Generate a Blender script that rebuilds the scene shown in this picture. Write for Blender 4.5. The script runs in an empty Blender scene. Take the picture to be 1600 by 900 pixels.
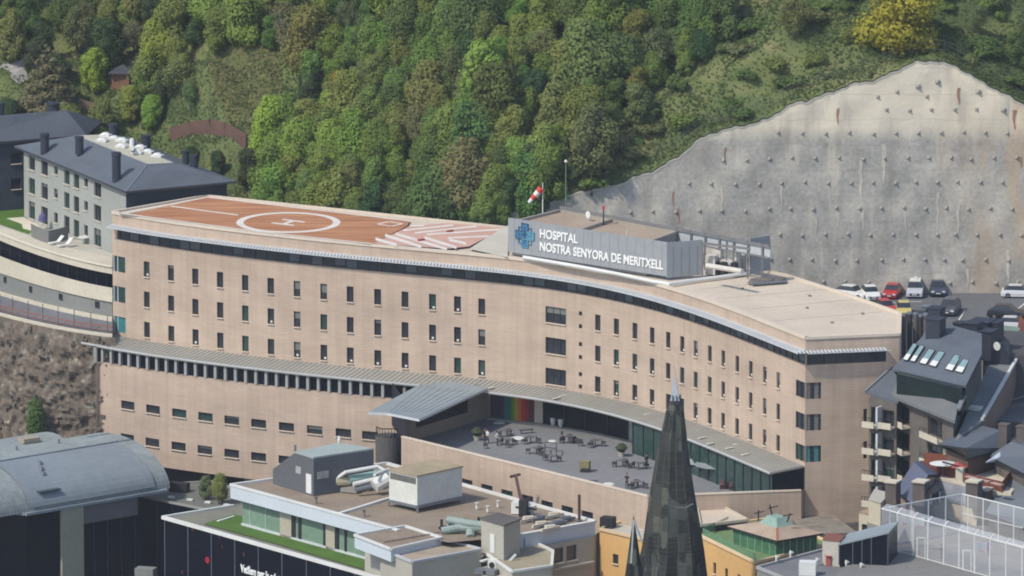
import bpy, bmesh, math, random
import numpy as np
from mathutils import Vector, Matrix
R = math.radians
random.seed(7); rng = np.random.default_rng(11)
SC = bpy.context.scene
COL = SC.collection
# ------------------------------------------------------------------ camera
EL = R(11.8); DIST = 1500.0; FPX = 19950.0
CAM = Vector((0, -DIST*math.cos(EL), 12+DIST*math.sin(EL)))
cd = bpy.data.cameras.new('camera'); cam = bpy.data.objects.new('camera', cd); COL.objects.link(cam)
cam.location = CAM; cam.rotation_euler = (math.pi/2-EL, 0, 0)
cd.sensor_width = 36; cd.lens = FPX*36/1600; cd.clip_start = 10; cd.clip_end = 6000
SC.camera = cam
# ------------------------------------------------------------------ light
SUN_TO = Vector((-0.78, -0.62, 1.15)).normalized()
SUN_EL = math.asin(SUN_TO.z); SUN_AZ = math.atan2(SUN_TO.x, SUN_TO.y)
w = bpy.data.worlds.new('World'); SC.world = w; w.use_nodes = True
wn = w.node_tree.nodes; wl = w.node_tree.links
sky = wn.new('ShaderNodeTexSky'); sky.sky_type = 'NISHITA'; sky.sun_disc = False
sky.sun_elevation = SUN_EL; sky.sun_rotation = SUN_AZ; sky.altitude = 1000; sky.dust_density = 2.0
wl.new(sky.outputs[0], wn['Background'].inputs[0]); wn['Background'].inputs[1].default_value = 0.15
sl = bpy.data.lights.new('sun', 'SUN'); sl.energy = 2.6; sl.angle = R(3.0); sl.color = (1, .93, .80)
sun = bpy.data.objects.new('sun', sl); COL.objects.link(sun)
sun.rotation_euler = SUN_TO.to_track_quat('Z', 'Y').to_euler(); sun.location = (-100, -100, 200)
vs = SC.view_settings; vs.view_transform = 'Standard'; vs.look = 'None'; vs.exposure = 0.5; vs.gamma = 1
SC.render.engine = 'CYCLES'
SC.cycles.filter_width = 1.9
SC.cycles.max_bounces = 6; SC.cycles.transparent_max_bounces = 12
SC.cycles.diffuse_bounces = 3; SC.cycles.glossy_bounces = 3
# ------------------------------------------------------------------ pixel helpers (photo 1600x900)
ce, se = math.cos(EL), math.sin(EL)
def ray(u, v):
    x = (u-800)/FPX; y = -(v-450)/FPX
    return Vector((x, ce+y*se, -se+y*ce))
def P(u, v, z):
    d = ray(u, v); t = (z-CAM.z)/d.z
    return CAM+d*t
def PY(u, v, Y):
    d = ray(u, v); t = (Y-CAM.y)/d.y
    return CAM+d*t
def XY(u, v, z):
    p = P(u, v, z); return (p.x, p.y)
def proj(p):
    q = Vector(p)-CAM
    dep = q.y*ce-q.z*se; up = q.y*se+q.z*ce
    return 800+FPX*q.x/dep, 450-FPX*up/dep
# ------------------------------------------------------------------ materials
def lin(c):
    return tuple(((x/255)/12.92 if x/255 <= .04045 else ((x/255+.055)/1.055)**2.4) for x in c)
MATS = {}
def mat(name, c, rough=.8, var=.12, scale=.6, metal=0, c2=None, spec=.3, stretch=None, fine=.5, emis=None, alpha=None):
    if name in MATS: return MATS[name]
    m = bpy.data.materials.new(name); m.use_nodes = True; MATS[name] = m
    n = m.node_tree.nodes; l = m.node_tree.links; b = n['Principled BSDF']
    base = lin(c); b.inputs['Roughness'].default_value = rough; b.inputs['Metallic'].default_value = metal
    b.inputs['Specular IOR Level'].default_value = spec
    if var > 0:
        tc = n.new('ShaderNodeTexCoord'); mp = n.new('ShaderNodeMapping')
        if stretch: mp.inputs['Scale'].default_value = stretch
        l.new(tc.outputs['Object'], mp.inputs[0])
        n1 = n.new('ShaderNodeTexNoise'); n1.inputs['Scale'].default_value = scale*.35; n1.inputs['Detail'].default_value = 4
        n2 = n.new('ShaderNodeTexNoise'); n2.inputs['Scale'].default_value = scale*4; n2.inputs['Detail'].default_value = 5
        l.new(mp.outputs[0], n1.inputs[0]); l.new(mp.outputs[0], n2.inputs[0])
        mx = n.new('ShaderNodeMix'); mx.data_type = 'FLOAT'; mx.inputs[0].default_value = fine
        l.new(n1.outputs['Fac'], mx.inputs[2]); l.new(n2.outputs['Fac'], mx.inputs[3])
        cr = n.new('ShaderNodeValToRGB'); cr.color_ramp.elements[0].position = .3; cr.color_ramp.elements[1].position = .7
        lo = lin(c2) if c2 else tuple(x*(1-var*1.6) for x in base)
        hi = base if c2 else tuple(min(1, x*(1+var*1.2)) for x in base)
        cr.color_ramp.elements[0].color = (*lo, 1); cr.color_ramp.elements[1].color = (*hi, 1)
        l.new(mx.outputs[0], cr.inputs[0]); l.new(cr.outputs[0], b.inputs['Base Color'])
    else:
        b.inputs['Base Color'].default_value = (*base, 1)
    if alpha is not None:
        b.inputs['Alpha'].default_value = alpha
    return m
def nodes(m): return m.node_tree.nodes, m.node_tree.links, m.node_tree.nodes['Principled BSDF']

def facade_mat(name, c, joint):
    m = mat(name, c, .85, 0); n, l, b = nodes(m)
    tc = n.new('ShaderNodeTexCoord'); sp = n.new('ShaderNodeSeparateXYZ'); l.new(tc.outputs['Object'], sp.inputs[0])
    sub = n.new('ShaderNodeMath'); sub.operation = 'SUBTRACT'; l.new(sp.outputs[0], sub.inputs[0]); l.new(sp.outputs[1], sub.inputs[1])
    cb = n.new('ShaderNodeCombineXYZ'); l.new(sub.outputs[0], cb.inputs[0]); l.new(sp.outputs[2], cb.inputs[1])
    br = n.new('ShaderNodeTexBrick'); l.new(cb.outputs[0], br.inputs[0])
    base = lin(c)
    br.inputs['Scale'].default_value = 1; br.inputs['Brick Width'].default_value = 1.9; br.inputs['Row Height'].default_value = .3
    br.inputs['Mortar Size'].default_value = .012; br.inputs['Bias'].default_value = 0
    br.inputs['Color1'].default_value = (*[x*1.03 for x in base], 1); br.inputs['Color2'].default_value = (*[x*.95 for x in base], 1)
    br.inputs['Mortar'].default_value = (*lin(joint), 1)
    ns = n.new('ShaderNodeTexNoise'); ns.inputs['Scale'].default_value = .12; ns.inputs['Detail'].default_value = 6
    st = n.new('ShaderNodeMapping'); st.inputs['Scale'].default_value = (1, 1, 2.5); l.new(tc.outputs['Object'], st.inputs[0]); l.new(st.outputs[0], ns.inputs[0])
    mr = n.new('ShaderNodeMapRange'); mr.inputs[1].default_value = .3; mr.inputs[2].default_value = .7; mr.inputs[3].default_value = .85; mr.inputs[4].default_value = 1.07
    l.new(ns.outputs['Fac'], mr.inputs[0])
    # vertical weather streaks
    n3 = n.new('ShaderNodeTexNoise'); n3.inputs['Scale'].default_value = 1.3; n3.inputs['Detail'].default_value = 4
    st2 = n.new('ShaderNodeMapping'); st2.inputs['Scale'].default_value = (1, 1, .05); l.new(tc.outputs['Object'], st2.inputs[0]); l.new(st2.outputs[0], n3.inputs[0])
    mr2 = n.new('ShaderNodeMapRange'); mr2.inputs[1].default_value = .35; mr2.inputs[2].default_value = .6; mr2.inputs[3].default_value = .9; mr2.inputs[4].default_value = 1.0
    l.new(n3.outputs['Fac'], mr2.inputs[0])
    mu = n.new('ShaderNodeMath'); mu.operation = 'MULTIPLY'; l.new(mr.outputs[0], mu.inputs[0]); l.new(mr2.outputs[0], mu.inputs[1])
    mm = n.new('ShaderNodeVectorMath'); mm.operation = 'SCALE'; l.new(br.outputs['Color'], mm.inputs[0]); l.new(mu.outputs[0], mm.inputs[3])
    l.new(mm.outputs[0], b.inputs['Base Color'])
    return m
STONE = facade_mat('pink_stone', (184, 164, 146), (160, 141, 124))
COPING = mat('pale_coping', (200, 186, 168), .8, .08)
PARAP = mat('parapet_stone', (178, 155, 136), .8, .1, 1)
FRAME = mat('dark_frame', (42, 42, 46), .5, 0)
GLASS = mat('dark_glass', (46, 50, 56), .15, .35, .4, spec=.6)
GLASSG = mat('green_glass', (44, 66, 62), .12, .3, .35, spec=.6)
GLASSN = mat('navy_glass', (9, 12, 26), .2, .3, .15, spec=.2)
BLIND = mat('roller_blind', (112, 112, 108), .7, .15, 1)
WHITE = mat('white_paint', (205, 205, 200), .6, .08, 1)
METAL = mat('zinc_sheet', (132, 142, 146), .5, .12, .8, spec=.4)
METALB = mat('bluish_metal_roof', (134, 141, 141), .65, .18, .35, spec=.2)
LOUV = mat('pale_louvre', (186, 190, 192), .5, .1, 1)
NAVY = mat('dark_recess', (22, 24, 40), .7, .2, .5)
GRAVEL = mat('beige_gravel', (192, 178, 160), .95, .11, .5)
GRAVELD = mat('brown_gravel', (136, 122, 106), .95, .16, .7)
ASPH = mat('asphalt', (98, 99, 102), .95, .14, .3)
TERR = mat('terrace_paving', (118, 119, 121), .9, .12, .35)
SLATE = mat('slate_roof', (86, 92, 100), .7, .14, .8, stretch=(1, 1, 3))
SLATED = mat('dark_slate', (60, 62, 68), .75, .16, .8)
CONC = mat('pale_concrete', (172, 168, 156), .9, .1, .5)
CONCG = mat('grey_render', (120, 122, 118), .9, .1, .5)
CONCD = mat('dark_concrete', (88, 86, 84), .9, .18, .5)
LAWN = mat('lawn', (74, 104, 38), .95, .2, 1.5)
STEEL = mat('grey_steel', (120, 124, 130), .4, .1, 1, metal=.4)
DARK = mat('dark_paint', (38, 38, 42), .7, .1, 1)
RED = mat('red_paint', (170, 30, 32), .6, 0)
YEL = mat('ochre_render', (200, 160, 104), .85, .08, .6)
BRICKR = mat('red_brown_wood', (110, 62, 46), .8, .2, 1)
# helipad red, streaked along the deck
HPAD = mat('helipad_red', (172, 108, 78), .9, .0); n, l, b = nodes(HPAD)
tc = n.new('ShaderNodeTexCoord'); mp = n.new('ShaderNodeMapping'); mp.inputs['Scale'].default_value = (.12, 1.6, 1); mp.inputs['Rotation'].default_value = (0, 0, R(28))
ns = n.new('ShaderNodeTexNoise'); ns.inputs['Scale'].default_value = 1; ns.inputs['Detail'].default_value = 6
cr = n.new('ShaderNodeValToRGB'); cr.color_ramp.elements[0].position = .35; cr.color_ramp.elements[1].position = .68
cr.color_ramp.elements[0].color = (*lin((148, 98, 68)), 1); cr.color_ramp.elements[1].color = (*lin((182, 134, 98)), 1)
l.new(tc.outputs['Object'], mp.inputs[0]); l.new(mp.outputs[0], ns.inputs[0]); l.new(ns.outputs['Fac'], cr.inputs[0]); l.new(cr.outputs[0], b.inputs['Base Color'])
LINE = mat('road_white', (208, 202, 192), .8, .12, 2)

def noise_ramp(name, stops, scale=.2, detail=8, stretch=(1, 1, 1), rough=.95, bump=0, scale2=None):
    m = mat(name, (128, 128, 128), rough, 0); n, l, b = nodes(m)
    tc = n.new('ShaderNodeTexCoord'); mp = n.new('ShaderNodeMapping'); mp.inputs['Scale'].default_value = stretch
    ns = n.new('ShaderNodeTexNoise'); ns.inputs['Scale'].default_value = scale; ns.inputs['Detail'].default_value = detail; ns.inputs['Roughness'].default_value = .65
    cr = n.new('ShaderNodeValToRGB'); e = cr.color_ramp.elements
    while len(e) < len(stops): e.new(.5)
    for k, (p, c) in enumerate(stops): e[k].position = p; e[k].color = (*lin(c), 1)
    l.new(tc.outputs['Object'], mp.inputs[0]); l.new(mp.outputs[0], ns.inputs[0]); l.new(ns.outputs['Fac'], cr.inputs[0]); l.new(cr.outputs[0], b.inputs['Base Color'])
    b.inputs['Specular IOR Level'].default_value = .1
    if bump:
        bp = n.new('ShaderNodeBump'); bp.inputs['Strength'].default_value = bump; bp.inputs['Distance'].default_value = .4
        n4 = n.new('ShaderNodeTexNoise'); n4.inputs['Scale'].default_value = scale2 or scale*6; n4.inputs['Detail'].default_value = 6
        l.new(tc.outputs['Object'], n4.inputs[0]); l.new(n4.outputs['Fac'], bp.inputs['Height']); l.new(bp.outputs[0], b.inputs['Normal'])
    return m
HILL = noise_ramp('hill_grass', [(.3, (66, 78, 50)), (.45, (80, 92, 56)), (.56, (96, 104, 64)), (.67, (118, 112, 80)), (.8, (136, 124, 98))], .09, 10, (1, 1, 2), bump=.6)
ROCK = noise_ramp('broken_rock', [(.3, (60, 55, 50)), (.42, (90, 84, 76)), (.52, (104, 92, 82)), (.6, (116, 110, 100)), (.74, (176, 166, 150))], .7, 12, bump=1.0, scale2=.8)
GROUND = noise_ramp('town_ground', [(.3, (70, 70, 70)), (.7, (100, 98, 92))], .2, 6)

# leaves: tint comes from each object's own colour, clumps vary inside a crown
def leaf_mat(name, rnd=.10):
    m = bpy.data.materials.new(name); m.use_nodes = True
    n = m.node_tree.nodes; l = m.node_tree.links; n.clear()
    oi = n.new('ShaderNodeObjectInfo'); geo = n.new('ShaderNodeTexCoord')
    ns = n.new('ShaderNodeTexNoise'); ns.inputs['Scale'].default_value = .8; ns.inputs['Detail'].default_value = 6
    l.new(geo.outputs['Object'], ns.inputs[0])
    mr = n.new('ShaderNodeMapRange'); mr.inputs[1].default_value = .3; mr.inputs[2].default_value = .7; mr.inputs[3].default_value = 1-rnd*1.5; mr.inputs[4].default_value = 1+rnd*1.5
    l.new(ns.outputs['Fac'], mr.inputs[0])
    hs = n.new('ShaderNodeHueSaturation')
    mh = n.new('ShaderNodeMapRange'); mh.inputs[3].default_value = .497; mh.inputs[4].default_value = .508
    l.new(oi.outputs['Random'], mh.inputs[0]); l.new(mh.outputs[0], hs.inputs['Hue'])
    l.new(oi.outputs['Color'], hs.inputs['Color']); l.new(mr.outputs[0], hs.inputs['Value'])
    d = n.new('ShaderNodeBsdfDiffuse'); t = n.new('ShaderNodeBsdfTranslucent'); mx = n.new('ShaderNodeMixShader'); mx.inputs[0].default_value = .5
    l.new(hs.outputs[0], d.inputs[0]); l.new(hs.outputs[0], t.inputs[0]); l.new(d.outputs[0], mx.inputs[1]); l.new(t.outputs[0], mx.inputs[2])
    o = n.new('ShaderNodeOutputMaterial'); l.new(mx.outputs[0], o.inputs[0])
    return m
LEAF = leaf_mat('leaves')
BARK = mat('bark', (92, 80, 68), .95, .2, 2)

# retaining wall: sprayed concrete with lift bands, pale streaks and rust
RW = mat('sprayed_concrete', (150, 147, 140), .95, 0); n, l, b = nodes(RW)
tc = n.new('ShaderNodeTexCoord'); sp = n.new('ShaderNodeSeparateXYZ'); l.new(tc.outputs['Object'], sp.inputs[0])
def rwn(scale, st, det=8):
    mp = n.new('ShaderNodeMapping'); mp.inputs['Scale'].default_value = st; l.new(tc.outputs['Object'], mp.inputs[0])
    q = n.new('ShaderNodeTexNoise'); q.inputs['Scale'].default_value = scale; q.inputs['Detail'].default_value = det; l.new(mp.outputs[0], q.inputs[0]); return q.outputs['Fac']
def ramp(fac, stops):
    cr = n.new('ShaderNodeValToRGB'); e = cr.color_ramp.elements
    while len(e) < len(stops): e.new(.5)
    for k, (p, c) in enumerate(stops): e[k].position = p; e[k].color = (*c, 1)
    l.new(fac, cr.inputs[0]); return cr.outputs[0]
def mixc(f, a, c, mode='MIX'):
    mx = n.new('ShaderNodeMix'); mx.data_type = 'RGBA'; mx.blend_type = mode
    if isinstance(f, float): mx.inputs[0].default_value = f
    else: l.new(f, mx.inputs[0])
    l.new(a, mx.inputs[6]); l.new(c, mx.inputs[7]); return mx.outputs[2]
basec = ramp(rwn(.25, (1, 1, 1)), [(.3, lin((140, 137, 130))), (.5, lin((157, 154, 147))), (.7, lin((176, 171, 160)))])
mot = ramp(rwn(2.2, (1, 1, 1)), [(.3, (.8,)*3), (.7, (1.08,)*3)])
c1 = mixc(1.0, basec, mot, 'MULTIPLY')
# pale zone on the upper sprayed part
zz = n.new('ShaderNodeMapRange'); zz.inputs[1].default_value = 17.6; zz.inputs[2].default_value = 19.4; l.new(sp.outputs[2], zz.inputs[0])
nadd = n.new('ShaderNodeMath'); nadd.operation = 'MULTIPLY'; l.new(zz.outputs[0], nadd.inputs[0]); l.new(ramp(rwn(.3, (1, 1, 1)), [(.3, (.6,)*3), (.6, (1,)*3)]), nadd.inputs[1])
pale = n.new('ShaderNodeRGB'); pale.outputs[0].default_value = (*lin((204, 194, 174)), 1)
c2 = mixc(nadd.outputs[0], c1, pale.outputs[0])
streak = ramp(rwn(.7, (1, 1, .06)), [(.58, (0,)*3), (.72, (.45,)*3)])
c3 = mixc(streak, c2, pale.outputs[0])
dk = n.new('ShaderNodeRGB'); dk.outputs[0].default_value = (*lin((112, 108, 102)), 1)
c4 = mixc(ramp(rwn(.5, (1, 1, .12)), [(.52, (0,)*3), (.72, (.45,)*3)]), c3, dk.outputs[0])
# horizontal lift seams every 2.85 m
md = n.new('ShaderNodeMath'); md.operation = 'PINGPONG'; md.inputs[1].default_value = 1.475
wob = n.new('ShaderNodeMath'); wob.operation = 'MULTIPLY_ADD'; wob.inputs[1].default_value = 1.1; l.new(rwn(.3, (1, 1, 1)), wob.inputs[0]); l.new(sp.outputs[2], wob.inputs[2])
l.new(wob.outputs[0], md.inputs[0])
c5 = mixc(ramp(md.outputs[0], [(0.0, (.22,)*3), (.1, (0,)*3)]), c4, dk.outputs[0])
tan_ = n.new('ShaderNodeRGB'); tan_.outputs[0].default_value = (*lin((176, 152, 122)), 1)
xr = n.new('ShaderNodeMapRange'); xr.inputs[1].default_value = 11; xr.inputs[2].default_value = 21; xr.inputs[4].default_value = .6; l.new(sp.outputs[0], xr.inputs[0])
xm = n.new('ShaderNodeMath'); xm.operation = 'MULTIPLY'; l.new(xr.outputs[0], xm.inputs[0]); l.new(ramp(rwn(.5, (1, 1, .3)), [(.4, (.1,)*3), (.6, (1,)*3)]), xm.inputs[1])
c6 = mixc(xm.outputs[0], c5, tan_.outputs[0])
l.new(c6, b.inputs['Base Color'])
bp = n.new('ShaderNodeBump'); bp.inputs['Strength'].default_value = .35; bp.inputs['Distance'].default_value = .12; l.new(rwn(2.6, (1, 1, 1)), bp.inputs['Height']); l.new(bp.outputs[0], b.inputs['Normal'])

# ------------------------------------------------------------------ object helpers
def tag(o, label=None, cat=None, group=None, kind=None):
    if label: o['label'] = label
    if cat: o['category'] = cat
    if group: o['group'] = group
    if kind: o['kind'] = kind
    return o
def thing(name, label, cat, loc=(0, 0, 0), group=None, kind=None, rz=0):
    o = bpy.data.objects.new(name, None); COL.objects.link(o); o.location = loc; o.rotation_euler = (0, 0, rz)
    o.empty_display_size = .5
    return tag(o, label, cat, group, kind)
def world_off(o):
    v = Vector((0, 0, 0))
    while o is not None:
        v += o.location; o = o.parent
    return v
def copy_tree(o, parent=None):
    c = o.copy(); COL.objects.link(c); c.parent = parent
    for ch in list(o.children): copy_tree(ch, c)
    return c
class MB:
    def __init__(s): s.v = []; s.f = []; s.m = []; s.cur = 0
    def mi(s, k): s.cur = k; return s
    def poly(s, pts, m=None):
        b = len(s.v); s.v += [tuple(p) for p in pts]; s.f.append(tuple(range(b, b+len(pts)))); s.m.append(s.cur if m is None else m)
    def prism(s, pts, z0, z1, m=None, mt=None):       # pts xy, ccw or cw; z0/z1 number or list
        k = len(pts); b = len(s.v)
        Z0 = z0 if isinstance(z0, (list, tuple)) else [z0]*k; Z1 = z1 if isinstance(z1, (list, tuple)) else [z1]*k
        a = sum(pts[i][0]*pts[(i+1) % k][1]-pts[(i+1) % k][0]*pts[i][1] for i in range(k))
        if a < 0: pts = pts[::-1]; Z0 = Z0[::-1]; Z1 = Z1[::-1]
        s.v += [(p[0], p[1], z) for p, z in zip(pts, Z0)]+[(p[0], p[1], z) for p, z in zip(pts, Z1)]
        mm = s.cur if m is None else m
        for i in range(k):
            j = (i+1) % k; s.f.append((b+i, b+j, b+k+j, b+k+i)); s.m.append(mm)
        s.f.append(tuple(b+k+i for i in range(k))); s.m.append(mm if mt is None else mt)
        s.f.append(tuple(b+i for i in reversed(range(k)))); s.m.append(mm)
        return s
    def box(s, c, sx, sy, sz, a=0, m=None, mt=None):     # c = centre of base
        ca, sa = math.cos(a), math.sin(a)
        pts = [(c[0]+x*ca-y*sa, c[1]+x*sa+y*ca) for x, y in ((-sx/2, -sy/2), (sx/2, -sy/2), (sx/2, sy/2), (-sx/2, sy/2))]
        return s.prism(pts, c[2], c[2]+sz, m, mt)
    def bar(s, a, b, w=.1, h=None, m=None):          # rectangular bar from a to b
        a = Vector(a); b = Vector(b); d = b-a
        if d.length < 1e-6: return s
        d.normalize(); up = Vector((0, 0, 1)) if abs(d.z) < .95 else Vector((0, 1, 0))
        x = d.cross(up).normalized(); y = x.cross(d).normalized(); h = w if h is None else h
        k = len(s.v)
        for p in (a, b):
            for i, j in ((-1, -1), (1, -1), (1, 1), (-1, 1)): s.v.append(tuple(p+x*(w/2*i)+y*(h/2*j)))
        mm = s.cur if m is None else m
        for q in ((0, 1, 5, 4), (1, 2, 6, 5), (2, 3, 7, 6), (3, 0, 4, 7), (3, 2, 1, 0), (4, 5, 6, 7)):
            s.f.append(tuple(k+i for i in q)); s.m.append(mm)
        return s
    def tube(s, pts, r, n=8, m=None):
        rr = r if isinstance(r, (list, tuple)) else [r]*len(pts)
        k = len(s.v); pts = [Vector(p) for p in pts]; mm = s.cur if m is None else m
        for i, p in enumerate(pts):
            d = (pts[min(i+1, len(pts)-1)]-pts[max(i-1, 0)]).normalized()
            up = Vector((0, 0, 1)) if abs(d.z) < .9 else Vector((0, 1, 0))
            x = d.cross(up).normalized(); y = x.cross(d)
            for j in range(n):
                a = 2*math.pi*j/n; s.v.append(tuple(p+(x*math.cos(a)+y*math.sin(a))*rr[i]))
        for i in range(len(pts)-1):
            for j in range(n):
                q = (j+1) % n; s.f.append((k+i*n+j, k+i*n+q, k+(i+1)*n+q, k+(i+1)*n+j)); s.m.append(mm)
        s.f.append(tuple(k+j for j in reversed(range(n)))); s.m.append(mm)
        e = k+(len(pts)-1)*n; s.f.append(tuple(e+j for j in range(n))); s.m.append(mm)
        return s
    def loft(s, A, B, m=None):            # strip between two polylines
        k = len(s.v); s.v += [tuple(p) for p in A]+[tuple(p) for p in B]; q = len(A); mm = s.cur if m is None else m
        for i in range(q-1): s.f.append((k+i, k+i+1, k+q+i+1, k+q+i)); s.m.append(mm)
        return s
    def build(s, name, mats, parent=None, local=False, smooth=False):
        me = bpy.data.meshes.new(name)
        off = Vector((0, 0, 0)) if (local or parent is None) else world_off(parent)
        me.from_pydata([(v[0]-off.x, v[1]-off.y, v[2]-off.z) for v in s.v], [], s.f)
        if not isinstance(mats, (list, tuple)): mats = [mats]
        for mm in mats: me.materials.append(mm)
        if len(mats) > 1: me.polygons.foreach_set('material_index', [min(x, len(mats)-1) for x in s.m])
        if smooth: me.polygons.foreach_set('use_smooth', [True]*len(me.polygons))
        me.update()
        o = bpy.data.objects.new(name, me); COL.objects.link(o)
        if parent is not None: o.parent = parent
        return o
def build_each(mb, name, mats, parent):
    """one object per connected piece"""
    key = {}; root = list(range(len(mb.v)))
    def find(i):
        while root[i] != i: root[i] = root[root[i]]; i = root[i]
        return i
    for i, v in enumerate(mb.v):
        k = tuple(round(c, 3) for c in v)
        if k in key: root[find(i)] = find(key[k])
        else: key[k] = i
    for f in mb.f:
        for i in f[1:]: root[find(i)] = find(f[0])
    parts = {}
    for f, m in zip(mb.f, mb.m): parts.setdefault(find(f[0]), []).append((f, m))
    out = []
    for fs in parts.values():
        q = MB(); mp = {}
        for f, m in fs:
            for i in f:
                if i not in mp: mp[i] = len(q.v); q.v.append(mb.v[i])
            q.f.append(tuple(mp[i] for i in f)); q.m.append(m)
        out.append(q.build(name, mats, parent))
    return out
def place(name, me, parent, loc, rz=0, scale=None, color=None):
    o = bpy.data.objects.new(name, me); COL.objects.link(o); o.parent = parent
    o.location = Vector(loc)-(world_off(parent) if parent else Vector((0, 0, 0))); o.rotation_euler = (0, 0, rz)
    if scale: o.scale = scale
    if color: o.color = color
    return o
def meshof(mb, name, mats):
    o = mb.build(name, mats); me = o.data; bpy.data.objects.remove(o); return me

# ------------------------------------------------------------------ paths
class Path:
    def __init__(s, pts):
        s.p = [Vector((p[0], p[1])) for p in pts]; s.s = [0.]
        for a, b in zip(s.p, s.p[1:]): s.s.append(s.s[-1]+(b-a).length)
        s.L = s.s[-1]
    def at(s, t, off=0):
        for i in range(len(s.p)-1):
            if t <= s.s[i+1] or i == len(s.p)-2:
                d = (s.p[i+1]-s.p[i]); L = d.length; d = d/L
                q = s.p[i]+d*(t-s.s[i]); nn = Vector((d.y, -d.x))
                return q+nn*off, d, nn
    def s_of_u(s, u, z):        # arc length where the path, at height z, shows at photo column u
        best = None
        us = [proj((p.x, p.y, z))[0] for p in s.p]
        for i in range(len(us)-1):
            if (us[i]-u)*(us[i+1]-u) <= 0 and us[i] != us[i+1]:
                return s.s[i]+(s.s[i+1]-s.s[i])*(u-us[i])/(us[i+1]-us[i])
        return 0 if u < us[0] else s.L
    def offset(s, d):
        out = []
        for i, p in enumerate(s.p):
            ns = []
            if i > 0: t = (s.p[i]-s.p[i-1]).normalized(); ns.append(Vector((t.y, -t.x)))
            if i < len(s.p)-1: t = (s.p[i+1]-s.p[i]).normalized(); ns.append(Vector((t.y, -t.x)))
            nn = sum(ns, Vector((0, 0))); nn = nn.normalized()
            c = nn.dot(ns[0]); out.append(p+nn*(d/max(c, .4)))
        return Path(out)
def wall_open(mb, path, z0, z1, ops, depth=.25, m=0, mr=0, s0=0, s1=None):
    """wall sheet along path with recessed openings (sa, sb, za, zb)"""
    s1 = path.L if s1 is None else s1
    S = sorted(set([round(x, 4) for x in [s0, s1]+[x for x in path.s if s0 < x < s1]+[x for o in ops for x in o[:2] if s0 <= x <= s1]]))
    Z = sorted(set([round(x, 4) for x in [z0, z1]+[x for o in ops for x in o[2:4] if z0 <= x <= z1]]))
    for i in range(len(S)-1):
        if S[i+1]-S[i] < 1e-3: continue
        sm = (S[i]+S[i+1])/2
        a, _, na = path.at(S[i]+1e-5); b, _, nb = path.at(S[i+1]-1e-5)
        run = None
        cols = [o for o in ops if o[0] < sm < o[1]]
        for j in range(len(Z)-1):
            zm = (Z[j]+Z[j+1])/2
            if any(o[2] < zm < o[3] for o in cols): 
                if run is not None: mb.poly([(a.x, a.y, run), (b.x, b.y, run), (b.x, b.y, Z[j]), (a.x, a.y, Z[j])], m); run = None
            elif run is None: run = Z[j]
        if run is not None: mb.poly([(a.x, a.y, run), (b.x, b.y, run), (b.x, b.y, Z[-1]), (a.x, a.y, Z[-1])], m)
        for o in cols:      # sill and head reveals
            ai, bi = a-na*depth, b-nb*depth
            mb.poly([(a.x, a.y, o[2]), (ai.x, ai.y, o[2]), (bi.x, bi.y, o[2]), (b.x, b.y, o[2])], mr)
            mb.poly([(a.x, a.y, o[3]), (b.x, b.y, o[3]), (bi.x, bi.y, o[3]), (ai.x, ai.y, o[3])], mr)
    for o in ops:
        for t in o[:2]:
            a, _, na = path.at(t); ai = a-na*depth
            mb.poly([(a.x, a.y, o[2]), (a.x, a.y, o[3]), (ai.x, ai.y, o[3]), (ai.x, ai.y, o[2])], mr)
def strip(mb, path, off, z0, z1, s0, s1, m=0, step=1.5, z0b=None, z1b=None, offb=None):
    """vertical (or inclined) sheet following a path"""
    n = max(1, int((s1-s0)/step)); A = []; B = []
    for i in range(n+1):
        t = s0+(s1-s0)*i/n; p, d, nn = path.at(t, off); q = path.at(t, off if offb is None else offb)[0]
        A.append((p.x, p.y, z0)); B.append((q.x, q.y, z1))
    mb.loft(A, B, m)
def ledge(mb, path, o0, o1, z0, z1, s0, s1, m=0, step=1.5, dz=0):
    """solid band along a path from offset o0 to o1 (outer), dz = drop at the outer edge"""
    n = max(1, int((s1-s0)/step)); R4 = [[], [], [], []]
    for i in range(n+1):
        t = s0+(s1-s0)*i/n; p = path.at(t, o0)[0]; q = path.at(t, o1)[0]
        R4[0].append((p.x, p.y, z1)); R4[1].append((q.x, q.y, z1-dz)); R4[2].append((q.x, q.y, z0-dz)); R4[3].append((p.x, p.y, z0))
    for i in range(4): mb.loft(R4[i], R4[(i+1) % 4], m)
    mb.poly([r[0] for r in R4], m); mb.poly([r[-1] for r in reversed(R4)], m)

# ------------------------------------------------------------------ windows (local: x along wall, -y outside, z up, origin at centre)
WCACHE = {}
def window_meshes(w_, h_, bars=0):
    k = (round(w_, 2), round(h_, 2), bars)
    if k in WCACHE: return WCACHE[k]
    t = .07; mb = MB()
    mb.box((0, 0, -h_/2), w_, .08, t); mb.box((0, 0, h_/2-t), w_, .08, t)
    mb.box((-w_/2+t/2, 0, -h_/2+t), t, .08, h_-2*t); mb.box((w_/2-t/2, 0, -h_/2+t), t, .08, h_-2*t)
    for i in range(bars): mb.box((-w_/2+w_*(i+1)/(bars+1), 0, -h_/2+t), .06, .08, h_-2*t)
    fr = meshof(mb, 'window_frame', FRAME)
    g = MB(); g.box((0, .03, -h_/2+t), w_-2*t, .02, h_-2*t)
    bl = MB(); bl.box((0, .008, 0), w_-2*t-.02, .01, h_/2-t)
    st = MB(); st.box((.0, -.05, 0), .26, .02, .24)
    si = MB(); si.box((0, -.2, -h_/2-.06), w_+.04, .42, .05)
    WCACHE[k] = (fr, [meshof(g, 'pane', x) for x in (GLASS, GLASSG)], meshof(bl, 'blind', BLIND), meshof(st, 'paper_notice', WHITE), meshof(si, 'sill', COPING))
    return WCACHE[k]
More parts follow.
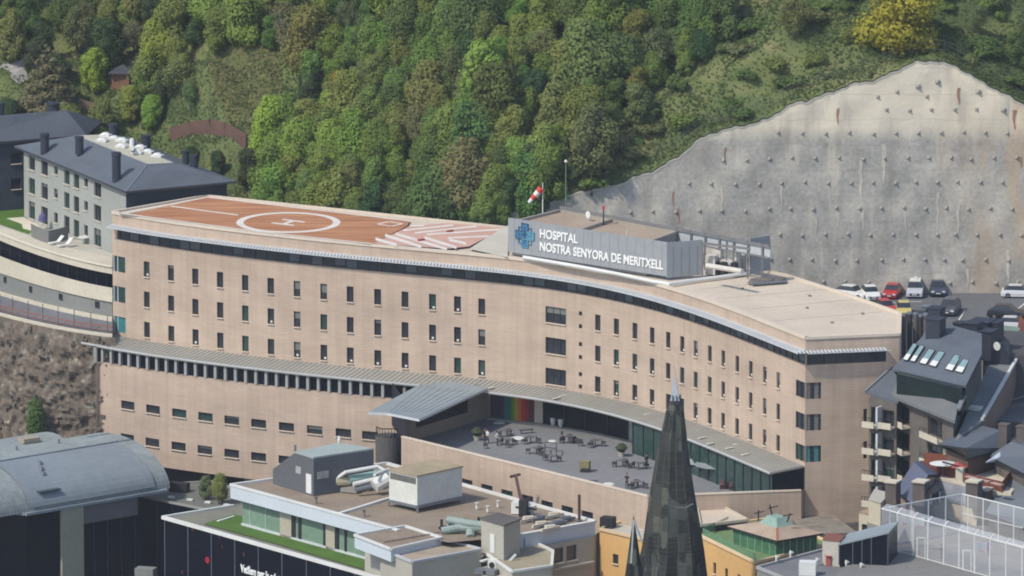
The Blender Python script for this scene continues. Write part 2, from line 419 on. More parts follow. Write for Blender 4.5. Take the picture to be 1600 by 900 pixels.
def put_window(parent, pos, ang, w_, h_, bars=0, name='window', glass=None, blind=.25, sticker=0, sill=True, rnd=random):
    fr, panes, bl, st, si = window_meshes(w_, h_, bars)
    o = place(name, fr, parent, pos, ang)
    def sub(nm, me, loc=(0, 0, 0), sc=None):
        c = bpy.data.objects.new(nm, me); COL.objects.link(c); c.parent = o; c.location = loc
        if sc: c.scale = sc
    sub('pane', panes[glass if glass is not None else (1 if rnd.random() < .25 else 0)])
    if rnd.random() < blind:
        k = rnd.uniform(.35, 1.3); sub('blind', bl, (0, 0, h_/2-.07-(h_/2-.07)*k), (1, 1, k))
    if rnd.random() < sticker: sub('paper_notice', st, (rnd.uniform(-.1, .1), 0, -h_/2+.15))
    if sill: sub('sill', si)
    return o
def windows_on(parent, path, items, depth=.2, **kw):
    """items (s, z, w, h, bars); returns the openings"""
    ops = []
    for it in items:
        s_, z_, w_, h_ = it[:4]; bars = it[4] if len(it) > 4 else 0
        ops.append((s_-w_/2, s_+w_/2, z_-h_/2, z_+h_/2))
        p, d, nn = path.at(s_, -depth)
        put_window(parent, (p.x, p.y, z_), math.atan2(d.y, d.x), w_, h_, bars, **kw)
    return ops

# =================================================================== SETTING
mb = MB(); mb.poly([(-1500, -1400, -14), (1500, -1400, -14), (1500, 60, -14), (-1500, 60, -14)])
tag(mb.build('ground', GROUND), kind='structure')

YW = -12.5; LEAN = .12
def wallpt(u, v, off=0):            # point of the leaning retaining wall seen at (u, v)
    d = ray(u, v); t = ((YW+off)-14*LEAN-CAM.y+CAM.z*LEAN)/(d.y-LEAN*d.z)
    return CAM+d*t
WT = [(762, 356), (770, 347), (785, 339), (800, 335), (850, 322), (878, 311), (900, 303), (935, 295), (965, 290), (985, 281), (1025, 267), (1062, 245), (1080, 230), (1095, 218), (1110, 211), (1150, 200),
      (1185, 193), (1200, 187), (1225, 172), (1245, 161), (1260, 160), (1300, 145), (1340, 131), (1370, 127), (1400, 112), (1430, 99), (1460, 97), (1490, 104), (1510, 115), (1530, 128), (1560, 144), (1590, 160),
      (1620, 175), (1680, 196), (1760, 226), (1850, 260)]
wu = [a[0] for a in WT]; wv = [a[1] for a in WT]
US = np.arange(762, 1851, 3.0)
def topv(u): return float(np.interp(u, wu, wv))+1.2*math.sin(u*.13+1)+1.0*math.sin(u*.31)+.5*math.sin(u*.6)
tops = [wallpt(u, topv(u)) for u in US]
retw = thing('retaining_wall', 'tall sprayed concrete retaining wall with rows of anchor heads behind the car park', 'retaining wall', (wallpt(1300, 458).x, YW, 14))
mb = MB(); nz = 26; grid = []
for t, u in zip(tops, US):
    col = []
    for j in range(nz+1):
        z = 13.0+(t.z-13.0)*j/nz
        col.append(Vector((t.x, YW+(z-14)*LEAN+.09*math.sin(t.x*.35+z*.5)+.05*math.sin(t.x*1.1-z*.9)-(.0 if j < nz else 0), z)))
    grid.append(col)
for j in range(nz): mb.loft([c[j] for c in grid], [c[j+1] for c in grid])
A = [c[nz] for c in grid]; Bk = [p+Vector((0, .7, .25)) for p in A]; mb.loft(A, Bk)
mb.build('wall_face', RW, retw, smooth=True)
mb = MB()
for a, b_, k in zip(A, A[1:], range(len(A))):       # thick pale sprayed rim on the top edge
    mb.bar(a+Vector((0, .12, 0)), b_+Vector((0, .12, 0)), .34, .22)
mb.build('wall_rim', CONC, retw)
# anchor heads
anch = MB(); anch.box((0, -.06, -.17), .36, .12, .34); anch.tube([(0, -.1, 0), (0, -.3, .0)], [.15, .1], 8)
anch_me = meshof(anch, 'anchor_head', mat('anchor_grey', (165, 160, 150), .8, .1))
ROWS = [(441, [1287, 1320, 1357, 1393, 1427, 1460, 1484, 1520, 1556, 1590]), (406, [1203, 1233, 1269, 1305, 1339, 1377, 1411, 1446, 1475, 1504, 1540, 1575]),
        (366, [1219, 1253, 1289, 1324, 1360, 1396, 1432, 1464, 1492, 1526, 1562, 1595]), (325, [1202, 1236, 1270, 1306, 1343, 1378, 1413, 1447, 1479, 1513, 1548, 1581]),
        (330, [984, 1020, 1056, 1092, 1128, 1165]), (287, [1076, 1112, 1149, 1185]), (285, [1221, 1257, 1293, 1329, 1364, 1400, 1432, 1465, 1496, 1533, 1567]),
        (247, [1203, 1237, 1274, 1311, 1348, 1382, 1419, 1452, 1485, 1518, 1553, 1588]), (249, [1130, 1166]), (207, [1216, 1254, 1290, 1327, 1364, 1399, 1434, 1471, 1506, 1540, 1574]),
        (171, [1384, 1420, 1454, 1492, 1526]), (150, [1371, 1447]), (142, [1401, 1529]), (133, [1433]), (127, [1464]), (170, [1568])]
extra = []; cnt = 0
al = [(u+random.uniform(-1, 1), v+random.uniform(-1.5, 1.5)) for v, us in ROWS for u in us]
for (u, v) in al:
    p = wallpt(u, v, -.05); p.y = YW+(p.z-14)*LEAN+.09*math.sin(p.x*.35+p.z*.5)+.05*math.sin(p.x*1.1-p.z*.9)
    if cnt < 100: place('anchor_head', anch_me, retw, p); cnt += 1
    else: extra.append(p)
mb = MB()
for p in extra: mb.box((p.x, p.y-.12, p.z-.22), .5, .16, .44); mb.tube([p+Vector((0, -.2, 0)), p+Vector((0, -.42, 0))], [.2, .14], 8)
tag(mb.build('anchor_heads', anch_me.materials[0], retw), kind='stuff')
mb = MB()           # rust and lime runs below some weep holes: thin crusts on the face
def run(mbx, u, v, L, w_):
    A_ = []; B__ = []; n_ = max(4, int(L/4)); wv_ = w_
    for i in range(n_+1):
        p = wallpt(u+.8*math.sin(i*.9+u), v+L*i/n_); wv_ = w_*(1-.75*(i/n_)**1.5)*random.uniform(.7, 1.1)
        for dx, lst in ((-wv_/2, A_), (wv_/2, B__)):
            x = p.x+dx; lst.append((x, YW+(p.z-14)*LEAN+.09*math.sin(x*.35+p.z*.5)+.05*math.sin(x*1.1-p.z*.9)-.04, p.z))
    mbx.loft(A_, B__)
for u, v, L, w_ in [(1309, 169, 25, .35), (1498, 137, 26, .45), (1585, 172, 30, .5), (1133, 230, 24, .25), (1052, 300, 22, .3), (1060, 325, 25, .25), (1595, 245, 18, .4)]: run(mb, u, v, L, w_)
mb.build('rust_stain', mat('rust', (142, 112, 90), .95, .2, 2), retw)
mb = MB()
for u, v, L, w_ in [(1221, 290, 42, .3), (1345, 250, 62, .5), (1381, 225, 62, .55), (1128, 290, 40, .4), (1348, 330, 30, .4), (1574, 150, 70, .4), (1465, 300, 60, .4), (1415, 330, 40, .25), (1512, 420, 30, .5), (1275, 340, 40, .3), (1575, 390, 60, .5), (1497, 320, 50, .5)]: run(mb, u, v, L, w_)
mb.build('lime_stain', mat('lime_run', (178, 172, 160), .95, .2, 2), retw)

# ---- hillside
xt = [p.x for p in tops]; zt = [p.z for p in tops]; yt = [p.y for p in tops]
def xu(u): return (u-800)/13.25
BX = [xu(-300), xu(0), xu(200), xu(330), xu(430), xu(560), xu(700)]+xt
BY = [34, 34, 30, 14, 8, 0, -6]+yt
BZ = [16.0, 16.0, 16.0, 16.0, 17.0, 19.5, 20.5]+zt
zsm = np.convolve(np.pad(np.interp(np.arange(-120, 130, 1.), BX, BZ), 12, 'edge'), np.ones(25)/25, 'valid')
SLOPE = .60
XG = np.arange(-120, 130, 1.); zm_ = np.convolve(np.pad(np.interp(XG, BX, BZ), 2, 'edge'), np.ones(5)/5, 'valid')
def hz(x, t):
    zb = float(np.interp(x, BX, BZ)); zm = float(np.interp(x, XG, zm_)); kk = min(1, t/3); zb = zb*(1-kk)+zm*kk; z2 = float(np.interp(x, np.arange(-120, 130, 1.), zsm)); k = min(1, t/20); k = k*k*(3-2*k)
    nn = min(1, t/3)
    bmp = .9*math.sin(x*.21+t*.13)+.7*math.sin(t*.33-x*.12+2)+.35*math.sin(x*.9+t*.4)+.3*math.sin(t*1.3-x*.5)
    # terraces: shallow shelves across the slope
    return zb*(1-k)+z2*k+.3+SLOPE*t+.5*math.sin(t*.8+x*.05)*nn+bmp*nn
def hill_z(x, y):
    t = y-float(np.interp(x, BX, BY))
    return hz(x, t) if t >= 0 else float(np.interp(x, BX, BZ))
def hillP(u, v):
    d = ray(u, v); a = (-60-CAM.y)/d.y; p = CAM+d*a
    for i in range(900):
        p = CAM+d*(a+i*.25)
        if p.y-float(np.interp(p.x, BX, BY)) > 0 and p.z <= hill_z(p.x, p.y): return p
    return p
xs = sorted(set(list(np.arange(-118, 122, 1.0))+[round(x, 3) for x in xt]))
ts = list(np.arange(0, 60, 1.0))+[60+1.06**k*3 for k in range(0, 60, 3)]
mb = MB(); gv = []
for t in ts: gv.append([(x, float(np.interp(x, BX, BY))+t, hz(x, t)) for x in xs])
nv = len(xs); mb.v = [p for r in gv for p in r]
for i in range(len(ts)-1):
    for j in range(nv-1): mb.f.append((i*nv+j, i*nv+j+1, (i+1)*nv+j+1, (i+1)*nv+j)); mb.m.append(0)
tag(mb.build('hillside', HILL, smooth=True), kind='structure')

# ---- parking lot and plateau behind the hospital
mb = MB(); mb.prism([XY(900, 366, 23), XY(1000, 382, 23), XY(1100, 400, 23), XY(1230, 425, 23), XY(1330, 457, 23), XY(1412, 488, 23), XY(1412, 520, 23), (60, -84), (120, -90), (120, YW+1), (-2, YW+1)], 3, 14)
tag(mb.build('parking_lot', ASPH), kind='structure')
mb = MB()
for a, b_ in [((1480, 487), (1484, 457)), ((1495, 505), (1508, 484)), ((1585, 487), (1606, 470)), ((1590, 455), (1610, 456)), ((1350, 473), (1400, 473)), ((1405, 472), (1440, 471))]:
    mb.bar(P(*a, 14.006), P(*b_, 14.006), .16, .01)
tag(mb.build('parking_lines', LINE), kind='structure')

# columns of the curved left terraces: each photo column has one depth, strips step forward from it
AU = [0, 47, 87, 124, 175]
def line(vs_):
    c_ = np.polyfit(AU, vs_, 2); return lambda u: float(np.polyval(c_, max(u, -40)))+(0 if u >= -40 else (u+40)*.35)
T1 = line([366, 384, 397, 408, 418]); T1b = line([376, 394, 407, 418, 428]); L3 = line([401, 417, 430, 441, 450]); L4 = line([427, 441, 453, 463, 472])
L5 = line([457, 470, 480, 488, 497]); L7 = line([490, 501, 510, 517, 523]); LI = line([353, 368, 381, 391, 402])
ZA = 16.1
CU = [-260+i*10 for i in range(20)]+[-65+i*5 for i in range(48)]+[175.5]
def ac(u, v, dy, rel=0): return PY(u, v, P(u, T1(u), ZA).y-dy)
def at_z(u, z, dy): p = P(u, T1(u), ZA); return Vector((p.x, p.y-dy, z))
mb = MB(); edge = [P(u, T1(u)-3, ZA) for u in CU]
mb.poly([(p.x, p.y, ZA-.06) for p in edge]+[(cornx, corny, ZA-.06) for cornx, corny in [(-36, 2), (-36, 30), (-120, 60), (-120, 20)]])
tag(mb.build('upper_plateau', CONC), kind='structure')
mb = MB(); mb.poly([P(u, LI(u)-2, ZA-.04) for u in CU if u <= 48]+[P(60, 352, ZA-.04), P(38, 346, ZA-.04), P(60, 330, ZA-.04), P(0, 318, ZA-.04), P(-75, 316, ZA-.04)])
tag(mb.build('lawn', LAWN), kind='structure')
mb = MB(); mb.poly([P(*q, ZA-.03) for q in [(10, 341), (36, 339), (62, 353), (58, 363), (36, 357), (34, 350)]])
tag(mb.build('patio', mat('patio_stone', (205, 196, 176), .9, .1)), kind='structure')
CREAM = mat('cream_concrete', (190, 182, 164), .9, .1)
annex = thing('curved_annex', 'long curved annex with cream parapets and a dark glass band left of the hospital', 'annex', (-60, -5, 10.5))
mb = MB(); X = lambda f: [f(u) for u in CU]
mb.loft(X(lambda u: P(u, LI(u), ZA+.05)), X(lambda u: P(u, T1(u), ZA+.05))); mb.loft(X(lambda u: at_z(u, ZA+.05, 0)), X(lambda u: ac(u, T1b(u), 0))); mb.loft(X(lambda u: ac(u, T1b(u), 0)), X(lambda u: ac(u, T1b(u), 0)+Vector((0, 1.6, 0))))
mb.build('upper_parapet', CREAM, annex)
mb = MB(); 
for a, b_ in zip(CU, CU[1:]): mb.bar(at_z(a, ZA+.1, -.1), at_z(b_, ZA+.1, -.1), .3, .2)
mb.build('parapet_curb', mat('cream_light', (206, 198, 180), .9, .1), annex)
mb = MB(); mb.loft(X(lambda u: at_z(u, ac(u, T1b(u), 0).z+.3, -1.3)), X(lambda u: at_z(u, ac(u, L4(u), 1).z, -1.3))); gb = mb.build('glass_band', GLASSN, annex)
mb = MB()
for u in CU[::3]: mb.bar(at_z(u, ac(u, T1b(u), 0).z, -1.2), at_z(u, ac(u, L4(u), 1).z, -1.2), .1)
mb.build('mullions', FRAME, gb)
mb = MB(); mb.loft(X(lambda u: ac(u, L3(u), 1.3)), X(lambda u: ac(u, L4(u), 1.3))); mb.loft(X(lambda u: ac(u, L3(u), 1.3)), X(lambda u: ac(u, L3(u), 1.3)+Vector((0, .25, 0)))); mb.loft(X(lambda u: ac(u, L3(u), 1.3)+Vector((0, .25, 0))), X(lambda u: ac(u, L4(u), 1.3)+Vector((0, .25, .25))))
mb.loft(X(lambda u: ac(u, L4(u), 1.3)+Vector((0, .25, .25))), X(lambda u: ac(u, L4(u), 1.3)+Vector((0, 3, .25)))); mb.loft(X(lambda u: ac(u, L4(u), 1.3)), X(lambda u: ac(u, L4(u), 1.3)+Vector((0, 1.3, 0))))
mb.build('lower_parapet', CREAM, annex)
mb = MB(); mb.loft(X(lambda u: ac(u, L4(u), 1.0)+Vector((0, 0, .15))), X(lambda u: ac(u, L5(u), 1.0)-Vector((0, 0, .3)))); mb.build('base_wall', CONCG, annex)
for u, v in [(8, 437), (48, 452), (95, 464), (152, 476)]:
    p = ac(u, v, 1.06); q = ac(u+5, v, 1.06); put_window(annex, p, math.atan2(q.y-p.y, q.x-p.x), .7, .75, 0, 'vent_window', glass=0, blind=0, sill=False)
# road below it, pavement and railing
RI = lambda u: ac(u, L5(u), 1.0)
def RO(u, dv=0): p = RI(u); return P(u, L7(u)+dv, p.z-1.1)
mb = MB(); mb.loft(X(RI), X(RO)); tag(mb.build('access_road', ASPH), kind='structure')
mb = MB()
for a, b_ in zip(CU, CU[1:]):
    for f, s_ in ((RI, -1), (RO, 0)):
        p, q = f(a), f(b_); w_ = .9 if f is RI else .35
        mb.prism([(p.x, p.y), (q.x, q.y), (q.x, q.y-w_), (p.x, p.y-w_)], [p.z-.3, q.z-.3, q.z-.3, p.z-.3], [p.z+.14, q.z+.14, q.z+.14, p.z+.14])
tag(mb.build('pavement_kerb', CREAM), kind='structure')
rail = thing('road_railing', 'red railing with tall dark posts along the road edge above the rock', 'railing', RO(0))
mb = MB()
for a, b_ in zip(CU, CU[1:]): mb.bar(RO(a)+Vector((0, 0, .95)), RO(b_)+Vector((0, 0, .95)), .12, .12); mb.bar(RO(a)+Vector((0, 0, .5)), RO(b_)+Vector((0, 0, .5)), .07, .07)
mb.build('hand_rail', mat('rail_red', (136, 86, 76), .7, .1), rail)
for u in [-20, 0, 20, 44, 67, 91, 116, 142, 168]:
    p = RO(u); q = MB(); q.bar(p+Vector((0, 0, .1)), p+Vector((0, 0, 2.4)), .09); q.build('rail_post', mat('rail_post_dark', (92, 84, 80), .7, .1), rail)
# rock slope below the road
mb = MB(); rows = 60; cols = 170; g = []
from mathutils import noise as mno
for j in range(rows+1):
    r_ = []
    for i in range(cols+1):
        u = -200+380*i/cols; f = j/rows; p = RO(u, 2); 
        q = Vector((p.x-2.0*f*min(1, max(0, (140-u)/60)), p.y-8*f*min(1, max(-.1, (165-u)/110)), (p.z-.15)*(1-f)+(-14)*f))
        dsp = mno.fractal(q*.8, .75, 2.0, 6)*.75*min(1, f*8)
        q += Vector((-.3, -1, .25))*dsp*min(1, max(.15, (165-u)/30)); r_.append(q)
    g.append(r_)
ROCKG = g
for j in range(rows): mb.loft(g[j], g[j+1])
tag(mb.build('rock_slope', ROCK, smooth=True), kind='structure')
mb = MB()           # loose blocks on the face
for k in range(500):
    j = random.randrange(1, rows); i = random.randrange(0, cols); p = Vector(g[j][i]); s_ = random.uniform(.12, .45)
    mb.box((p.x, p.y-.2, p.z), s_*random.uniform(.8, 1.8), s_, s_*.7, random.uniform(0, 3))
tag(mb.build('rubble', ROCK), kind='stuff')

# thin air between the camera and the town: one closed box of even density
hb_ = MB(); hb_.prism([(-420, -1500), (420, -1500), (420, 420), (-420, 420)], -16, 345)
HZ = bpy.data.materials.new('haze_air'); HZ.use_nodes = True; hn = HZ.node_tree.nodes; hn.clear(); pv_ = hn.new('ShaderNodeVolumePrincipled'); ho = hn.new('ShaderNodeOutputMaterial')
pv_.inputs['Color'].default_value = (.88, .92, 1, 1); pv_.inputs['Density'].default_value = 0.000035; pv_.inputs['Anisotropy'].default_value = .2
HZ.node_tree.links.new(pv_.outputs[0], ho.inputs['Volume']); tag(hb_.build('haze', HZ), kind='stuff')
# =================================================================== HOSPITAL
ZR = [16.9, 13.3, 9.7]
R1 = [(176, 411), (229, 421), (267, 426.7), (305, 432), (343.7, 436.7), (383, 442), (423, 446.7), (464, 451.7), (505.7, 455.7), (547, 460), (590, 464), (632.7, 468), (675.7, 471.7), (714.7, 475), (752.7, 479),
      (868, 493), (934, 505), (964, 511), (992, 517), (1019.7, 524), (1044, 531), (1067, 538), (1088, 545), (1110, 552.5), (1131, 560.5), (1152, 569), (1174, 577.5), (1196, 586), (1217, 595), (1258, 611)]
cf = np.polyfit([(a[0]-700)/500 for a in R1], [a[1] for a in R1], 6)
def fv(u): return float(np.polyval(cf, (u-700)/500))
HU = [176+i*(1258-176)/90 for i in range(91)]
FP = [P(u, fv(u), ZR[0]) for u in HU]
FC = Path(FP)                                    # main facade line
cornR = FP[-1]; cornL = FP[0]
eR = P(1405, 605, ZR[0]); eRb = P(1406, 572, ZR[0]); bL = P(323, 385, ZR[0])
EW = Path([cornR, eR])
ZT = 23.0
hosp = thing('hospital_building', 'long curved pink stone hospital with a helipad on its roof', 'hospital', (0, -45, 3.9))
su = lambda u, z=16.9: FC.s_of_u(u, z)
ops = []; items = []
UL = [229, 267, 305, 343.7, 383, 423, 464, 505.7, 547, 590, 632.7, 675.7, 714.7, 752.7]
UR = [934, 963, 992, 1019, 1044, 1066, 1087, 1109, 1130, 1152, 1173, 1195, 1216]
for z in ZR:
    for u in UL: items.append((su(u), z, .88, 1.85, 0))
    for u in UR: items.append((su(u), z, .86, 1.85, 0))
rs = random.Random(3)
ops += windows_on(hosp, FC, items, .22, sticker=.45, blind=.12, rnd=rs)
ops += windows_on(hosp, FC, [(su(868.5), z, 2.9, 1.9, 2) for z in ZR], .22, name='wide_window', blind=.3, rnd=rs)
ops += windows_on(hosp, FC, [(su(907), z, .5, .5, 0) for z in (17.6, 16.1, 14.0, 12.5, 10.5, 9.05)], .2, name='slit_window', blind=0, sill=False, rnd=rs)
sb0, sb1 = su(183), FC.L-.02
BZ0, BZ1 = 19.85, 21.25
ops.append((sb0, sb1, BZ0, BZ1))
for z in ZR: ops.append((FC.L-2.2, FC.L-.02, z-.95, z+.95)); ops.append((.02, su(196), z-.95, z+.95))
mb = MB(); wall_open(mb, FC, 8.25, ZT, ops, .22, 0, 0)
ew_ops = [(.02, EW.s_of_u(1385, 20), BZ0, BZ1)]
for z in ZR: ew_ops.append((.02, EW.s_of_u(1283, z), z-.95, z+.95))
for z in (13.6, 9.9): ew_ops.append((EW.s_of_u(1349, z), EW.s_of_u(1355, z), z-1, z+1))
wall_open(mb, EW, -3, ZT, ew_ops, .22, 0, 0)
# closed back and sides
back = [(790, 355), (900, 371), (1000, 387), (1100, 405), (1230, 430), (1330, 462)]
bk = [eR, eRb]+[P(u, v, ZT) for u, v in back[::-1]]+[bL, cornL]
bk = [(p[0], p[1]) for p in bk]
for a, b_ in zip(bk, bk[1:]): mb.poly([(a[0], a[1], -3), (b_[0], b_[1], -3), (b_[0], b_[1], ZT), (a[0], a[1], ZT)])
mb.build('wall', STONE, hosp)
# glazing band under the roof
sg = MB(); strip(sg, FC, -.2, BZ0, BZ1, sb0, FC.L-.1, 0)
strip(sg, EW, -.2, BZ0, BZ1, .1, ew_ops[0][1], 0)
rg = sg.build('ribbon_glazing', GLASS, hosp)
mb = MB(); m2 = MB(); k = 0; t = sb0+.4
while t < sb1-1.5:
    p, d, nn = FC.at(t, -.16); mb.box((p.x, p.y, BZ0), .09, .08, BZ1-BZ0, math.atan2(d.y, d.x))
    if k % 11 == 7 or k % 17 == 3 or k % 5 == 1:
        p, d, nn = FC.at(t+.75, -.185); m2.box((p.x, p.y, BZ0+.15+.1*(k % 3)), 1.3, .02, BZ1-BZ0-.2-.1*(k % 3), math.atan2(d.y, d.x))
    t += 1.5; k += 1
for t in np.arange(.6, ew_ops[0][1], 1.5):
    p, d, nn = EW.at(t, -.16); mb.box((p.x, p.y, BZ0), .09, .08, BZ1-BZ0, math.atan2(d.y, d.x))
mb.build('mullions', FRAME, rg); build_each(m2, 'lowered_blind', mat('dim_blind', (70, 76, 82), .6, .2, 1), rg)
# corner windows
for z in ZR:
    teal = z < 10
    g = MB(); strip(g, FC, -.18, z-.95, z+.95, FC.L-2.2, FC.L-.15); strip(g, EW, -.18, z-.95, z+.95, .1, EW.s_of_u(1283, z))
    cw = g.build('corner_window', GLASSG if teal else GLASS, hosp)
    f = MB()
    for pth, ss in ((FC, (FC.L-2.15, FC.L-1.1)), (EW, (.12, .9, 1.75))):
        for t in ss: p, d, nn = pth.at(t, -.13); f.box((p.x, p.y, z-.95), .08, .1, 1.9, math.atan2(d.y, d.x))
    f.build('window_frame', FRAME, cw)
    c = MB()
    for t in (.35, 1.3): p, d, nn = EW.at(t, -.165); c.box((p.x, p.y, z-.9), .5, .02, 1.8, math.atan2(d.y, d.x))
    c.build('curtain', mat('teal_curtain', (66, 122, 128), .8, .2, 2) if teal else BLIND, cw)
    g = MB(); strip(g, FC, -.18, z-.95, z+.95, .1, su(196)); cw = g.build('corner_window', mat('teal_glass', (60, 122, 126), .3, .2, 2) if teal else GLASSG, hosp)
    f = MB()
    for t in (.12, .75, su(196)-.06): p, d, nn = FC.at(t, -.13); f.box((p.x, p.y, z-.95), .1, .1, 1.9, math.atan2(d.y, d.x))
    f.build('window_frame', LOUV, cw)
for z in (13.6, 9.9):
    g = MB(); strip(g, EW, -.18, z-1, z+1, EW.s_of_u(1349, z), EW.s_of_u(1355, z)); g.build('slit_window', GLASS, hosp)
# sun louvre under the parapet
lv = MB(); ledge(lv, FC, 0.0, .25, 21.38, 21.58, su(178), FC.L); ledge(lv, FC, 1.25, 1.33, 21.36, 21.46, su(178), FC.L)
ledge(lv, EW, 1.2, 1.28, 21.36, 21.46, -.0, ew_ops[0][1]+.3)
louv = lv.build('sun_louvre', LOUV, hosp)
sl_ = MB(); t = su(178)
while t < FC.L:
    p, d, nn = FC.at(t); a = p+nn*.1; b_ = p+nn*1.32
    sl_.bar((a.x, a.y, 21.56), (b_.x+d.x*.35, b_.y+d.y*.35, 21.47), .27, .05); t += .42
for t in np.arange(-1.2, ew_ops[0][1], .42):
    p, d, nn = EW.at(t); a = p+nn*.1; b_ = p+nn*1.28; sl_.bar((a.x, a.y, 21.56), (b_.x, b_.y, 21.47), .27, .05)
sl_.build('louvre_slats', LOUV, louv)
# parapet coping and roof decks
mb = MB(); ledge(mb, FC, -.35, .12, 22.78, 23.08, 0, FC.L); ledge(mb, EW, -.35, .12, 22.78, 23.08, 0, EW.L)
for a, b_ in zip(bk[:-1], bk[1:]): mb.bar((a[0], a[1], 22.95), (b_[0], b_[1], 22.95), .35, .3)
mb.build('coping', COPING, hosp)
roofpts = [(p.x, p.y) for p in FC.offset(-.2).p]+[(p.x, p.y) for p in (eR, eRb)]+[XY(u, v+1, ZT) for u, v in back[::-1]]+[(bL.x, bL.y)]
mb = MB(); mb.poly([(*p, 22.86) for p in roofpts]); mb.build('roof', GRAVEL, hosp)
mb = MB()
for u0_, v0_, u1_, v1_ in [(1095, 452, 1240, 437), (1130, 466, 1290, 452), (1170, 483, 1335, 468), (1210, 501, 1380, 487)]: mb.bar(P(u0_, v0_, 22.87), P(u1_, v1_, 22.87), .09, .03)
mb.build('roof_seams', mat('seam_tan', (172, 158, 140), .9, .1), hosp)
for u, v in [(1261, 482), (1348, 491), (1160, 452), (1265, 463), (1300, 505)]: q = MB(); p = P(u, v, 22.86); q.tube([p, p+Vector((0, 0, .18))], [.22, .16], 10); q.build('roof_drain', mat('drain_grey', (120, 112, 104), .8, .1), hosp)
# helipad deck
hp = [(200, 335.5), (325, 308), (420, 318), (520, 329), (640, 344), (700, 351), (640, 354), (583, 384), (520, 379), (400, 365), (300, 349)]
mb = MB(); mb.poly([P(u, v, 23.12) for u, v in [(202, 334.5), (324, 308.6), (420, 319), (520, 330), (640, 345.5), (636, 353), (583, 380.5), (520, 374.5), (400, 361), (300, 347.5)]])
deck = mb.build('helipad_deck', HPAD, hosp)
def marks(polys, z, name, m, parent):
    q = MB()
    for p in polys: q.poly([P(u, v, z) for u, v in p])
    return q.build(name, m, parent)
mb = MB(); cc = P(450.5, 347.5, 23.126); N = 64
A = [(cc.x+6.05*math.cos(2*math.pi*i/N), cc.y+6.05*math.sin(2*math.pi*i/N), 23.126) for i in range(N+1)]; B_ = [(cc.x+5.2*math.cos(2*math.pi*i/N), cc.y+5.2*math.sin(2*math.pi*i/N), 23.126) for i in range(N+1)]
mb.loft(A, B_)
def seg(a, b_, w_):     # flat painted line between pixels on the deck
    a = P(*a, 23.126); b_ = P(*b_, 23.126); d = (b_-a).normalized(); s_ = Vector((d.y, -d.x, 0))*w_/2
    mb.poly([a+s_, b_+s_, b_-s_, a-s_])
seg((267, 322), (372, 336), .45)
seg((186, 333), (400, 361.3), .4); seg((400, 361.3), (580, 380.6), .4); seg((324, 308), (640, 345), .45); seg((186, 333.5), (326, 307.3), .35)
# the letter H, its bars across the deck
hd = (P(560, 361, 23.126)-P(330, 333, 23.126)).normalized(); hn = Vector((-hd.y, hd.x, 0))
def hb(x0, x1, y0, y1):
    mb.poly([cc+hd*x+hn*y+Vector((0, 0, .002)) for x, y in ((x0, y0), (x1, y0), (x1, y1), (x0, y1))])
hb(-1.5, 1.5, .85, 1.45); hb(-1.5, 1.5, -1.45, -.85); hb(-.3, .3, -.85, .85)
seg((590, 350), (612, 353.5), .35); seg((608, 346), (629, 349.5), .35); seg((590, 350), (608, 346), .35); seg((612, 353.5), (629, 349.5), .35)
mb.build('helipad_markings', LINE, deck)
marks([[(583, 380.7), (640, 353), (700, 348.5), (783, 356), (770, 366), (733, 385), (700, 388.5)]], 23.115, 'warning_stripe_field', mat('faded_red', (188, 150, 134), .9, .12, 1), hosp)
S = lambda x, y: (400+x/3, 300+y/3)
bars = []
for a, b_, w_ in [((560, 224), (660, 262), 16), ((605, 207), (775, 270), 16), ((655, 200), (895, 281), 15), ((790, 218), (940, 274), 15), ((905, 228), (985, 255), 14),
                  ((720, 163), (790, 156), 7), ((690, 184), (925, 155), 8), ((745, 196), (1035, 160), 8), ((800, 203), (1145, 175), 8), ((900, 219), (1090, 207), 8)]:
    p, q = S(*a), S(*b_); p = (p[0], p[1]-1.5); q = (q[0], q[1]-4.5 if b_[1] > 235 else q[1]); h_ = w_/3.7
    bars.append([(p[0], p[1]-h_*.55), (q[0], q[1]-h_*.55), (q[0], q[1]+h_*.55), (p[0], p[1]+h_*.55)])
marks(bars, 23.122, 'warning_stripes', LINE, deck)
marks([[(783, 356), (795, 352), (793, 402), (733, 389)]], 23.112, 'roof_patch', mat('pale_deck', (186, 180, 166), .9, .1, 1), hosp)
mb = MB(); 
for u, v in [(703, 362), (658, 376)]: p = P(u, v, 23.12); mb.box(p, .8, .4, .18, .6)
mb.build('deck_lights', mat('red_lights', (150, 70, 58), .7, .1, 1), deck)
# lower podium on the left
PA = [P(150, 566, 6.0)]+[Vector((*FC.offset(3.9).at(t)[0], 0)) for t in np.linspace(1.2, FC.L, 50)]
PD = Path(PA); OFF = FC.offset(3.9)
sEnd = PD.s_of_u(640, 6)
pit = []
for u, z in [(199.5, 1.4), (239, 1.4), (280, 1.4), (321, 1.4), (362, 1.4), (404, 1.4), (447.5, 1.4), (491.5, 1.4), (536.5, 1.4), (578, 1.4), (199, -2.55), (238, -2.55), (279, -2.55), (320, -2.55), (362, -2.55), (404, -2.55), (447, -2.55), (491, -2.55)]:
    pit.append((PD.s_of_u(u, z), z, 2.0, .98, 0))
pops = windows_on(hosp, PD, pit, .22, name='podium_window', blind=.3, rnd=rs)
mb = MB(); wall_open(mb, PD, -5.1, 6.0, pops, .22, 0, 0, 0, sEnd)
p0 = PD.p[0]; mb.poly([(p0.x, p0.y, -5.1), (p0.x+10.7, p0.y+9.8, -5.1), (p0.x+10.7, p0.y+9.8, 7.8), (p0.x, p0.y, 7.8)])
ledge(mb, PD, -.5, .0, 5.9, 6.0, 0, sEnd)
ledge(mb, PD, -3.9, 0, -5.3, -5.1, 0, sEnd)
pw = mb.build('podium_wall', STONE, hosp)
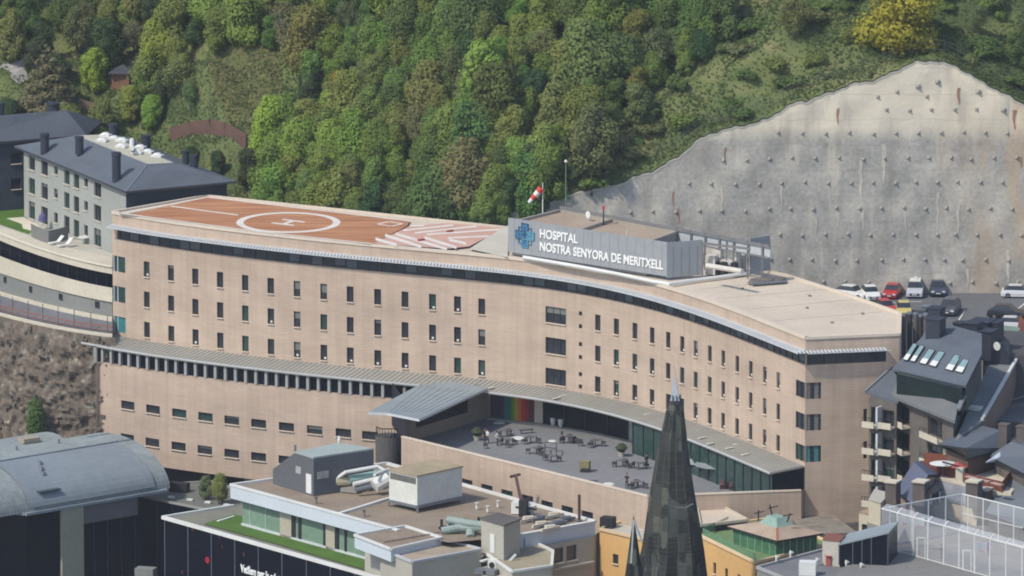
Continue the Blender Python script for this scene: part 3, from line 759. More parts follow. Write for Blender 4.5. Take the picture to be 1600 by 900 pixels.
mb = MB(); strip(mb, PD, -.35, 6.0, 7.9, .1, sEnd); pg = mb.build('podium_glazing', GLASSN, hosp)
mb = MB(); t = .25
while t < sEnd:
    p, d, nn = PD.at(t, -.12); mb.box((p.x, p.y, 6.0), .34, .4, 1.8, math.atan2(d.y, d.x)); t += 1.37
p, d, nn = PD.at(.5, -.1); mb.box((p.x, p.y, 6.0), 1.1, .35, 1.8, math.atan2(d.y, d.x))
mb.build('pier', mat('pier_grey', (150, 150, 146), .8, .08), hosp)
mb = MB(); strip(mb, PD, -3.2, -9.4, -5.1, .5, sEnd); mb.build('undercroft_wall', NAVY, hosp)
mb = MB(); p = PD.at(PD.s_of_u(372, -7), -3.1)[0]; mb.box((p.x, p.y, -9), 1.8, .3, 3, -.5); mb.build('undercroft_pillar', CONC, hosp)
# sloping metal awning along the whole front
aw = MB(); A0 = .0; n_ = 150; T0 = -2.0; rows_ = ([], [], [], [])
def awp(t, o, z):
    if t < 0: p, d, nn = FC.at(0, o); p = p+d*t
    else: p, d, nn = FC.at(min(t, FC.L-.3), o)
    return (p.x, p.y, z)
for i in range(n_+1):
    t = -1.0+(FC.L+1.0)*i/n_
    rows_[0].append(awp(max(t, 0) if t > -1.0 else t, 0, 8.35)); rows_[1].append(awp(t, 4.25, 7.95)); rows_[2].append(awp(t, 4.25, 7.75)); rows_[3].append(awp(t, .0, 8.1))
for i in range(4): aw.loft(rows_[i], rows_[(i+1) % 4])
aw.poly([r[0] for r in rows_]); aw.poly([r[-1] for r in rows_])
awn = aw.build('awning', mat('ribbed_zinc', (148, 146, 138), .55, .1, .8), hosp)
aw = MB()
for t in np.arange(-.8, FC.L-.4, .62): aw.bar(awp(t, .1, 8.38), awp(t, 4.2, 7.98), .07, .06)
aw.build('standing_seams', MATS['ribbed_zinc'], awn)
aw = MB(); 
for i in range(n_): aw.bar(rows_[1][i], rows_[1][i+1], .1, .14)
aw.build('gutter', LOUV, awn)
wq = MB()
for u, v in [(768, 606), (870, 622), (880, 618), (1012, 647), (1097, 684), (1110, 693), (1140, 700), (1152, 694), (1165, 710), (1125, 680)]:
    p = P(u, v, 8.2); wq.box((p.x, p.y, 8.17), 1.0, .35, .08, .7)
build_each(wq, 'roof_patch', mat('pale_patch', (190, 186, 172), .7, .1, 1), awn)

# ---- terrace level (z 3.9)
ZF = 3.9
PT = 5.8
tf = [P(u, v, PT) for u, v in [(627, 683), (1012, 776), (1252, 767)]]
sp_ = FC.s_of_u
mb = MB(); mb.poly([(tf[0].x, tf[0].y, ZF), (tf[1].x, tf[1].y, ZF), (tf[2].x, tf[2].y, ZF), (cornR.x, cornR.y, ZF)]+[(p.x, p.y, ZF) for p in FC.p[::-1] if proj((p.x, p.y, 16.9))[0] > 740]+[(*XY(700, 660, ZF), ZF), (*XY(641, 684, ZF), ZF)])
mb.build('terrace_floor', TERR, hosp)
# wall at terrace level in differently faced stretches
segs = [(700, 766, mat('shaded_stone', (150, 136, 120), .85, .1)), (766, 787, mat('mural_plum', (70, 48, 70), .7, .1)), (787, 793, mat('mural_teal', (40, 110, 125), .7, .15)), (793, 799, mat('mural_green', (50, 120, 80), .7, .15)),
        (799, 804, mat('mural_lime', (130, 150, 60), .7, .15)), (804, 809, mat('mural_yellow', (190, 170, 60), .7, .15)), (809, 814, mat('mural_orange', (205, 120, 45), .7, .15)), (814, 820, mat('mural_scarlet', (195, 60, 40), .7, .15)),
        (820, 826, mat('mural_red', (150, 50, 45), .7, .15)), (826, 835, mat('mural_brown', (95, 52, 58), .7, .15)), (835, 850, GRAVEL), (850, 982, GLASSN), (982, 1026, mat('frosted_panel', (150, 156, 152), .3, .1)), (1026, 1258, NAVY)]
mural = None
for a, b_, m in segs:
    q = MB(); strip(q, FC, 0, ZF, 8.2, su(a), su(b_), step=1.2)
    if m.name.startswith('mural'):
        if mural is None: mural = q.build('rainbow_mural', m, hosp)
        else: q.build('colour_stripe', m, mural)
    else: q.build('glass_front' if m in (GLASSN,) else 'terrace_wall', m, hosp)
mb = MB(); t = su(850)
for u in (850, 883, 916, 950, 982, 1004, 1026): p, d, nn = FC.at(su(u), .08); mb.box((p.x, p.y, ZF), .14, .14, 4.2, math.atan2(d.y, d.x))
mb.build('mullions', FRAME, hosp)
mb = MB(); ledge(mb, FC, .0, .9, ZF, ZF+.12, su(766), su(1035)); mb.build('terrace_step', CONC, hosp)
# projecting glazed gallery on the right
mb = MB(); strip(mb, FC, 3.8, ZF, 7.8, su(1040)-1, FC.L-.6); gg = mb.build('gallery_glazing', GLASSG, hosp)
mb = MB(); a = FC.at(FC.L-.6, 3.8)[0]; b_ = FC.at(FC.L-.3, .1)[0]; mb.poly([(a.x, a.y, ZF), (b_.x, b_.y, ZF), (b_.x, b_.y, 7.9), (a.x, a.y, 7.9)])
a = FC.at(su(1040)-1, 3.8)[0]; b_ = FC.at(su(1040)-1, 0)[0]; mb.poly([(a.x, a.y, ZF), (b_.x, b_.y, ZF), (b_.x, b_.y, 7.9), (a.x, a.y, 7.9)])
build_each(mb, 'gallery_end', GLASSN, hosp)
mb = MB()
for t in np.arange(su(1040)-1, FC.L-.5, 2.1): p, d, nn = FC.at(t, 3.85); mb.box((p.x, p.y, ZF), .09, .1, 4, math.atan2(d.y, d.x))
mb.build('mullions', FRAME, gg)
# front terrace wall
TW = Path([tf[0], tf[1]]); TE = Path([tf[1], tf[2]])
tit = []
for u, v in [(731, 756), (762.5, 764.5), (794, 773), (826, 781), (856.5, 790), (888, 798), (919, 806), (949, 817), (978, 826)]:
    s_ = TW.s_of_u(u, 1); p = TW.at(s_)[0]; z = 1.2+(proj((p.x, p.y, 1.2))[1]-v)/13.1; tit.append((s_, z, 1.9, .95, 1))
tops_ = windows_on(hosp, TW, tit, .22, name='basement_window', blind=.2, rnd=rs)
mb = MB(); wall_open(mb, TW, -14, PT, tops_, .22); wall_open(mb, TE, -14, PT, [], .2); mb.poly([(tf[2].x, tf[2].y, -14), (cornR.x-.05, cornR.y, -14), (cornR.x-.05, cornR.y, PT), (tf[2].x, tf[2].y, PT)]); mb.build('terrace_parapet', STONE, hosp)
mb = MB(); ledge(mb, TW, -.35, .06, PT-.04, PT+.12, 0, TW.L); ledge(mb, TE, -.35, .06, PT-.04, PT+.12, 0, TE.L); 
strip(mb, TW, -.35, ZF, PT, 0, TW.L); strip(mb, TE, -.35, ZF, PT, 0, TE.L); mb.build('terrace_coping', COPING, hosp)
# pavilion wing under the big canopy
wing = [XY(640, 690, ZF), XY(766, 652, ZF)]
WG = Path(wing)
wf = P(612, 645+42, ZF)
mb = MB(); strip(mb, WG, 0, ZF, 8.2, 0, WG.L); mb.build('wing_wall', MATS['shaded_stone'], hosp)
mb = MB(); strip(mb, WG, .06, ZF+1.4, 8.2, 1.2, WG.L-4.5); mb.build('wing_glazing', GLASSN, hosp)
pf = Path([P(590, 684, ZF), P(640, 690, ZF)]); 
mb = MB(); strip(mb, Path([PD.at(PD.s_of_u(612, 5))[0], Vector(wing[0])]), 0, ZF-1, 8.0, 0, 100 if False else Path([PD.at(PD.s_of_u(612, 5))[0], Vector(wing[0])]).L); mb.build('wing_front', NAVY, hosp)
# canopy: a flat folded metal roof
cz = lambda k: 8.75+k
cpt = [(*XY(u, v, 8.42), 8.42) for u, v in [(575, 644), (604, 645), (655, 655), (749, 612), (762, 606), (705, 596), (655, 601)]]
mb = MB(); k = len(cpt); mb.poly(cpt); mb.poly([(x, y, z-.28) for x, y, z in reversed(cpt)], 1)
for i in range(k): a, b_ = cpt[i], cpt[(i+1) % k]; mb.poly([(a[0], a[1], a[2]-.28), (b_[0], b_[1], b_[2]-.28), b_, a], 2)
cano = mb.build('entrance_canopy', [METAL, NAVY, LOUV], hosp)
mb = MB()
for i in range(9):
    f = (i+.5)/9; a = Vector(cpt[1]).lerp(Vector(cpt[2]), f); b_ = Vector(cpt[6]).lerp(Vector(cpt[3]), f); mb.bar(a+Vector((0, 0, .02)), b_+Vector((0, 0, .02)), .06, .03)
mb.build('roof_seams', METAL, cano)
# round stair tower where podium and terrace wall meet
tc_ = P(607, 726, 0); 
mb = MB(); ctr = P(607, 680, 5.2); N = 20; rr = 1.5
a0 = XY(588, 668, 6); a1 = XY(627, 685, 4.9)
mb.tube([(ctr.x, ctr.y+.4, -9), (ctr.x, ctr.y+.4, 5.1)], 1.5, 20); tow = mb.build('stair_tower', CONCD, hosp)
mb = MB()
for i in range(10):
    a = math.pi+i*math.pi/12; mb.bar((ctr.x+1.4*math.cos(a), ctr.y+.4+1.4*math.sin(a), 5.1), (ctr.x+1.4*math.cos(a), ctr.y+.4+1.4*math.sin(a), 6.1), .07)
mb.bar((ctr.x-1.4, ctr.y+.4, 6.1), (ctr.x-.7, ctr.y-.8, 6.1), .1); mb.bar((ctr.x-.7, ctr.y-.8, 6.1), (ctr.x+.9, ctr.y-.7, 6.1), .1)
mb.build('tower_railing', DARK, tow)
# stone base of the end wall
mb = MB(); ledge(mb, EW, .02, .12, -3, 1.7, .1, EW.s_of_u(1347, 1)); mb.build('stone_base', mat('rubble_stone', (118, 112, 106), .9, .25, 3), hosp)

# ---- plant enclosure with the sign
ZP = 23.0; ZS = 27.3
fl, fr_ = P(794, 398, ZP), P(1042, 437, ZP)
SG = Path([fl, fr_]); sd = (fr_-fl).normalized()
bk1 = P(875, 322, ZS); bk2 = P(1202, 383, ZS); rr1 = P(1172, 387+2, ZS)
SCR = mat('perforated_screen', (144, 147, 150), .6, .08, 2)
encl = thing('roof_plant_enclosure', 'grey screened plant enclosure with the big hospital name on the roof', 'plant enclosure', (fl.x, fl.y, ZP), rz=0)
mb = MB(); ledge(mb, SG, -.25, 0, ZP+.35, ZS, 0, SG.L); 
S2 = Path([fr_, P(1098, 432, ZP)]); ledge(mb, S2, -.15, 0, ZP+.2, ZS-.03, 0.02, S2.L); pnl = mb.build('sign_screen', SCR, encl)
mb = MB(); seams = np.arange(.9, SG.L, 1.25)
for t in seams: p, d, nn = SG.at(t, .01); mb.bar((p.x, p.y, ZP+.4), (p.x, p.y, ZS-.02), .025)
for t in np.arange(.7, S2.L, 1.0): p, d, nn = S2.at(t, .02); mb.bar((p.x, p.y, ZP+.3), (p.x, p.y, ZS-.6), .04)
mb.build('panel_joints', mat('joint_grey', (134, 139, 144), .7, 0), pnl)
S3 = Path([P(1172, 430, ZP), P(1203, 425, ZP)]); mb = MB(); ledge(mb, S3, -.12, 0, ZP+.2, ZS-.03, 0, S3.L); mb.build('side_screen', SCR, encl)
# back frame and its panels
B3 = Path([P(875, 378, ZP), P(1203, 425+13, ZP)]) if False else Path([Vector((bk1.x, bk1.y)), Vector((bk2.x, bk2.y))])
mb = MB(); ledge(mb, B3, -.15, 0, ZS-.35, ZS, 0, B3.L); sM = B3.s_of_u(1058, ZS); ledge(mb, B3, -.1, 0, ZS-1.6, ZS-1.45, sM, B3.L)
for t in np.arange(sM, B3.L+.1, 2.2): p = B3.at(min(t, B3.L), -.05)[0]; mb.box((p.x, p.y, ZP), .22, .22, ZS-ZP)
q = Path([P(1098, 376, ZS-.5), Vector((bk2.x, bk2.y))])
for a, b_ in [(P(1098, 380, ZS-.4), P(1172, 389, ZS-.6)), (P(1040, 372, ZS-1.2), P(1098, 366, ZS-1.2))]: mb.bar(a, b_, .2, .25)
for u, v in [(1098, 432), (1172, 430), (1203, 425), (1135, 428)]: p = P(u, v, ZP); mb.box(p, .14, .14, ZS-ZP-.5)
mb.build('steel_frame', mat('frame_grey', (112, 112, 112), .6, .1), encl)
mb = MB(); ledge(mb, B3, -.3, -.2, ZS-1.45, ZS-.4, sM, B3.L); mb.build('back_panel', mat('back_panel_grey', (170, 174, 176), .7, .1), encl)
mb = MB(); bL_ = Path([Vector((bk1.x, bk1.y)), Vector((bk2.x, bk2.y))]); strip(mb, B3, -.2, ZP, ZS-.3, 0, sM)
rp = [SG.at(.3, -.35)[0], SG.at(SG.L*.86, -.35)[0], B3.at(sM)[0], Vector((bk1.x, bk1.y))]
inner = [(p.x, p.y) for p in rp]; 
mb.prism(inner, ZP, ZS-.7, 0, 1); pr = mb.build('plant_room', [SCR, mat('plant_roof', (158, 140, 122), .95, .12, .6)], encl)
mb = MB()
for a, b_ in zip(inner, inner[1:]+inner[:1]): mb.bar((*a, ZS-.55), (*b_, ZS-.55), .3, .35)
mb.bar((*SG.at(SG.L*.42)[0], ZS-.5), (*B3.at(sM*.45)[0], ZS-.5), .3, .4)
mb.build('roof_edge', mat('edge_grey', (150, 142, 132), .8, .1), pr)
# ledge and pale pipe at the foot of the sign
mb = MB(); pts = [P(818, 402, ZP+.25), P(900, 416, ZP+.25), P(965, 428, ZP+.25), P(1020, 440, ZP+.25), P(1045, 444, ZP+.25), P(1085, 438, ZP+.2), P(1125, 433, ZP+.2), P(1170, 427, ZP+.2)]
mb.tube(pts, .22, 8); mb.build('base_pipe', WHITE, encl)
mb = MB()
for u, v, a, b_, h_ in [(1112, 428, 1.2, 1, 2.2), (1122, 425, 1.0, 1, 2.6), (1140, 427, 2.2, 1.4, 1.6), (1152, 428, .7, .7, 2.4), (1160, 424, .7, .7, 2.0), (1185, 420, 1, 1, 1.6), (1108, 410, 2.5, 1.2, 2.2)]:
    mb.box(P(u, v, ZP), a, b_, h_, -.4)
mb.tube([P(1105, 415, ZP+2.4), P(1160, 424, ZP+2.6)], .3, 8); build_each(mb, 'air_handler', mat('plant_white', (196, 190, 182), .6, .15, 2), encl)
mb = MB()
for u, v in [(1118, 429), (1131, 430), (1147, 431)]: mb.box(P(u, v, ZP), .7, .6, 1.5, -.4)
mb.build('dark_units', DARK, encl)
# sign lettering
def text_on(body, origin, d, size, m, parent, name, ext=.04, bold=.02, spacing=1.0, sx=1.0):
    cu = bpy.data.curves.new(name, 'FONT'); cu.body = body; cu.size = size; cu.extrude = ext; cu.offset = bold; cu.space_character = spacing
    t = bpy.data.objects.new('tmp_text', cu); COL.objects.link(t)
    dg = bpy.context.evaluated_depsgraph_get(); me = bpy.data.meshes.new_from_object(t.evaluated_get(dg)); bpy.data.objects.remove(t)
    me.materials.clear(); me.materials.append(m)
    d = Vector((d[0], d[1], 0)).normalized(); up = Vector((0, 0, 1)); nn = d.cross(up)
    M = Matrix((d*sx, up, nn)).transposed().to_4x4()
    o = bpy.data.objects.new(name, me); COL.objects.link(o); o.parent = parent
    M.translation = Vector(origin)-world_off(parent); me.transform(M)
    return o
SIGNW = mat('sign_white', (225, 225, 222), .5, 0)
def sg_at(u, dz):     # point on the sign face at photo column u
    p, d, nn = SG.at(SG.s_of_u(u, ZP+2), .06); return Vector((p.x, p.y, ZP+dz))
L1 = sg_at(844, 2.72); L2 = sg_at(844, 1.36)
def fit_text(body, u0, u1, z, size, **kw):
    a = sg_at(u0, z); b_ = sg_at(u1, z); o = text_on(body, a, sd, size, SIGNW, pnl, 'sign_letters', **kw)
    xs_ = [v.co.to_2d().length for v in o.data.vertices]
    loc = a-world_off(pnl); dd = Vector((sd.x, sd.y, 0)).normalized()
    ext = max((v.co-loc).dot(dd) for v in o.data.vertices); k = (b_-a).length/ext
    for v in o.data.vertices: q = v.co-loc; s_ = q.dot(dd); v.co += dd*(s_*(k-1))
    return o
fit_text('HOSPITAL', 844, 904, 2.62, 1.42, bold=.035)
fit_text('NOSTRA SENYORA DE MERITXELL', 844, 1037, 1.12, 1.42, bold=.035)
# blue emblem: cross of interlocking squares
BLUES = [mat('emblem_blue', (66, 112, 148), .5, .15, 3), mat('emblem_teal', (88, 140, 160), .5, .1, 3), mat('emblem_deep', (46, 72, 104), .5, .1, 3)]
mb = MB(); e0 = sg_at(821, 2.55); dd = Vector((sd.x, sd.y, 0)).normalized(); nn = dd.cross(Vector((0, 0, 1)))
def er(x0, x1, z0, z1, k, pr_=.05):
    a = e0+dd*x0+nn*0; pts = [(e0+dd*x+Vector((0, 0, z))) for x, z in ((x0, z0), (x1, z0), (x1, z1), (x0, z1))]
    f = [p+nn*pr_ for p in pts]; mb.poly(f, k)
    for i in range(4): mb.poly([pts[i], pts[(i+1) % 4], f[(i+1) % 4], f[i]], k)
def sq(x, z, s_, k, t=.1, pr_=.06):
    er(x-s_, x+s_, z+s_-t, z+s_, k, pr_); er(x-s_, x+s_, z-s_, z-s_+t, k, pr_); er(x-s_, x-s_+t, z-s_+t, z+s_-t, k, pr_+.002); er(x+s_-t, x+s_, z-s_+t, z+s_-t, k, pr_+.002)
er(-.5, .5, .4, 1.45, 0, .03); er(-.5, .5, -1.4, -.4, 0, .034); er(-1.35, -.5, -.45, .5, 0, .038); er(.5, 1.35, -.45, .5, 1, .042); er(-.5, .5, -.4, .4, 1, .046)
for x, z, k in [(0, .95, 2), (-.85, .05, 2), (.85, .05, 1), (0, -.9, 1), (-.45, .5, 0), (.45, .5, 0), (-.45, -.45, 0), (.45, -.45, 1)]: sq(x, z, .5, k, .09, .07+.006*abs(x))
er(-.12, .12, -.3, .55, 2, .1); er(-.4, .4, .1, .25, 2, .11)
mb.build('emblem', BLUES, pnl)
# small things on the roof
def pole(name, label, cat, u, v0, v1, z, r=.05, m=None):
    b_ = P(u, v0, z); L = (v0-v1)/13.1; q = MB(); q.tube([b_, b_+Vector((0, 0, L))], [r, r*.7], 8); o = thing(name, label, cat, b_); q.build('mast', m or WHITE, o); return o, b_, L
o, b_, L = pole('windsock_pole', 'white pole carrying a red and white windsock beside the hospital name', 'windsock', 848, 334, 286, ZS-.7, .07)
q = MB(); top = b_+Vector((0, 0, L-.5)); dirw = Vector((-.55, -.1, -.62)).normalized(); rws = [.42, .36, .3, .24, .18]
for i in range(4): q.tube([top+dirw*(.25+i*.55), top+dirw*(.25+(i+1)*.55)], [rws[i], rws[i+1]], 10, m=i % 2)
q.build('sock', [mat('sock_red', (196, 60, 52), .7, 0), WHITE], o)
o, b_, L = pole('satellite_dish', 'white satellite dish on the plant room roof behind the hospital name', 'satellite dish', 922, 345, 335, ZS-.7, .05)
q = MB(); q.tube([b_+Vector((0, -.1, L)), b_+Vector((-.25, -.3, L+.02))], [.12, .42], 14); q.build('dish', WHITE, o)
o, b_, L = pole('obstruction_light_mast', 'dark mast topped by a red light on the plant room roof', 'warning light', 943, 352, 328, ZS-.7, .09, DARK)
q = MB(); q.box(b_+Vector((0, 0, L)), .3, .3, .45); q.build('red_lamp', mat('lamp_red', (176, 62, 70), .6, 0), o)
o, b_, L = pole('roof_antenna', 'short thin antenna at the near edge of the plant room roof', 'antenna', 979, 372, 360, ZS-.7, .05)
o = thing('roof_vent_unit', 'flat round dark vent unit on the pale gravel roof', 'vent unit', P(1203, 443, ZP))
q = MB()
for u, v, a, h_ in [(1185, 442, 1.6, .35), (1200, 440, 1.5, .5), (1216, 440, 1.3, .45)]: p = P(u, v, ZP); q.tube([p, p+Vector((0, 0, h_))], [a*.8, a*.6], 12)
q.build('housing', mat('vent_grey', (104, 98, 92), .8, .15, 1), o)
q = MB(); q.tube([P(1175, 444, ZP+.15), P(1228, 440, ZP+.15)], .16, 8); q.build('pipe', STEEL, o)
# lamp post behind
b_ = wallpt(884, 300); b_ = Vector((b_.x, b_.y-3, 21)); o = thing('street_lamp', 'slim lamp post with a pale round head in front of the wood', 'street lamp', b_)
zt_ = b_.z+(proj(b_)[1]-255)/13.1; q = MB(); q.tube([b_, Vector((b_.x, b_.y, zt_))], [.08, .05], 8); q.build('post', mat('post_green', (110, 130, 110), .6, 0), o)
q = MB(); q.tube([Vector((b_.x, b_.y, zt_)), Vector((b_.x, b_.y, zt_+.15)), Vector((b_.x, b_.y, zt_+.35))], [.12, .22, .08], 10); q.build('lamp_head', WHITE, o)

# =================================================================== LEFT APARTMENTS
def plane_hit(u, v, p0, nrm):
    d = ray(u, v); return CAM+d*((Vector(p0)-CAM).dot(nrm)/d.dot(nrm))
def extr(mb, pts, th=.2, m=0, mu=None):           # thick sheet from 3d polygon
    pts = [Vector(p) for p in pts]; lo = [p-Vector((0, 0, th)) for p in pts]
    mb.poly(pts, m); mb.poly(lo[::-1], m if mu is None else mu)
    for i in range(len(pts)): j = (i+1) % len(pts); mb.poly([lo[i], lo[j], pts[j], pts[i]], m)
def inset_quad(q, d):
    c = sum((Vector(p) for p in q), Vector((0, 0, 0)))/len(q); out = []
    for p in q: v = Vector(p)-c; out.append(Vector(p)-v.normalized()*d)
    return out
ZE = 24.5
apA = thing('apartment_building', 'grey rendered apartment building with a slate hip roof and white rooftop units', 'apartment building', P(168, 398, ZA))
e = [P(22, 228, ZE), P(197, 299, ZE), P(370, 283, ZE)]; e.append(e[0]+(e[2]-e[1]))
t = [P(117, 212, 26.7), P(230, 257, 26.7), P(273, 255, 26.7), P(167, 210, 26.7)]
mb = MB()
for i in range(4): j = (i+1) % 4; mb.poly([e[i], e[j], t[j], t[i]])
mb.poly([p-Vector((0, 0, .25)) for p in e[::-1]], 1)
for i in range(4): j = (i+1) % 4; mb.poly([e[i]-Vector((0, 0, .25)), e[j]-Vector((0, 0, .25)), e[j], e[i]], 1)
rfA = mb.build('roof', [SLATE, SLATED], apA)
mb = MB(); mb.poly([p+Vector((0, 0, .02)) for p in t]); mb.build('flat_roof', mat('pale_flat_roof', (172, 168, 152), .9, .1), rfA)
mb = MB()
for i in (0, 1, 2): mb.bar(t[i], t[(i+1) % 4], .2, .1)
mb.bar(e[1], t[1], .18, .1); mb.build('ridge_trim', mat('ridge_grey', (100, 108, 118), .6, .1), rfA)
wq = inset_quad(e, 1.5); Wp = Path([wq[0], wq[1]]); Ws = Path([wq[1], wq[2]])
REN = mat('light_grey_render', (150, 152, 146), .9, .1, .6); DARKW = mat('slate_and_shade', (58, 64, 74), .8, .15, .8)
its = []
for z, hh in ((17.25, 2.1), (20.2, 1.9), (23.0, 1.7)):
    for u, w_, hs in [(50, 1.5, 1), (70, 1.6, 1), (88, .9, .6), (105, 1.3, 1), (120, 1.3, 1), (135, .9, .6), (153, 1.7, 1)]:
        h_ = hh*hs; its.append((Wp.s_of_u(u, z), z+(0 if hs == 1 else .3), w_*1.15, h_, 1 if w_ > 1 else 0))
opA = windows_on(apA, Wp, its, .25, blind=.55, rnd=rs)
mb = MB(); wall_open(mb, Wp, ZA-.5, ZE-.2, opA, .25); mb.build('front_wall', REN, apA)
mb = MB(); wall_open(mb, Ws, ZA-.5, ZE-.2, [], .25)
for a, b_ in ((wq[2], wq[3]), (wq[3], wq[0])): mb.poly([(a.x, a.y, ZA-.5), (b_.x, b_.y, ZA-.5), (b_.x, b_.y, ZE-.2), (a.x, a.y, ZE-.2)])
mb.build('side_wall', DARKW, apA)  # shadow side of the rendered block: its shade is painted in as dark colour
def chimney(u, v0, v1, z, r, parent, name='chimney', m=None, sq_=False, cap=True):
    p = P(u, v0, z); h_ = (v0-v1)/13.1; q = MB()
    if sq_: q.box((p.x, p.y, p.z-.6), r*2, r*2, h_+.6, -.45); q.box((p.x, p.y, p.z+h_), r*2.3, r*2.3, .12, -.45)
    else:
        q.tube([p-Vector((0, 0, .6)), p+Vector((0, 0, h_*.8))], r, 12)
        if cap: q.tube([p+Vector((0, 0, h_*.84)), p+Vector((0, 0, h_))], r*1.12, 12); q.tube([p+Vector((0, 0, h_*.78)), p+Vector((0, 0, h_*.86))], r*.8, 12)
    return q.build(name, m or DARK, parent)
CHM = mat('chimney_slate', (48, 52, 64), .6, .15, 2)
for u, v0, v1, z, r in [(70, 234, 208, 25.2, .52), (124, 233, 213, 26.3, .5), (182, 276, 238, 25.4, .52), (177, 211, 193, 26.7, .55), (228, 226, 211, 26.2, .55), (290, 255, 235, 25.8, .4), (303, 262, 242, 25.6, .45)]:
    chimney(u, v0, v1, z, r, rfA, m=CHM)
for k, (u, v) in enumerate([(160, 221), (178, 218), (165, 213), (191, 221), (190, 230), (219, 232), (215, 240), (231, 239), (246, 245)]):
    q = MB(); p = P(u, v, 26.75); q.box(p, 1.3, 1.0, .25, -.4); q.tube([p+Vector((0, 0, .25)), p+Vector((0, 0, .45))], [.6, .35], 10); q.build('skylight_dome', WHITE, rfA)
q = MB(); q.tube([P(206, 232, 26.7), P(206, 219, 26.7)+Vector((0, 0, 0))], .3, 8); q.tube([P(206, 232, 26.7), P(206, 232, 27.6)], .3, 8); q.build('vent_stack', WHITE, rfA)
q = MB(); q.box(P(163, 240, 26.0), 1.0, .6, .15, -.4); q.build('roof_window', WHITE, rfA)

apB = thing('apartment_building', 'dark slate clad apartment house at the far left with one thick round chimney', 'apartment building', P(10, 310, ZA))
ZB = 24.6; e = [P(-90, 228, ZB), P(135, 211, ZB), P(160, 190, ZB), P(-60, 200, ZB)]; rg_ = [P(-70, 186, ZB+3), P(104, 172, ZB+3)]
mb = MB(); mb.poly([e[0], e[1], rg_[1], rg_[0]]); mb.poly([e[1], e[2], rg_[1]]); mb.poly([e[2], e[3], rg_[0], rg_[1]]); mb.poly([e[3], e[0], rg_[0]])
for i in range(4): j = (i+1) % 4; mb.poly([e[i]-Vector((0, 0, .3)), e[j]-Vector((0, 0, .3)), e[j], e[i]], 1)
mb.poly([p-Vector((0, 0, .3)) for p in e[::-1]], 1); rfB = mb.build('roof', [mat('bluish_slate', (98, 102, 110), .7, .12, .8), SLATED], apB)
wq = inset_quad(e, 1.2); Wb = Path([wq[0], wq[1]]); itb = [(Wb.s_of_u(u, z), z, 1.3, 1.3, 0) for z in (22.3, 19.2) for u in (-40, -10, 25)]
opB = windows_on(apB, Wb, itb, .2, blind=.2, rnd=rs); mb = MB(); wall_open(mb, Wb, ZA-1, ZB-.25, opB, .2)
for i in (1, 2, 3): a, b_ = wq[i], wq[(i+1) % 4]; mb.poly([(a.x, a.y, ZA-1), (b_.x, b_.y, ZA-1), (b_.x, b_.y, ZB-.25), (a.x, a.y, ZB-.25)])
mb.build('wall', DARKW, apB)
chimney(83, 178, 160, ZB+2.4, .75, rfB, m=CHM); chimney(0, 180, 160, ZB+2.4, .5, rfB, m=CHM)

# terrace furniture in front of it
o = thing('privacy_fence', 'grey curved privacy fence standing on the lawn terrace', 'fence', P(80, 385, ZA)); q = MB()
pts = [P(u, v, ZA) for u, v in [(49, 370), (56, 374), (66, 378), (76, 381), (92, 378), (106, 374)]]
for a, b_ in zip(pts, pts[1:]): q.bar(a+Vector((0, 0, .8)), b_+Vector((0, 0, .8)), .08, 1.6)
q.build('panel', mat('fence_grey', (112, 112, 110), .8, .1, 2), o)
def lounger(u, v, lab):
    p = P(u, v, ZA); o = thing('sun_lounger', lab, 'sun lounger', p, 'loungers on the left terrace', rz=0)
    q = MB(); q.box(p+Vector((-.3, -.3, .25)), 1.3, .6, .1, .7); q.build('seat', WHITE, o)
    q = MB(); q.bar(p+Vector((.2, .15, .3)), p+Vector((.75, .6, .95)), .6, .08); q.build('backrest', WHITE, o)
    q = MB()
    for dx, dy in ((-.8, -.5), (-.4, -.9), (.3, .2)): q.bar(p+Vector((dx, dy, 0)), p+Vector((dx, dy, .27)), .06)
    q.build('legs', WHITE, o)
lounger(88, 382, 'white sun lounger beside the grey fence panel, the one nearer the fence'); lounger(102, 386, 'white sun lounger on the left terrace, the one nearer the hospital')
o = thing('patio_table', 'small white round table outside the grey apartments', 'table', P(131, 378, ZA)); q = MB(); p = P(131, 380, ZA); q.tube([p+Vector((0, 0, .7)), p+Vector((0, 0, .76))], .7, 14); q.build('table_top', WHITE, o)
q = MB(); q.tube([p, p+Vector((0, 0, .7))], .07, 8); q.build('leg', WHITE, o)
o = thing('garden_parasol', 'closed purple blue parasol on the pale patio at the left', 'parasol', P(67, 358, ZA)); p = P(67, 358, ZA); q = MB(); q.tube([p, p+Vector((0, 0, 2.2))], .04, 6); q.build('pole', WHITE, o)
q = MB(); q.tube([p+Vector((0, 0, 1.0)), p+Vector((0, 0, 1.6)), p+Vector((0, 0, 2.15))], [.55, .45, .06], 10); q.build('canopy', mat('parasol_purple', (84, 82, 124), .8, .1, 2), o)
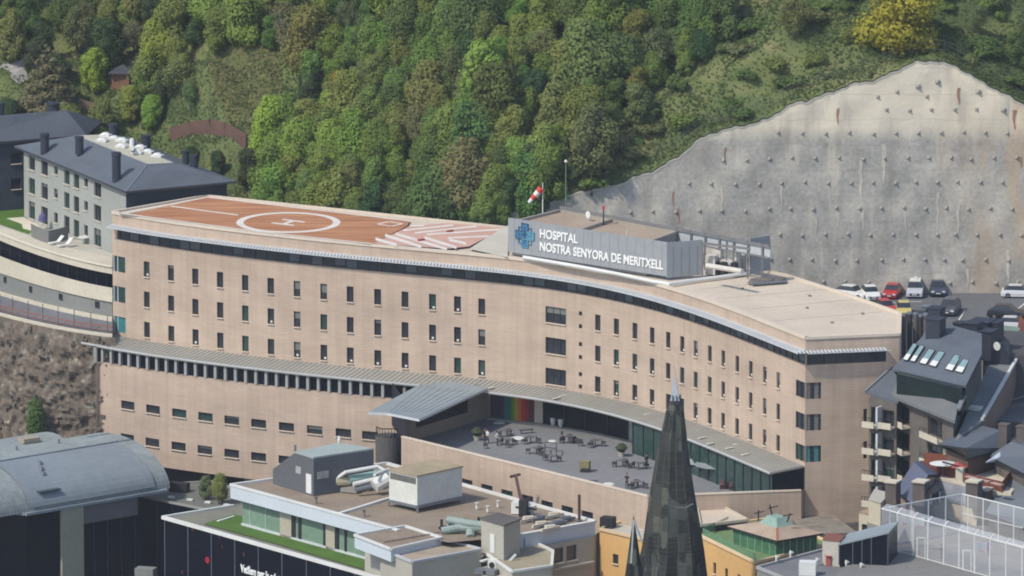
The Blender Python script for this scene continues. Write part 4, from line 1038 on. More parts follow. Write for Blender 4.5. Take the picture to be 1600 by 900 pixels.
# hut, path and walls on the slope at the left
def hill_obj(u, v): return hillP(u, v)
p = hill_obj(192, 132); o = thing('garden_hut', 'small orange brown hut with a dark grey roof among the slope trees', 'hut', p); q = MB(); q.box((p.x, p.y, p.z-1), 2.2, 1.9, 2.6, -.3); q.build('wall', mat('hut_orange', (118, 84, 66), .85, .1, 1), o)
q = MB(); q.prism([(p.x-1.7, p.y-1.4), (p.x+1.6, p.y-1.6), (p.x+1.7, p.y+1.4), (p.x-1.5, p.y+1.6)], 0, 0); q = MB()
b4 = [Vector((p.x-1.8, p.y-1.3, p.z+1.55)), Vector((p.x+1.5, p.y-1.7, p.z+1.55)), Vector((p.x+1.9, p.y+1.4, p.z+1.55)), Vector((p.x-1.4, p.y+1.7, p.z+1.55))]; ap = Vector((p.x, p.y, p.z+2.5))
for i in range(4): q.poly([b4[i], b4[(i+1) % 4], ap])
q.poly(b4[::-1]); q.build('roof', SLATED, o)
q = MB(); pts = [hill_obj(u, v) for u, v in [(268, 222), (300, 212), (330, 208), (352, 214), (385, 232)]]
for a, b_ in zip(pts, pts[1:]): q.bar(a+Vector((0, 0, .4)), b_+Vector((0, 0, .4)), .2, 2.6)
tag(q.build('timber_fence', mat('brown_boards', (100, 76, 66), .9, .2, 2)), 'long brown boarded fence on the slope behind the grey apartments', 'fence')
q = MB(); pts = [(*[(a_, b_) for a_, b_ in [(125, 160)]][0],)]
q = MB()
A = [hill_obj(u, v)+Vector((0, 0, .15)) for u, v in [(-30, 75), (20, 82), (45, 88), (38, 105), (45, 125)]]; B_ = [hill_obj(u, v)+Vector((0, 0, .15)) for u, v in [(-40, 100), (0, 108), (14, 112), (16, 122), (30, 134)]]
q.loft(A, B_); tag(q.build('hillside_path', mat('path_grey', (150, 146, 142), .9, .1, 1)), kind='structure')
q = MB(); pts = [hill_obj(u, v) for u, v in [(118, 165), (140, 172), (165, 182)]]
for a, b_ in zip(pts, pts[1:]): q.bar(a+Vector((0, 0, -.4)), b_+Vector((0, 0, -.4)), .6, 2.6)
tag(q.build('garden_stone_wall', mat('dry_stone', (134, 112, 92), .95, .3, 3)), 'rough brown stone garden wall below the dark cedar', 'wall')

# =================================================================== VAULTED BUILDING, front left
va = thing('vaulted_building', 'large building with a blue grey barrel vault roof above navy glass', 'building', P(100, 880, -8))
ZV = -3.5; wd = 9.5; hgt = 4.6
av = Vector((-183, -145, 0)).normalized(); pv = Vector((.62, -.78, 0)).normalized()
crown = P(187, 680, ZV+hgt); ce0 = Vector((crown.x, crown.y, ZV))
def vp(l, a, r=1.0, drop=0):       # l metres along axis, a angle from crown
    return ce0+av*l+pv*(math.sin(a)*wd*r)+Vector((0, 0, math.cos(a)*hgt*r-drop))
mb = MB(); NA = 28; LN = 26
for i in range(LN):
    A = [vp(45*i/LN, -math.pi/2+math.pi*j/NA) for j in range(NA+1)]; B_ = [vp(45*(i+1)/LN, -math.pi/2+math.pi*j/NA) for j in range(NA+1)]
    mb.loft(A, B_)
mb.poly([vp(0, -math.pi/2+math.pi*j/NA) for j in range(NA+1)])
vr = mb.build('vault_roof', METALB, va, smooth=False)
mb = MB(); m2 = MB()
for i in range(0, 96):
    pts = [vp(.47*i, -1.2+2.77*j/18, 1.002) for j in range(19)]
    for a, b_ in zip(pts, pts[1:]): mb.bar(a, b_, .05, .035)
mb.build('standing_seams', METALB, vr)
for j in range(NA//2, NA): m2.loft([vp(l, -math.pi/2+math.pi*j/NA, 1.03) for l in (2.2, 20)], [vp(l, -math.pi/2+math.pi*(j+1)/NA, 1.03) for l in (2.2, 20)]) if NA//2+1 < j < NA-1 else None
a_ = [vp(l, .26, 1.035) for l in (2.2, 20)]; m2.bar(a_[0], a_[1], .25, .2)
m2.build('raised_roof_panel', mat('metal_panel', (122, 130, 135), .5, .1, .3), vr)
mb = MB(); mb.bar(vp(15.4, 1.12, 1.03), vp(18.4, 1.12, 1.03), 1.3, .15); mb.build('roof_hatch', mat('hatch_grey', (66, 78, 86), .6, .1), vr)
for l, a in [(15, .52), (15.6, .66), (16, .78), (26, .62), (27, .8), (27.4, .95)]: q = MB(); p = vp(l, a, 1.02); q.tube([p, p+Vector((0, 0, .4))], [.35, .25], 8); q.build('roof_vent', STEEL, vr)
for l in (8, 14, 21): q = MB(); p = vp(l, -.1, 1.0); q.tube([p, p+Vector((0, 0, .5))], .12, 8); q.build('vent_pipe', STEEL, vr)
mb = MB(); mb.poly([vp(0, -.2, 1.01), vp(0, .25, 1.01), vp(4.5, .25, 1.01), vp(3.4, -.2, 1.01)]); mb.build('dark_roof_sheet', mat('dark_metal', (92, 104, 112), .5, .1), vr)
# second, lower vault behind
mb = MB(); c2_ = P(83, 676, ZV+4.2); c20 = Vector((c2_.x, c2_.y, ZV-.5))
def vp2(l, a): return c20+av*l+pv*(math.sin(a)*6)+Vector((0, 0, math.cos(a)*4.7))
for i in range(8): mb.loft([vp2(5*i, -1.57+3.14*j/16) for j in range(17)], [vp2(5*(i+1), -1.57+3.14*j/16) for j in range(17)])
mb.poly([vp2(0, -1.57+3.14*j/16) for j in range(17)]); mb.build('rear_vault_roof', METALB, va)
q = MB(); q.box(P(45, 690, ZV+4), 2.2, 1.4, .5, .6); q.build('roof_box', mat('box_tan', (150, 140, 122), .8, .1), va)
# eaves band, glass wall, pillar
E0, E1_ = vp(4, math.pi/2), vp(20.4, math.pi/2); EV = Path([E1_, E0]); 
corner = E1_; lft = Path([E1_+Vector((-16, 9, 0)), E1_])
mb = MB(); ledge(mb, EV, -.6, .5, ZV-.25, ZV+.05, -.3, EV.L+3.5); ledge(mb, lft, -.6, .5, ZV-.25, ZV+.05, 0, lft.L); mb.build('eaves', METAL, va)
mb = MB(); strip(mb, EV, 0, -14, ZV-.2, 0, EV.L); strip(mb, lft, 0, -14, ZV-.2, 0, lft.L); gw = mb.build('glass_wall', GLASSN, va)
mb = MB()
for u in (146, 167, 189, 210): p, d, nn = EV.at(EV.s_of_u(u, -8), .05); mb.box((p.x, p.y, -14), .18, .12, 9, math.atan2(d.y, d.x))
for t_ in (4, 8, 12): p, d, nn = lft.at(t_, .05); mb.box((p.x, p.y, -14), .1, .1, 10.2, math.atan2(d.y, d.x))
mb.build('mullions', mat('navy_frame', (28, 34, 58), .5, .1), gw)
mb = MB(); ledge(mb, EV, .0, .35, -14, ZV-.25, EV.s_of_u(94, -8), EV.s_of_u(128, -8)); mb.build('pillar', mat('olive_concrete', (150, 150, 130), .85, .08), va)
mb = MB(); ledge(mb, EV, .0, .25, ZV-2.4, ZV-.25, EV.s_of_u(129, -5), EV.s_of_u(213, -5)); mb.build('spandrel', mat('spandrel_grey', (98, 96, 96), .8, .1), va)
# flat wing to the right
ZW = -5.0; wpts = [P(213, 774, ZW), P(345, 801, ZW), P(420, 780, ZW), P(330, 752, ZW), P(262, 756, ZW)]
WF = Path([wpts[0], wpts[1]])
mb = MB(); mb.prism([(p.x, p.y) for p in wpts], -14, ZW-.05, 0, 1); mb.build('wing', [GLASSN, mat('wing_deck', (104, 106, 100), .9, .15, .6)], va)
mb = MB()
for a, b_ in zip(wpts, wpts[1:]+wpts[:1]): mb.bar(a, b_, .35, .2)
mb.build('wing_parapet', mat('wing_edge', (136, 136, 132), .8, .1), va)
mb = MB()
for t_ in np.arange(1, WF.L, 2.4): p, d, nn = WF.at(t_, .05); mb.box((p.x, p.y, -14), .1, .1, 8.8, math.atan2(d.y, d.x))
mb.build('wing_mullions', MATS['navy_frame'], va)
for u, v in [(268, 778), (297, 782), (325, 786), (354, 790)]: q = MB(); q.box(P(u, v, ZW), .7, .4, .2, -.3); q.build('roof_spotlight', WHITE, va)
q = MB(); q.box(P(275, 767, ZW), 3.0, 1.2, 1.0, -.35); q.build('roof_housing', DARK, va)
mb = MB(); mb.prism([XY(100, 760, -9.2), XY(640, 860, -9.2), XY(640, 740, -9.2), XY(100, 700, -9.2)], -14, -9.2); tag(mb.build('service_yard', ASPH), kind='structure')
q = MB(); q.box(P(228, 922, -12), 2.2, 1.5, 2.6, -.3); tag(q.build('service_hut', CONCG), 'plain grey box unit against the navy glass at the bottom', 'service box')

# =================================================================== STORE WITH TURF TERRACE
ZS2 = -1.6; ZR2 = 3.0
st = thing('store_building', 'black glass store with a turf terrace and a white edged brown gravel roof', 'store building', P(500, 895, -9))
def W3(u, v, z): return P(u, v, z)
base = [W3(255, 808, ZS2), W3(600, 905, ZS2), W3(760, 880, ZS2), W3(930, 836, ZS2), W3(604, 780, ZS2), W3(365, 790, ZS2)]
SF = Path([base[0], base[1]])
mb = MB(); mb.prism([(p.x, p.y) for p in base], -14, ZS2-.1, 0, 1); mb.build('lower_storeys', [GLASSN, mat('terrace_deck', (120, 118, 106), .9, .15, .6)], st)
mb = MB(); ledge(mb, SF, -.3, .12, ZS2-.25, ZS2+.12, -.2, SF.L)
for a, b_ in ((base[0], base[5]),): mb.bar(a, b_, .35, .3)
mb.bar(P(340, 815, ZS2), P(366, 807, ZS2), .3, .2); mb.build('terrace_coping', WHITE, st)
mb = MB(); sm_ = SF.s_of_u
for u in (258, 295, 332, 369, 406, 443, 481, 518, 556): p, d, nn = SF.at(SF.s_of_u(u, -4), .03); mb.box((p.x, p.y, -14), .1, .08, 12.2, math.atan2(d.y, d.x))
mb.build('mullions', mat('mid_grey_frame', (92, 98, 108), .5, .1), st)
mb = MB(); mb.poly([P(u, v, ZS2+.02) for u, v in [(318, 818), (366, 803), (600, 872), (590, 896), (420, 846)]]); mb.build('turf', LAWN, st)
for u, v, r_ in [(326, 875, .38), (303, 829, .2), (384, 867, .22), (350, 855, .15), (286, 893, .2), (345, 842, .14)]:
    p, d, nn = SF.at(SF.s_of_u(u, -5), .06); z_ = -5+(proj((p.x, p.y, -5))[1]-v)/13.1; q = MB(); q.tube([(p.x, p.y, z_), (p.x+nn.x*.03, p.y+nn.y*.03, z_)], r_, 14); q.build('red_dot', mat('sticker_red', (150, 26, 40), .6, .2, 3) if r_ > .3 else mat('sticker_dim', (74, 26, 38), .6, .2, 3), st)
# sign text on the glass
p, d, nn = SF.at(SF.s_of_u(379, -7), .08); z_ = -7+(proj((p.x, p.y, -7))[1]-894)/13.1
text_on('Vetllem per la salut', (p.x, p.y, z_), d, 1.25, SIGNW, st, 'shop_lettering', bold=.03, sx=.72)
# penthouse
rf = [P(360, 758, ZR2), P(621, 829, ZR2), P(700, 846, ZR2), P(813, 836, ZR2), P(930, 815, ZR2), P(604, 724, ZR2)]
ctr_ = sum(rf, Vector((0, 0, 0)))/6
mb = MB(); mb.poly([p-Vector((0, 0, .12)) for p in rf]); mb.poly([p-Vector((0, 0, 1.5)) for p in rf[::-1]])
mb.build('penthouse_roof', GRAVELD, st)
mb = MB()
PF = Path([rf[0], rf[1]]); ledge(mb, PF, -.3, 0, ZR2-1.5, ZR2, 0, PF.L)
PR = Path([rf[3], rf[4]]); ledge(mb, PR, -.3, 0, ZR2-1.6, ZR2, 0, PR.L); build_each(mb, 'fascia', mat('white_fascia', (186, 194, 200), .5, .06, .6), st)
mb = MB()
for a, b_ in ((rf[0], rf[5]), (rf[5], rf[4]), (P(530, 803, ZR2), P(608, 779, ZR2))): mb.bar(a, b_, .4, .3)
ledge(mb, PF, -.45, .08, ZR2-.05, ZR2+.1, 0, PF.L); ledge(mb, PR, -.45, .08, ZR2-.05, ZR2+.1, 0, PR.L); mb.build('roof_coping', WHITE, st)
g0 = PF.offset(-1.0)
mb = MB(); strip(mb, g0, 0, ZS2, ZR2-1.4, .9, PF.L); 
q0 = g0.at(.9)[0]; mb.poly([(q0.x, q0.y, ZS2), (q0.x, q0.y, ZR2-1.4), (q0.x+9, q0.y+9, ZR2-1.4), (q0.x+9, q0.y+9, ZS2)]); pgz = mb.build('penthouse_glazing', mat('pale_green_glass', (112, 136, 118), .15, .15, .5, spec=.6), st)
mb = MB(); m2 = MB()
for u0, u1, dk_ in [(440, 458, 0), (512, 526, 0), (458, 463, 1), (468, 472, 1), (507, 512, 1), (526, 531, 1), (540, 543, 1)]:
    s0_, s1_ = g0.s_of_u(u0, 0), g0.s_of_u(u1, 0); ledge(m2 if dk_ else mb, g0, 0, .12 if dk_ else .2, ZS2, ZR2-1.4, s0_, s1_)
build_each(mb, 'pier', mat('beige_pier', (164, 158, 142), .85, .08), st); build_each(m2, 'door_frame', FRAME, st)
mb = MB(); 
for u in (391, 416): p, d, nn = g0.at(g0.s_of_u(u, 0), .03); mb.box((p.x, p.y, ZS2), .07, .08, 3.2, math.atan2(d.y, d.x))
ledge(mb, g0, 0, .2, ZS2, ZS2+.25, .9, PF.L); mb.build('glazing_trim', LOUV, pgz)
# body under the right part of the roof
BEI = mat('beige_render', (164, 160, 148), .9, .08, .5)
mb = MB(); body = [P(621, 829, ZR2), P(700, 846, ZR2), P(816, 838, ZR2), P(926, 817, ZR2), P(640, 745, ZR2), P(500, 800, ZR2)]
RW2 = Path([P(816, 838, ZR2), P(926, 817, ZR2)]); opr = windows_on(st, RW2, [(RW2.s_of_u(u, 0), .05, 1.5, 1.7, 0) for u in (872, 893)], .2, name='rear_window', blind=0, rnd=rs)
wall_open(mb, RW2, -14, ZR2-1.5, opr, .2); mb.poly([(RW2.p[1].x, RW2.p[1].y, -14), (RW2.p[1].x+3, RW2.p[1].y+8, -14), (RW2.p[1].x+3, RW2.p[1].y+8, ZR2-1.5), (RW2.p[1].x, RW2.p[1].y, ZR2-1.5)]); mb.build('rear_wall', BEI, st)
mb = MB(); ledge(mb, RW2, 0, .4, -1.6, -1.3, 0, RW2.L); mb.build('rear_ledge', BEI, st)
# small raised roof, lower block, plant terrace
def block(name, pix, z0, z1, parent, mw, mr, edge=None, ew=.3, fas=None):
    pts = [P(u, v, z1) for u, v in pix]; q = MB(); q.prism([(p.x, p.y) for p in pts], z0, z1-.1, 0, 1); o = q.build(name, [mw, mr], parent)
    if edge:
        q = MB()
        for a, b_ in zip(pts, pts[1:]+pts[:1]): q.bar(a, b_, ew, .25)
        q.build('edge_trim', edge, o)
    return o
o = block('stair_head', [(554, 836), (633, 822), (690, 840), (611, 858)], ZR2-1.4, ZR2+.05, st, MATS['white_fascia'], GRAVELD, WHITE)
mb = MB(); mb.prism([XY(570, 842, 2), XY(632, 830, 2), XY(680, 846, 2), XY(611, 860, 2)], -1.7, 1.7); mb.build('stair_core', BEI, st)
block('lower_block', [(594, 857), (694, 843), (752, 858), (644, 878)], -14, 2.3, st, BEI, mat('patchy_gravel', (158, 144, 126), .95, .2, .8), mat('pale_edge', (176, 176, 178), .7, .08))
block('plant_deck', [(694, 843), (813, 836), (864, 861), (862, 884), (800, 893), (752, 860)], -14, 1.6, st, BEI, mat('plant_floor', (150, 140, 118), .95, .18, .8), WHITE)
block('front_block', [(752, 884), (850, 872), (866, 905), (760, 925)], -14, .4, st, BEI, CONC, None)
mb = MB(); mb.bar(P(600, 854, 2.6)+Vector((0, 0, .5)), P(690, 838, 2.6)+Vector((0, 0, .5)), .08); mb.bar(P(600, 854, 2.6)+Vector((0, 0, .1)), P(690, 838, 2.6)+Vector((0, 0, .1)), .06)
for i in range(7): p = P(600+15*i, 854-2.67*i, 2.6); mb.bar(p-Vector((0, 0, .3)), p+Vector((0, 0, .5)), .06)
mb.build('roof_rail', mat('rail_brown', (96, 84, 82), .7, .1), st)
# grey plant house at the back of the roof (a building of its own behind)
gh = thing('grey_stair_house', 'dark grey rendered rooftop house with a pale flat roof and a white door', 'roof house', P(480, 758, ZR2))
zt_ = ZR2+4.2; gp = [P(460, 708, zt_), P(490, 717, zt_), P(584, 703, zt_), P(530, 694, zt_)]
mb = MB(); mb.prism([(p.x, p.y) for p in gp], -9, zt_); mb.build('wall', mat('dark_grey_render', (88, 90, 94), .85, .08, .5), gh)
mb = MB(); r_ = [p+Vector((0, 0, .02)) for p in gp]; extr(mb, [p+Vector((0, 0, .2)) for p in gp], .18); mb.build('roof', mat('pale_green_sheet', (150, 160, 156), .7, .08), gh)
GW = Path([gp[0], gp[1]]); GE = Path([gp[1], gp[2]])
a, b_ = GW.p; lo_ = [P(415, 744, ZR2+.8), P(460, 750, ZR2+.8)]
mb = MB(); sl0 = Vector((gp[0].x, gp[0].y, zt_)); f0 = Vector((a.x, a.y, 0)); dirw = (Vector((a.x, a.y, 0))-Vector((b_.x, b_.y, 0))).normalized()
L_ = 4.2; q1 = f0+dirw*L_; dp = Vector((gp[3].x-gp[0].x, gp[3].y-gp[0].y, 0))
for sgn in (0, 1):
    o_ = dp*sgn; mb.poly([(f0+o_)+Vector((0, 0, -5)), (f0+o_)+Vector((0, 0, zt_)), (q1+o_)+Vector((0, 0, zt_-2.6)), (q1+o_)+Vector((0, 0, -5))])
mb.poly([f0+Vector((0, 0, zt_)), f0+dp+Vector((0, 0, zt_)), q1+dp+Vector((0, 0, zt_-2.6)), q1+Vector((0, 0, zt_-2.6))]); mb.poly([q1+Vector((0, 0, -5)), q1+dp+Vector((0, 0, -5)), q1+dp+Vector((0, 0, zt_-2.6)), q1+Vector((0, 0, zt_-2.6))])
mb.build('sloping_wing', MATS['dark_grey_render'], gh)
p, d, nn = GW.at(GW.s_of_u(483, 5), .04); q = MB(); q.box((p.x, p.y, ZR2+.1), 1.0, .08, 2.2, math.atan2(d.y, d.x)); q.build('door', WHITE, gh)
for u, pp, z_ in [(467, GW, 5.4), (500, GE, 5.2), (509, GE, 5.2)]: p, d, nn = pp.at(pp.s_of_u(u, 5), .04); q = MB(); q.box((p.x, p.y, z_-.4), .7 if u > 470 else 1.0, .08, .8, math.atan2(d.y, d.x)); q.build('louvre_panel', mat('louvre_panel', (150, 152, 148), .8, .2, 4), gh)
q = MB(); p = P(461, 706, zt_); q.tube([p, p+Vector((0, 0, .8))], .15, 8); q.build('vent_pipe', CONCG, gh)
q = MB(); p = P(530, 695, zt_); q.tube([p, p+Vector((0, 0, .6)), p+Vector((0, 0, 1.0))], [.08, .2, .12], 8); q.build('roof_lamp', WHITE, gh)
# rooftop machinery
def rt(name, lab, cat, u, v, z, group=None): return thing(name, lab, cat, P(u, v, z), group)
o = rt('air_handling_unit', 'big white boxy air handling unit with a tan top on the gravel roof', 'ventilation unit', 655, 792, ZR2)
u0 = [P(608, 784-4, ZR2+.7), P(652, 790, ZR2+.7), P(722, 775, ZR2+.7)]
b4 = [u0[0], u0[1], u0[2], u0[0]+(u0[2]-u0[1])]
mb = MB(); mb.prism([(p.x, p.y) for p in b4], ZR2+.7, ZR2+4.0, 0); mb.build('housing', mat('unit_white', (200, 200, 192), .6, .1, .6), o)
mb = MB(); extr(mb, [Vector((p.x, p.y, ZR2+4.15)) for p in inset_quad(b4, -.15)], .16); mb.build('lid', mat('tan_lid', (156, 142, 116), .9, .15, 1), o)
mb = MB(); a = Path([b4[0], b4[1]]); ledge(mb, a, 0, .03, ZR2+3.1, ZR2+3.8, .2, a.L-.2); mb.build('intake_grille', mat('grille_grey', (96, 98, 92), .8, .2, 4), o)
mb = MB()
for p, q_ in zip(b4, b4[1:]+b4[:1]): mb.bar((p.x, p.y, ZR2+.55), (q_.x, q_.y, ZR2+.55), .35, .3)
for p in b4: mb.box((p.x, p.y, ZR2-.1), .25, .25, .7)
mb.build('support_frame', STEEL, o)
o = rt('duct_bundle', 'tangle of white and teal ducts between the grey roof house and white unit', 'ducts', 570, 770, ZR2)
for k, (pts, r_, m) in enumerate([([(520, 752, 4.2), (540, 738, 5.2), (590, 729, 5.6), (600, 735, 5.2)], .22, WHITE), ([(545, 750, 4.2), (608, 738, 4.6)], .5, mat('teal_duct', (138, 168, 160), .5, .1, 1)), ([(552, 757, 3.8), (590, 748, 4.2)], .28, WHITE),
    ([(520, 757, 3.4), (530, 752, 4.2), (545, 752, 4.0)], .5, mat('cream_duct', (190, 178, 148), .7, .15, 1)), ([(585, 760, 3.9), (606, 748, 4.6)], .75, WHITE), ([(556, 766, 3.6), (580, 760, 3.9)], .3, STEEL), ([(585, 742, 5.4), (608, 733, 5.4)], .18, WHITE)]):
    q = MB(); q.tube([P(*p) for p in pts], r_, 10); q.build('duct', m, o)
q = MB(); q.box(P(548, 768, ZR2), 2.0, 1.2, .5, -.4); q.box(P(572, 764, ZR2), 1.2, 1.2, .7, -.4); q.box(P(540, 762, ZR2), 1.6, 1.2, 1.7, -.4); q.build('base_units', mat('unit_grey', (140, 136, 128), .8, .2, 2), o)
q = MB(); q.box(P(550, 765, ZR2), .7, .5, 1.1, -.4); q.build('copper_box', mat('copper_tan', (178, 128, 96), .7, .1), o)
o = rt('duct_bank', 'bank of grey green ducts and black frames beside the beige roof cabin', 'ducts', 735, 845, ZR2-1)
for pts, r_ in [([(700, 812, 4.2), (735, 818, 4.2), (768, 822, 4.2)], .42), ([(690, 830, 3.2), (720, 824, 3.6), (765, 824, 4.0)], .45), ([(735, 840, 2.8), (735, 825, 3.6)], .5)]: q = MB(); q.tube([P(*p) for p in pts], r_, 10); q.build('duct', mat('green_grey_duct', (134, 148, 142), .6, .12, 1), o)
q = MB()
for u, v, h_ in [(690, 838, 1.9), (703, 842, 1.7), (727, 842, 2.3), (748, 840, 2.3)]: q.bar(P(u, v, 2.2), P(u, v, 2.2)+Vector((0, 0, h_)), .3)
q.box(P(697, 838, 2.0), 1.4, 1, 1.1, -.4); q.build('black_frame', DARK, o)
for u, v in [(716, 843), (745, 842)]: q = MB(); q.box(P(u, v, 2.0), 2.3, 1.1, 1.7, -.35); q.build('unit_box', mat('unit_pale', (170, 170, 156), .7, .12, 1), o)
o = rt('roof_cabin', 'beige rendered roof cabin with a white door and dark flat roof', 'roof cabin', 790, 850, 2)
zc = 5.4; cp = [P(752, 811, zc), P(787, 822, zc), P(813, 812, zc), P(778, 803, zc)]
q = MB(); q.prism([(p.x, p.y) for p in cp], 1.4, zc); q.build('wall', BEI, o); q = MB(); extr(q, [p+Vector((0, 0, .16)) for p in inset_quad(cp, -.2)], .15); q.build('roof', DARK if False else mat('cabin_roof', (92, 88, 84), .8, .15, 1), o)
p, d, nn = Path([cp[0], cp[1]]).at(2.2, .05); q = MB(); q.box((p.x, p.y, 2.0), .85, .08, 2.1, math.atan2(d.y, d.x)); q.build('door', WHITE, o)
o = rt('roof_hoist', 'dark rusty hoist with a tall slanting T shaped arm on the roof edge', 'hoist', 820, 805, ZR2)
q = MB(); q.bar(P(818, 800, 3.2), P(806, 744, 5.6), .3, .3); q.build('arm', mat('rust_brown', (84, 62, 60), .7, .15, 2), o)
q = MB(); q.bar(P(797, 745, 5.5), P(813, 741, 5.7), .3, .25); q.build('cross_bar', MATS['rust_brown'], o)
q = MB(); q.box(P(818, 806, ZR2), .9, .8, 1.8, -.3); q.bar(P(812, 806, 3), P(826, 778, 4), .22); q.bar(P(828, 806, 3), P(818, 780, 4), .22); q.bar(P(806, 792, 3.8), P(838, 796, 3.8), .2); q.build('base_frame', DARK, o)
q = MB(); q.box(P(807, 802, ZR2), 1.0, .8, 1.3, -.3); q.box(P(831, 803, ZR2), .6, .5, .9, -.3); q.build('white_tank', WHITE, o)
o = rt('flue_pipe', 'tall thin rust brown flue pipe near the right roof corner', 'flue pipe', 905, 815, ZR2); p = P(905, 814, ZR2); q = MB(); q.tube([p, p+Vector((0, 0, 3.0))], .17, 8); q.build('pipe', MATS['rust_brown'], o); q = MB(); q.tube([p, p+Vector((0, 0, .15))], .35, 8); q.build('collar', STEEL, o)
for k, (u, v) in enumerate([(826, 812), (845, 810), (866, 806), (884, 812), (846, 820), (872, 818), (860, 826)]):
    q = MB(); q.bar(P(u-14, v+3, ZR2+.2), P(u+14, v-3, ZR2+.2), .3, .3); q.box(P(u, v, ZR2+.1), 1.2, .6, .4, .4)
    tag(q.build('cable_tray', STEEL if k % 2 else CREAM), 'low cable tray among the rows on the right end of the gravel roof', 'cable tray', 'cable trays on the gravel roof')
def acunit(u, v, z, a, b_, h_, lab, m):
    p = P(u, v, z); o = thing('air_conditioner', lab, 'air conditioner', p); q = MB(); q.box(p, a, b_, h_, -.4); q.build('casing', m, o)
    q = MB(); ang = -.4; nx, ny = math.sin(ang), -math.cos(ang); c = Vector((p.x+nx*b_/2, p.y+ny*b_/2, p.z+h_*.5)); q.tube([c, c+Vector((nx*.06, ny*.06, 0))], min(h_, a)*.38, 12); q.build('fan_grille', DARK, o)
acunit(812, 852, 1.6, 1.6, 1.0, .9, 'dark round topped air conditioner on the plant terrace', STEEL)
acunit(786, 886, .4, 2.6, 1.3, 1.1, 'dark grey wide air conditioner at the bottom edge of the store', DARK)
acunit(771, 890, .4, .9, .9, 1.2, 'small white air conditioner with a dark fan', WHITE)
acunit(760, 896, .4, 2.4, 1.2, .5, 'flat grey air conditioner lowest on the front block', STEEL)
q = MB(); q.bar(P(752, 877, 1.2), P(785, 868, 1.2), .5, .15); q.bar(P(790, 882, 1), P(806, 866, 2.2), .25); tag(q.build('pale_duct_cover', WHITE), 'pale flat duct cover above the wide dark air conditioner', 'duct cover')
for k, (u, v, z) in enumerate([(494, 786, ZR2), (569, 806, ZR2), (745, 795, ZR2), (762, 800, ZR2), (778, 792, ZR2)]):
    p = P(u, v, z); q = MB(); q.tube([p, p+Vector((0, 0, .45)), p+Vector((0, 0, .7))], [.15, .12, .25], 8); tag(q.build('vent_cowl', STEEL if k < 2 else WHITE), 'small vent cap on the brown gravel roof', 'vent cap', 'vent caps on the gravel roof')

# =================================================================== SPIRE AND TOWN, right
Ysp = P(930, 815, 3).y-30
sp = thing('glass_spire', 'tall dark faceted glass spire with a thin silver tip', 'spire', PY(1046, 1000, Ysp))
SPG = mat('smoky_glass', (62, 54, 44), .42, .45, .8, c2=(16, 17, 20), spec=.3, stretch=(1, 1, .35))
lev = [(628, 1055.5, 8), (640, 1055, 12.5), (700, 1051.5, 22), (760, 1050.5, 31), (826, 1051.5, 41), (860, 1051.5, 46), (900, 1049, 53), (1000, 1046, 72)]
n, l, b = nodes(SPG); b.inputs['Base Color'].links and l.remove(b.inputs['Base Color'].links[0])
tcx = n.new('ShaderNodeTexCoord'); mpx = n.new('ShaderNodeMapping'); mpx.inputs['Scale'].default_value = (1.1, 1.1, .55); vx = n.new('ShaderNodeTexVoronoi'); vx.distance = 'CHEBYCHEV'; vx.inputs['Scale'].default_value = 1.0; vx.inputs['Randomness'].default_value = .6
crx = n.new('ShaderNodeValToRGB'); ex = crx.color_ramp.elements; ex[0].position = .1; ex[0].color = (*lin((24, 26, 26)), 1); ex[1].position = .95; ex[1].color = (*lin((76, 78, 70)), 1); e2 = ex.new(.6); e2.color = (*lin((40, 42, 38)), 1)  # panel tones paint uneven reflections into the glass colour
rgx = n.new('ShaderNodeSeparateColor'); l.new(tcx.outputs['Object'], mpx.inputs[0]); l.new(mpx.outputs[0], vx.inputs[0]); l.new(vx.outputs['Color'], rgx.inputs[0]); l.new(rgx.outputs[0], crx.inputs[0]); l.new(crx.outputs[0], b.inputs['Base Color'])
mrx = n.new('ShaderNodeMapRange'); mrx.inputs[3].default_value = .12; mrx.inputs[4].default_value = .5; l.new(rgx.outputs[1], mrx.inputs[0]); l.new(mrx.outputs[0], b.inputs['Roughness'])
rings = []
for v, u, hw in lev:
    c = PY(u, v, Ysp); ring = []
    for k in range(16):
        a = 2*math.pi*(k+.5)/16; r = hw/13.3*(1.0 if k % 2 else .9)*(1.03 if k % 4 == 1 else 1); ring.append(Vector((c.x+r*math.cos(a), c.y+r*.9*math.sin(a), c.z)))
    rings.append(ring)
mb = MB()
for A, B_ in zip(rings, rings[1:]): mb.loft(B_+[B_[0]], A+[A[0]])
mb.poly(rings[0]); mb.build('glass_shaft', SPG, sp)
mb = MB()
for k in range(0, 16, 1):
    for A, B_ in zip(rings[1:], rings[2:]): mb.bar(A[k], B_[k], .06 if k % 2 else .1, .06)
for f in (0.0, .2, .4, .6, .8):
    for A, B_ in zip(rings[1:-1], rings[2:]):
        R_ = [a.lerp(b, f) for a, b in zip(A, B_)]
        for a, b in zip(R_, R_[1:]+R_[:1]): mb.bar(a, b, .05, .05)
mb.build('glazing_bars', mat('spire_bars', (70, 69, 64), .6, .2, 1), sp)
tip = PY(1053.5, 588, Ysp); b_ = PY(1055, 626, Ysp); mb = MB()
bb = [b_+Vector((dx, dy, 0)) for dx, dy in ((-.55, -.4), (.5, -.4), (.5, .4), (-.55, .4))]
for i in range(4): mb.poly([bb[i], bb[(i+1) % 4], tip])
mb.tube([b_+Vector((.35, -.2, 0)), tip+Vector((0, 0, 1.3))], [.1, .03], 6); mb.build('silver_tip', mat('silver', (176, 180, 186), .35, .1, 1, metal=.3), sp)
mb = MB(); rg0 = rings[0]
for a, b in zip(rg0, rg0[1:]+rg0[:1]): mb.bar(a, b, .25, .4)
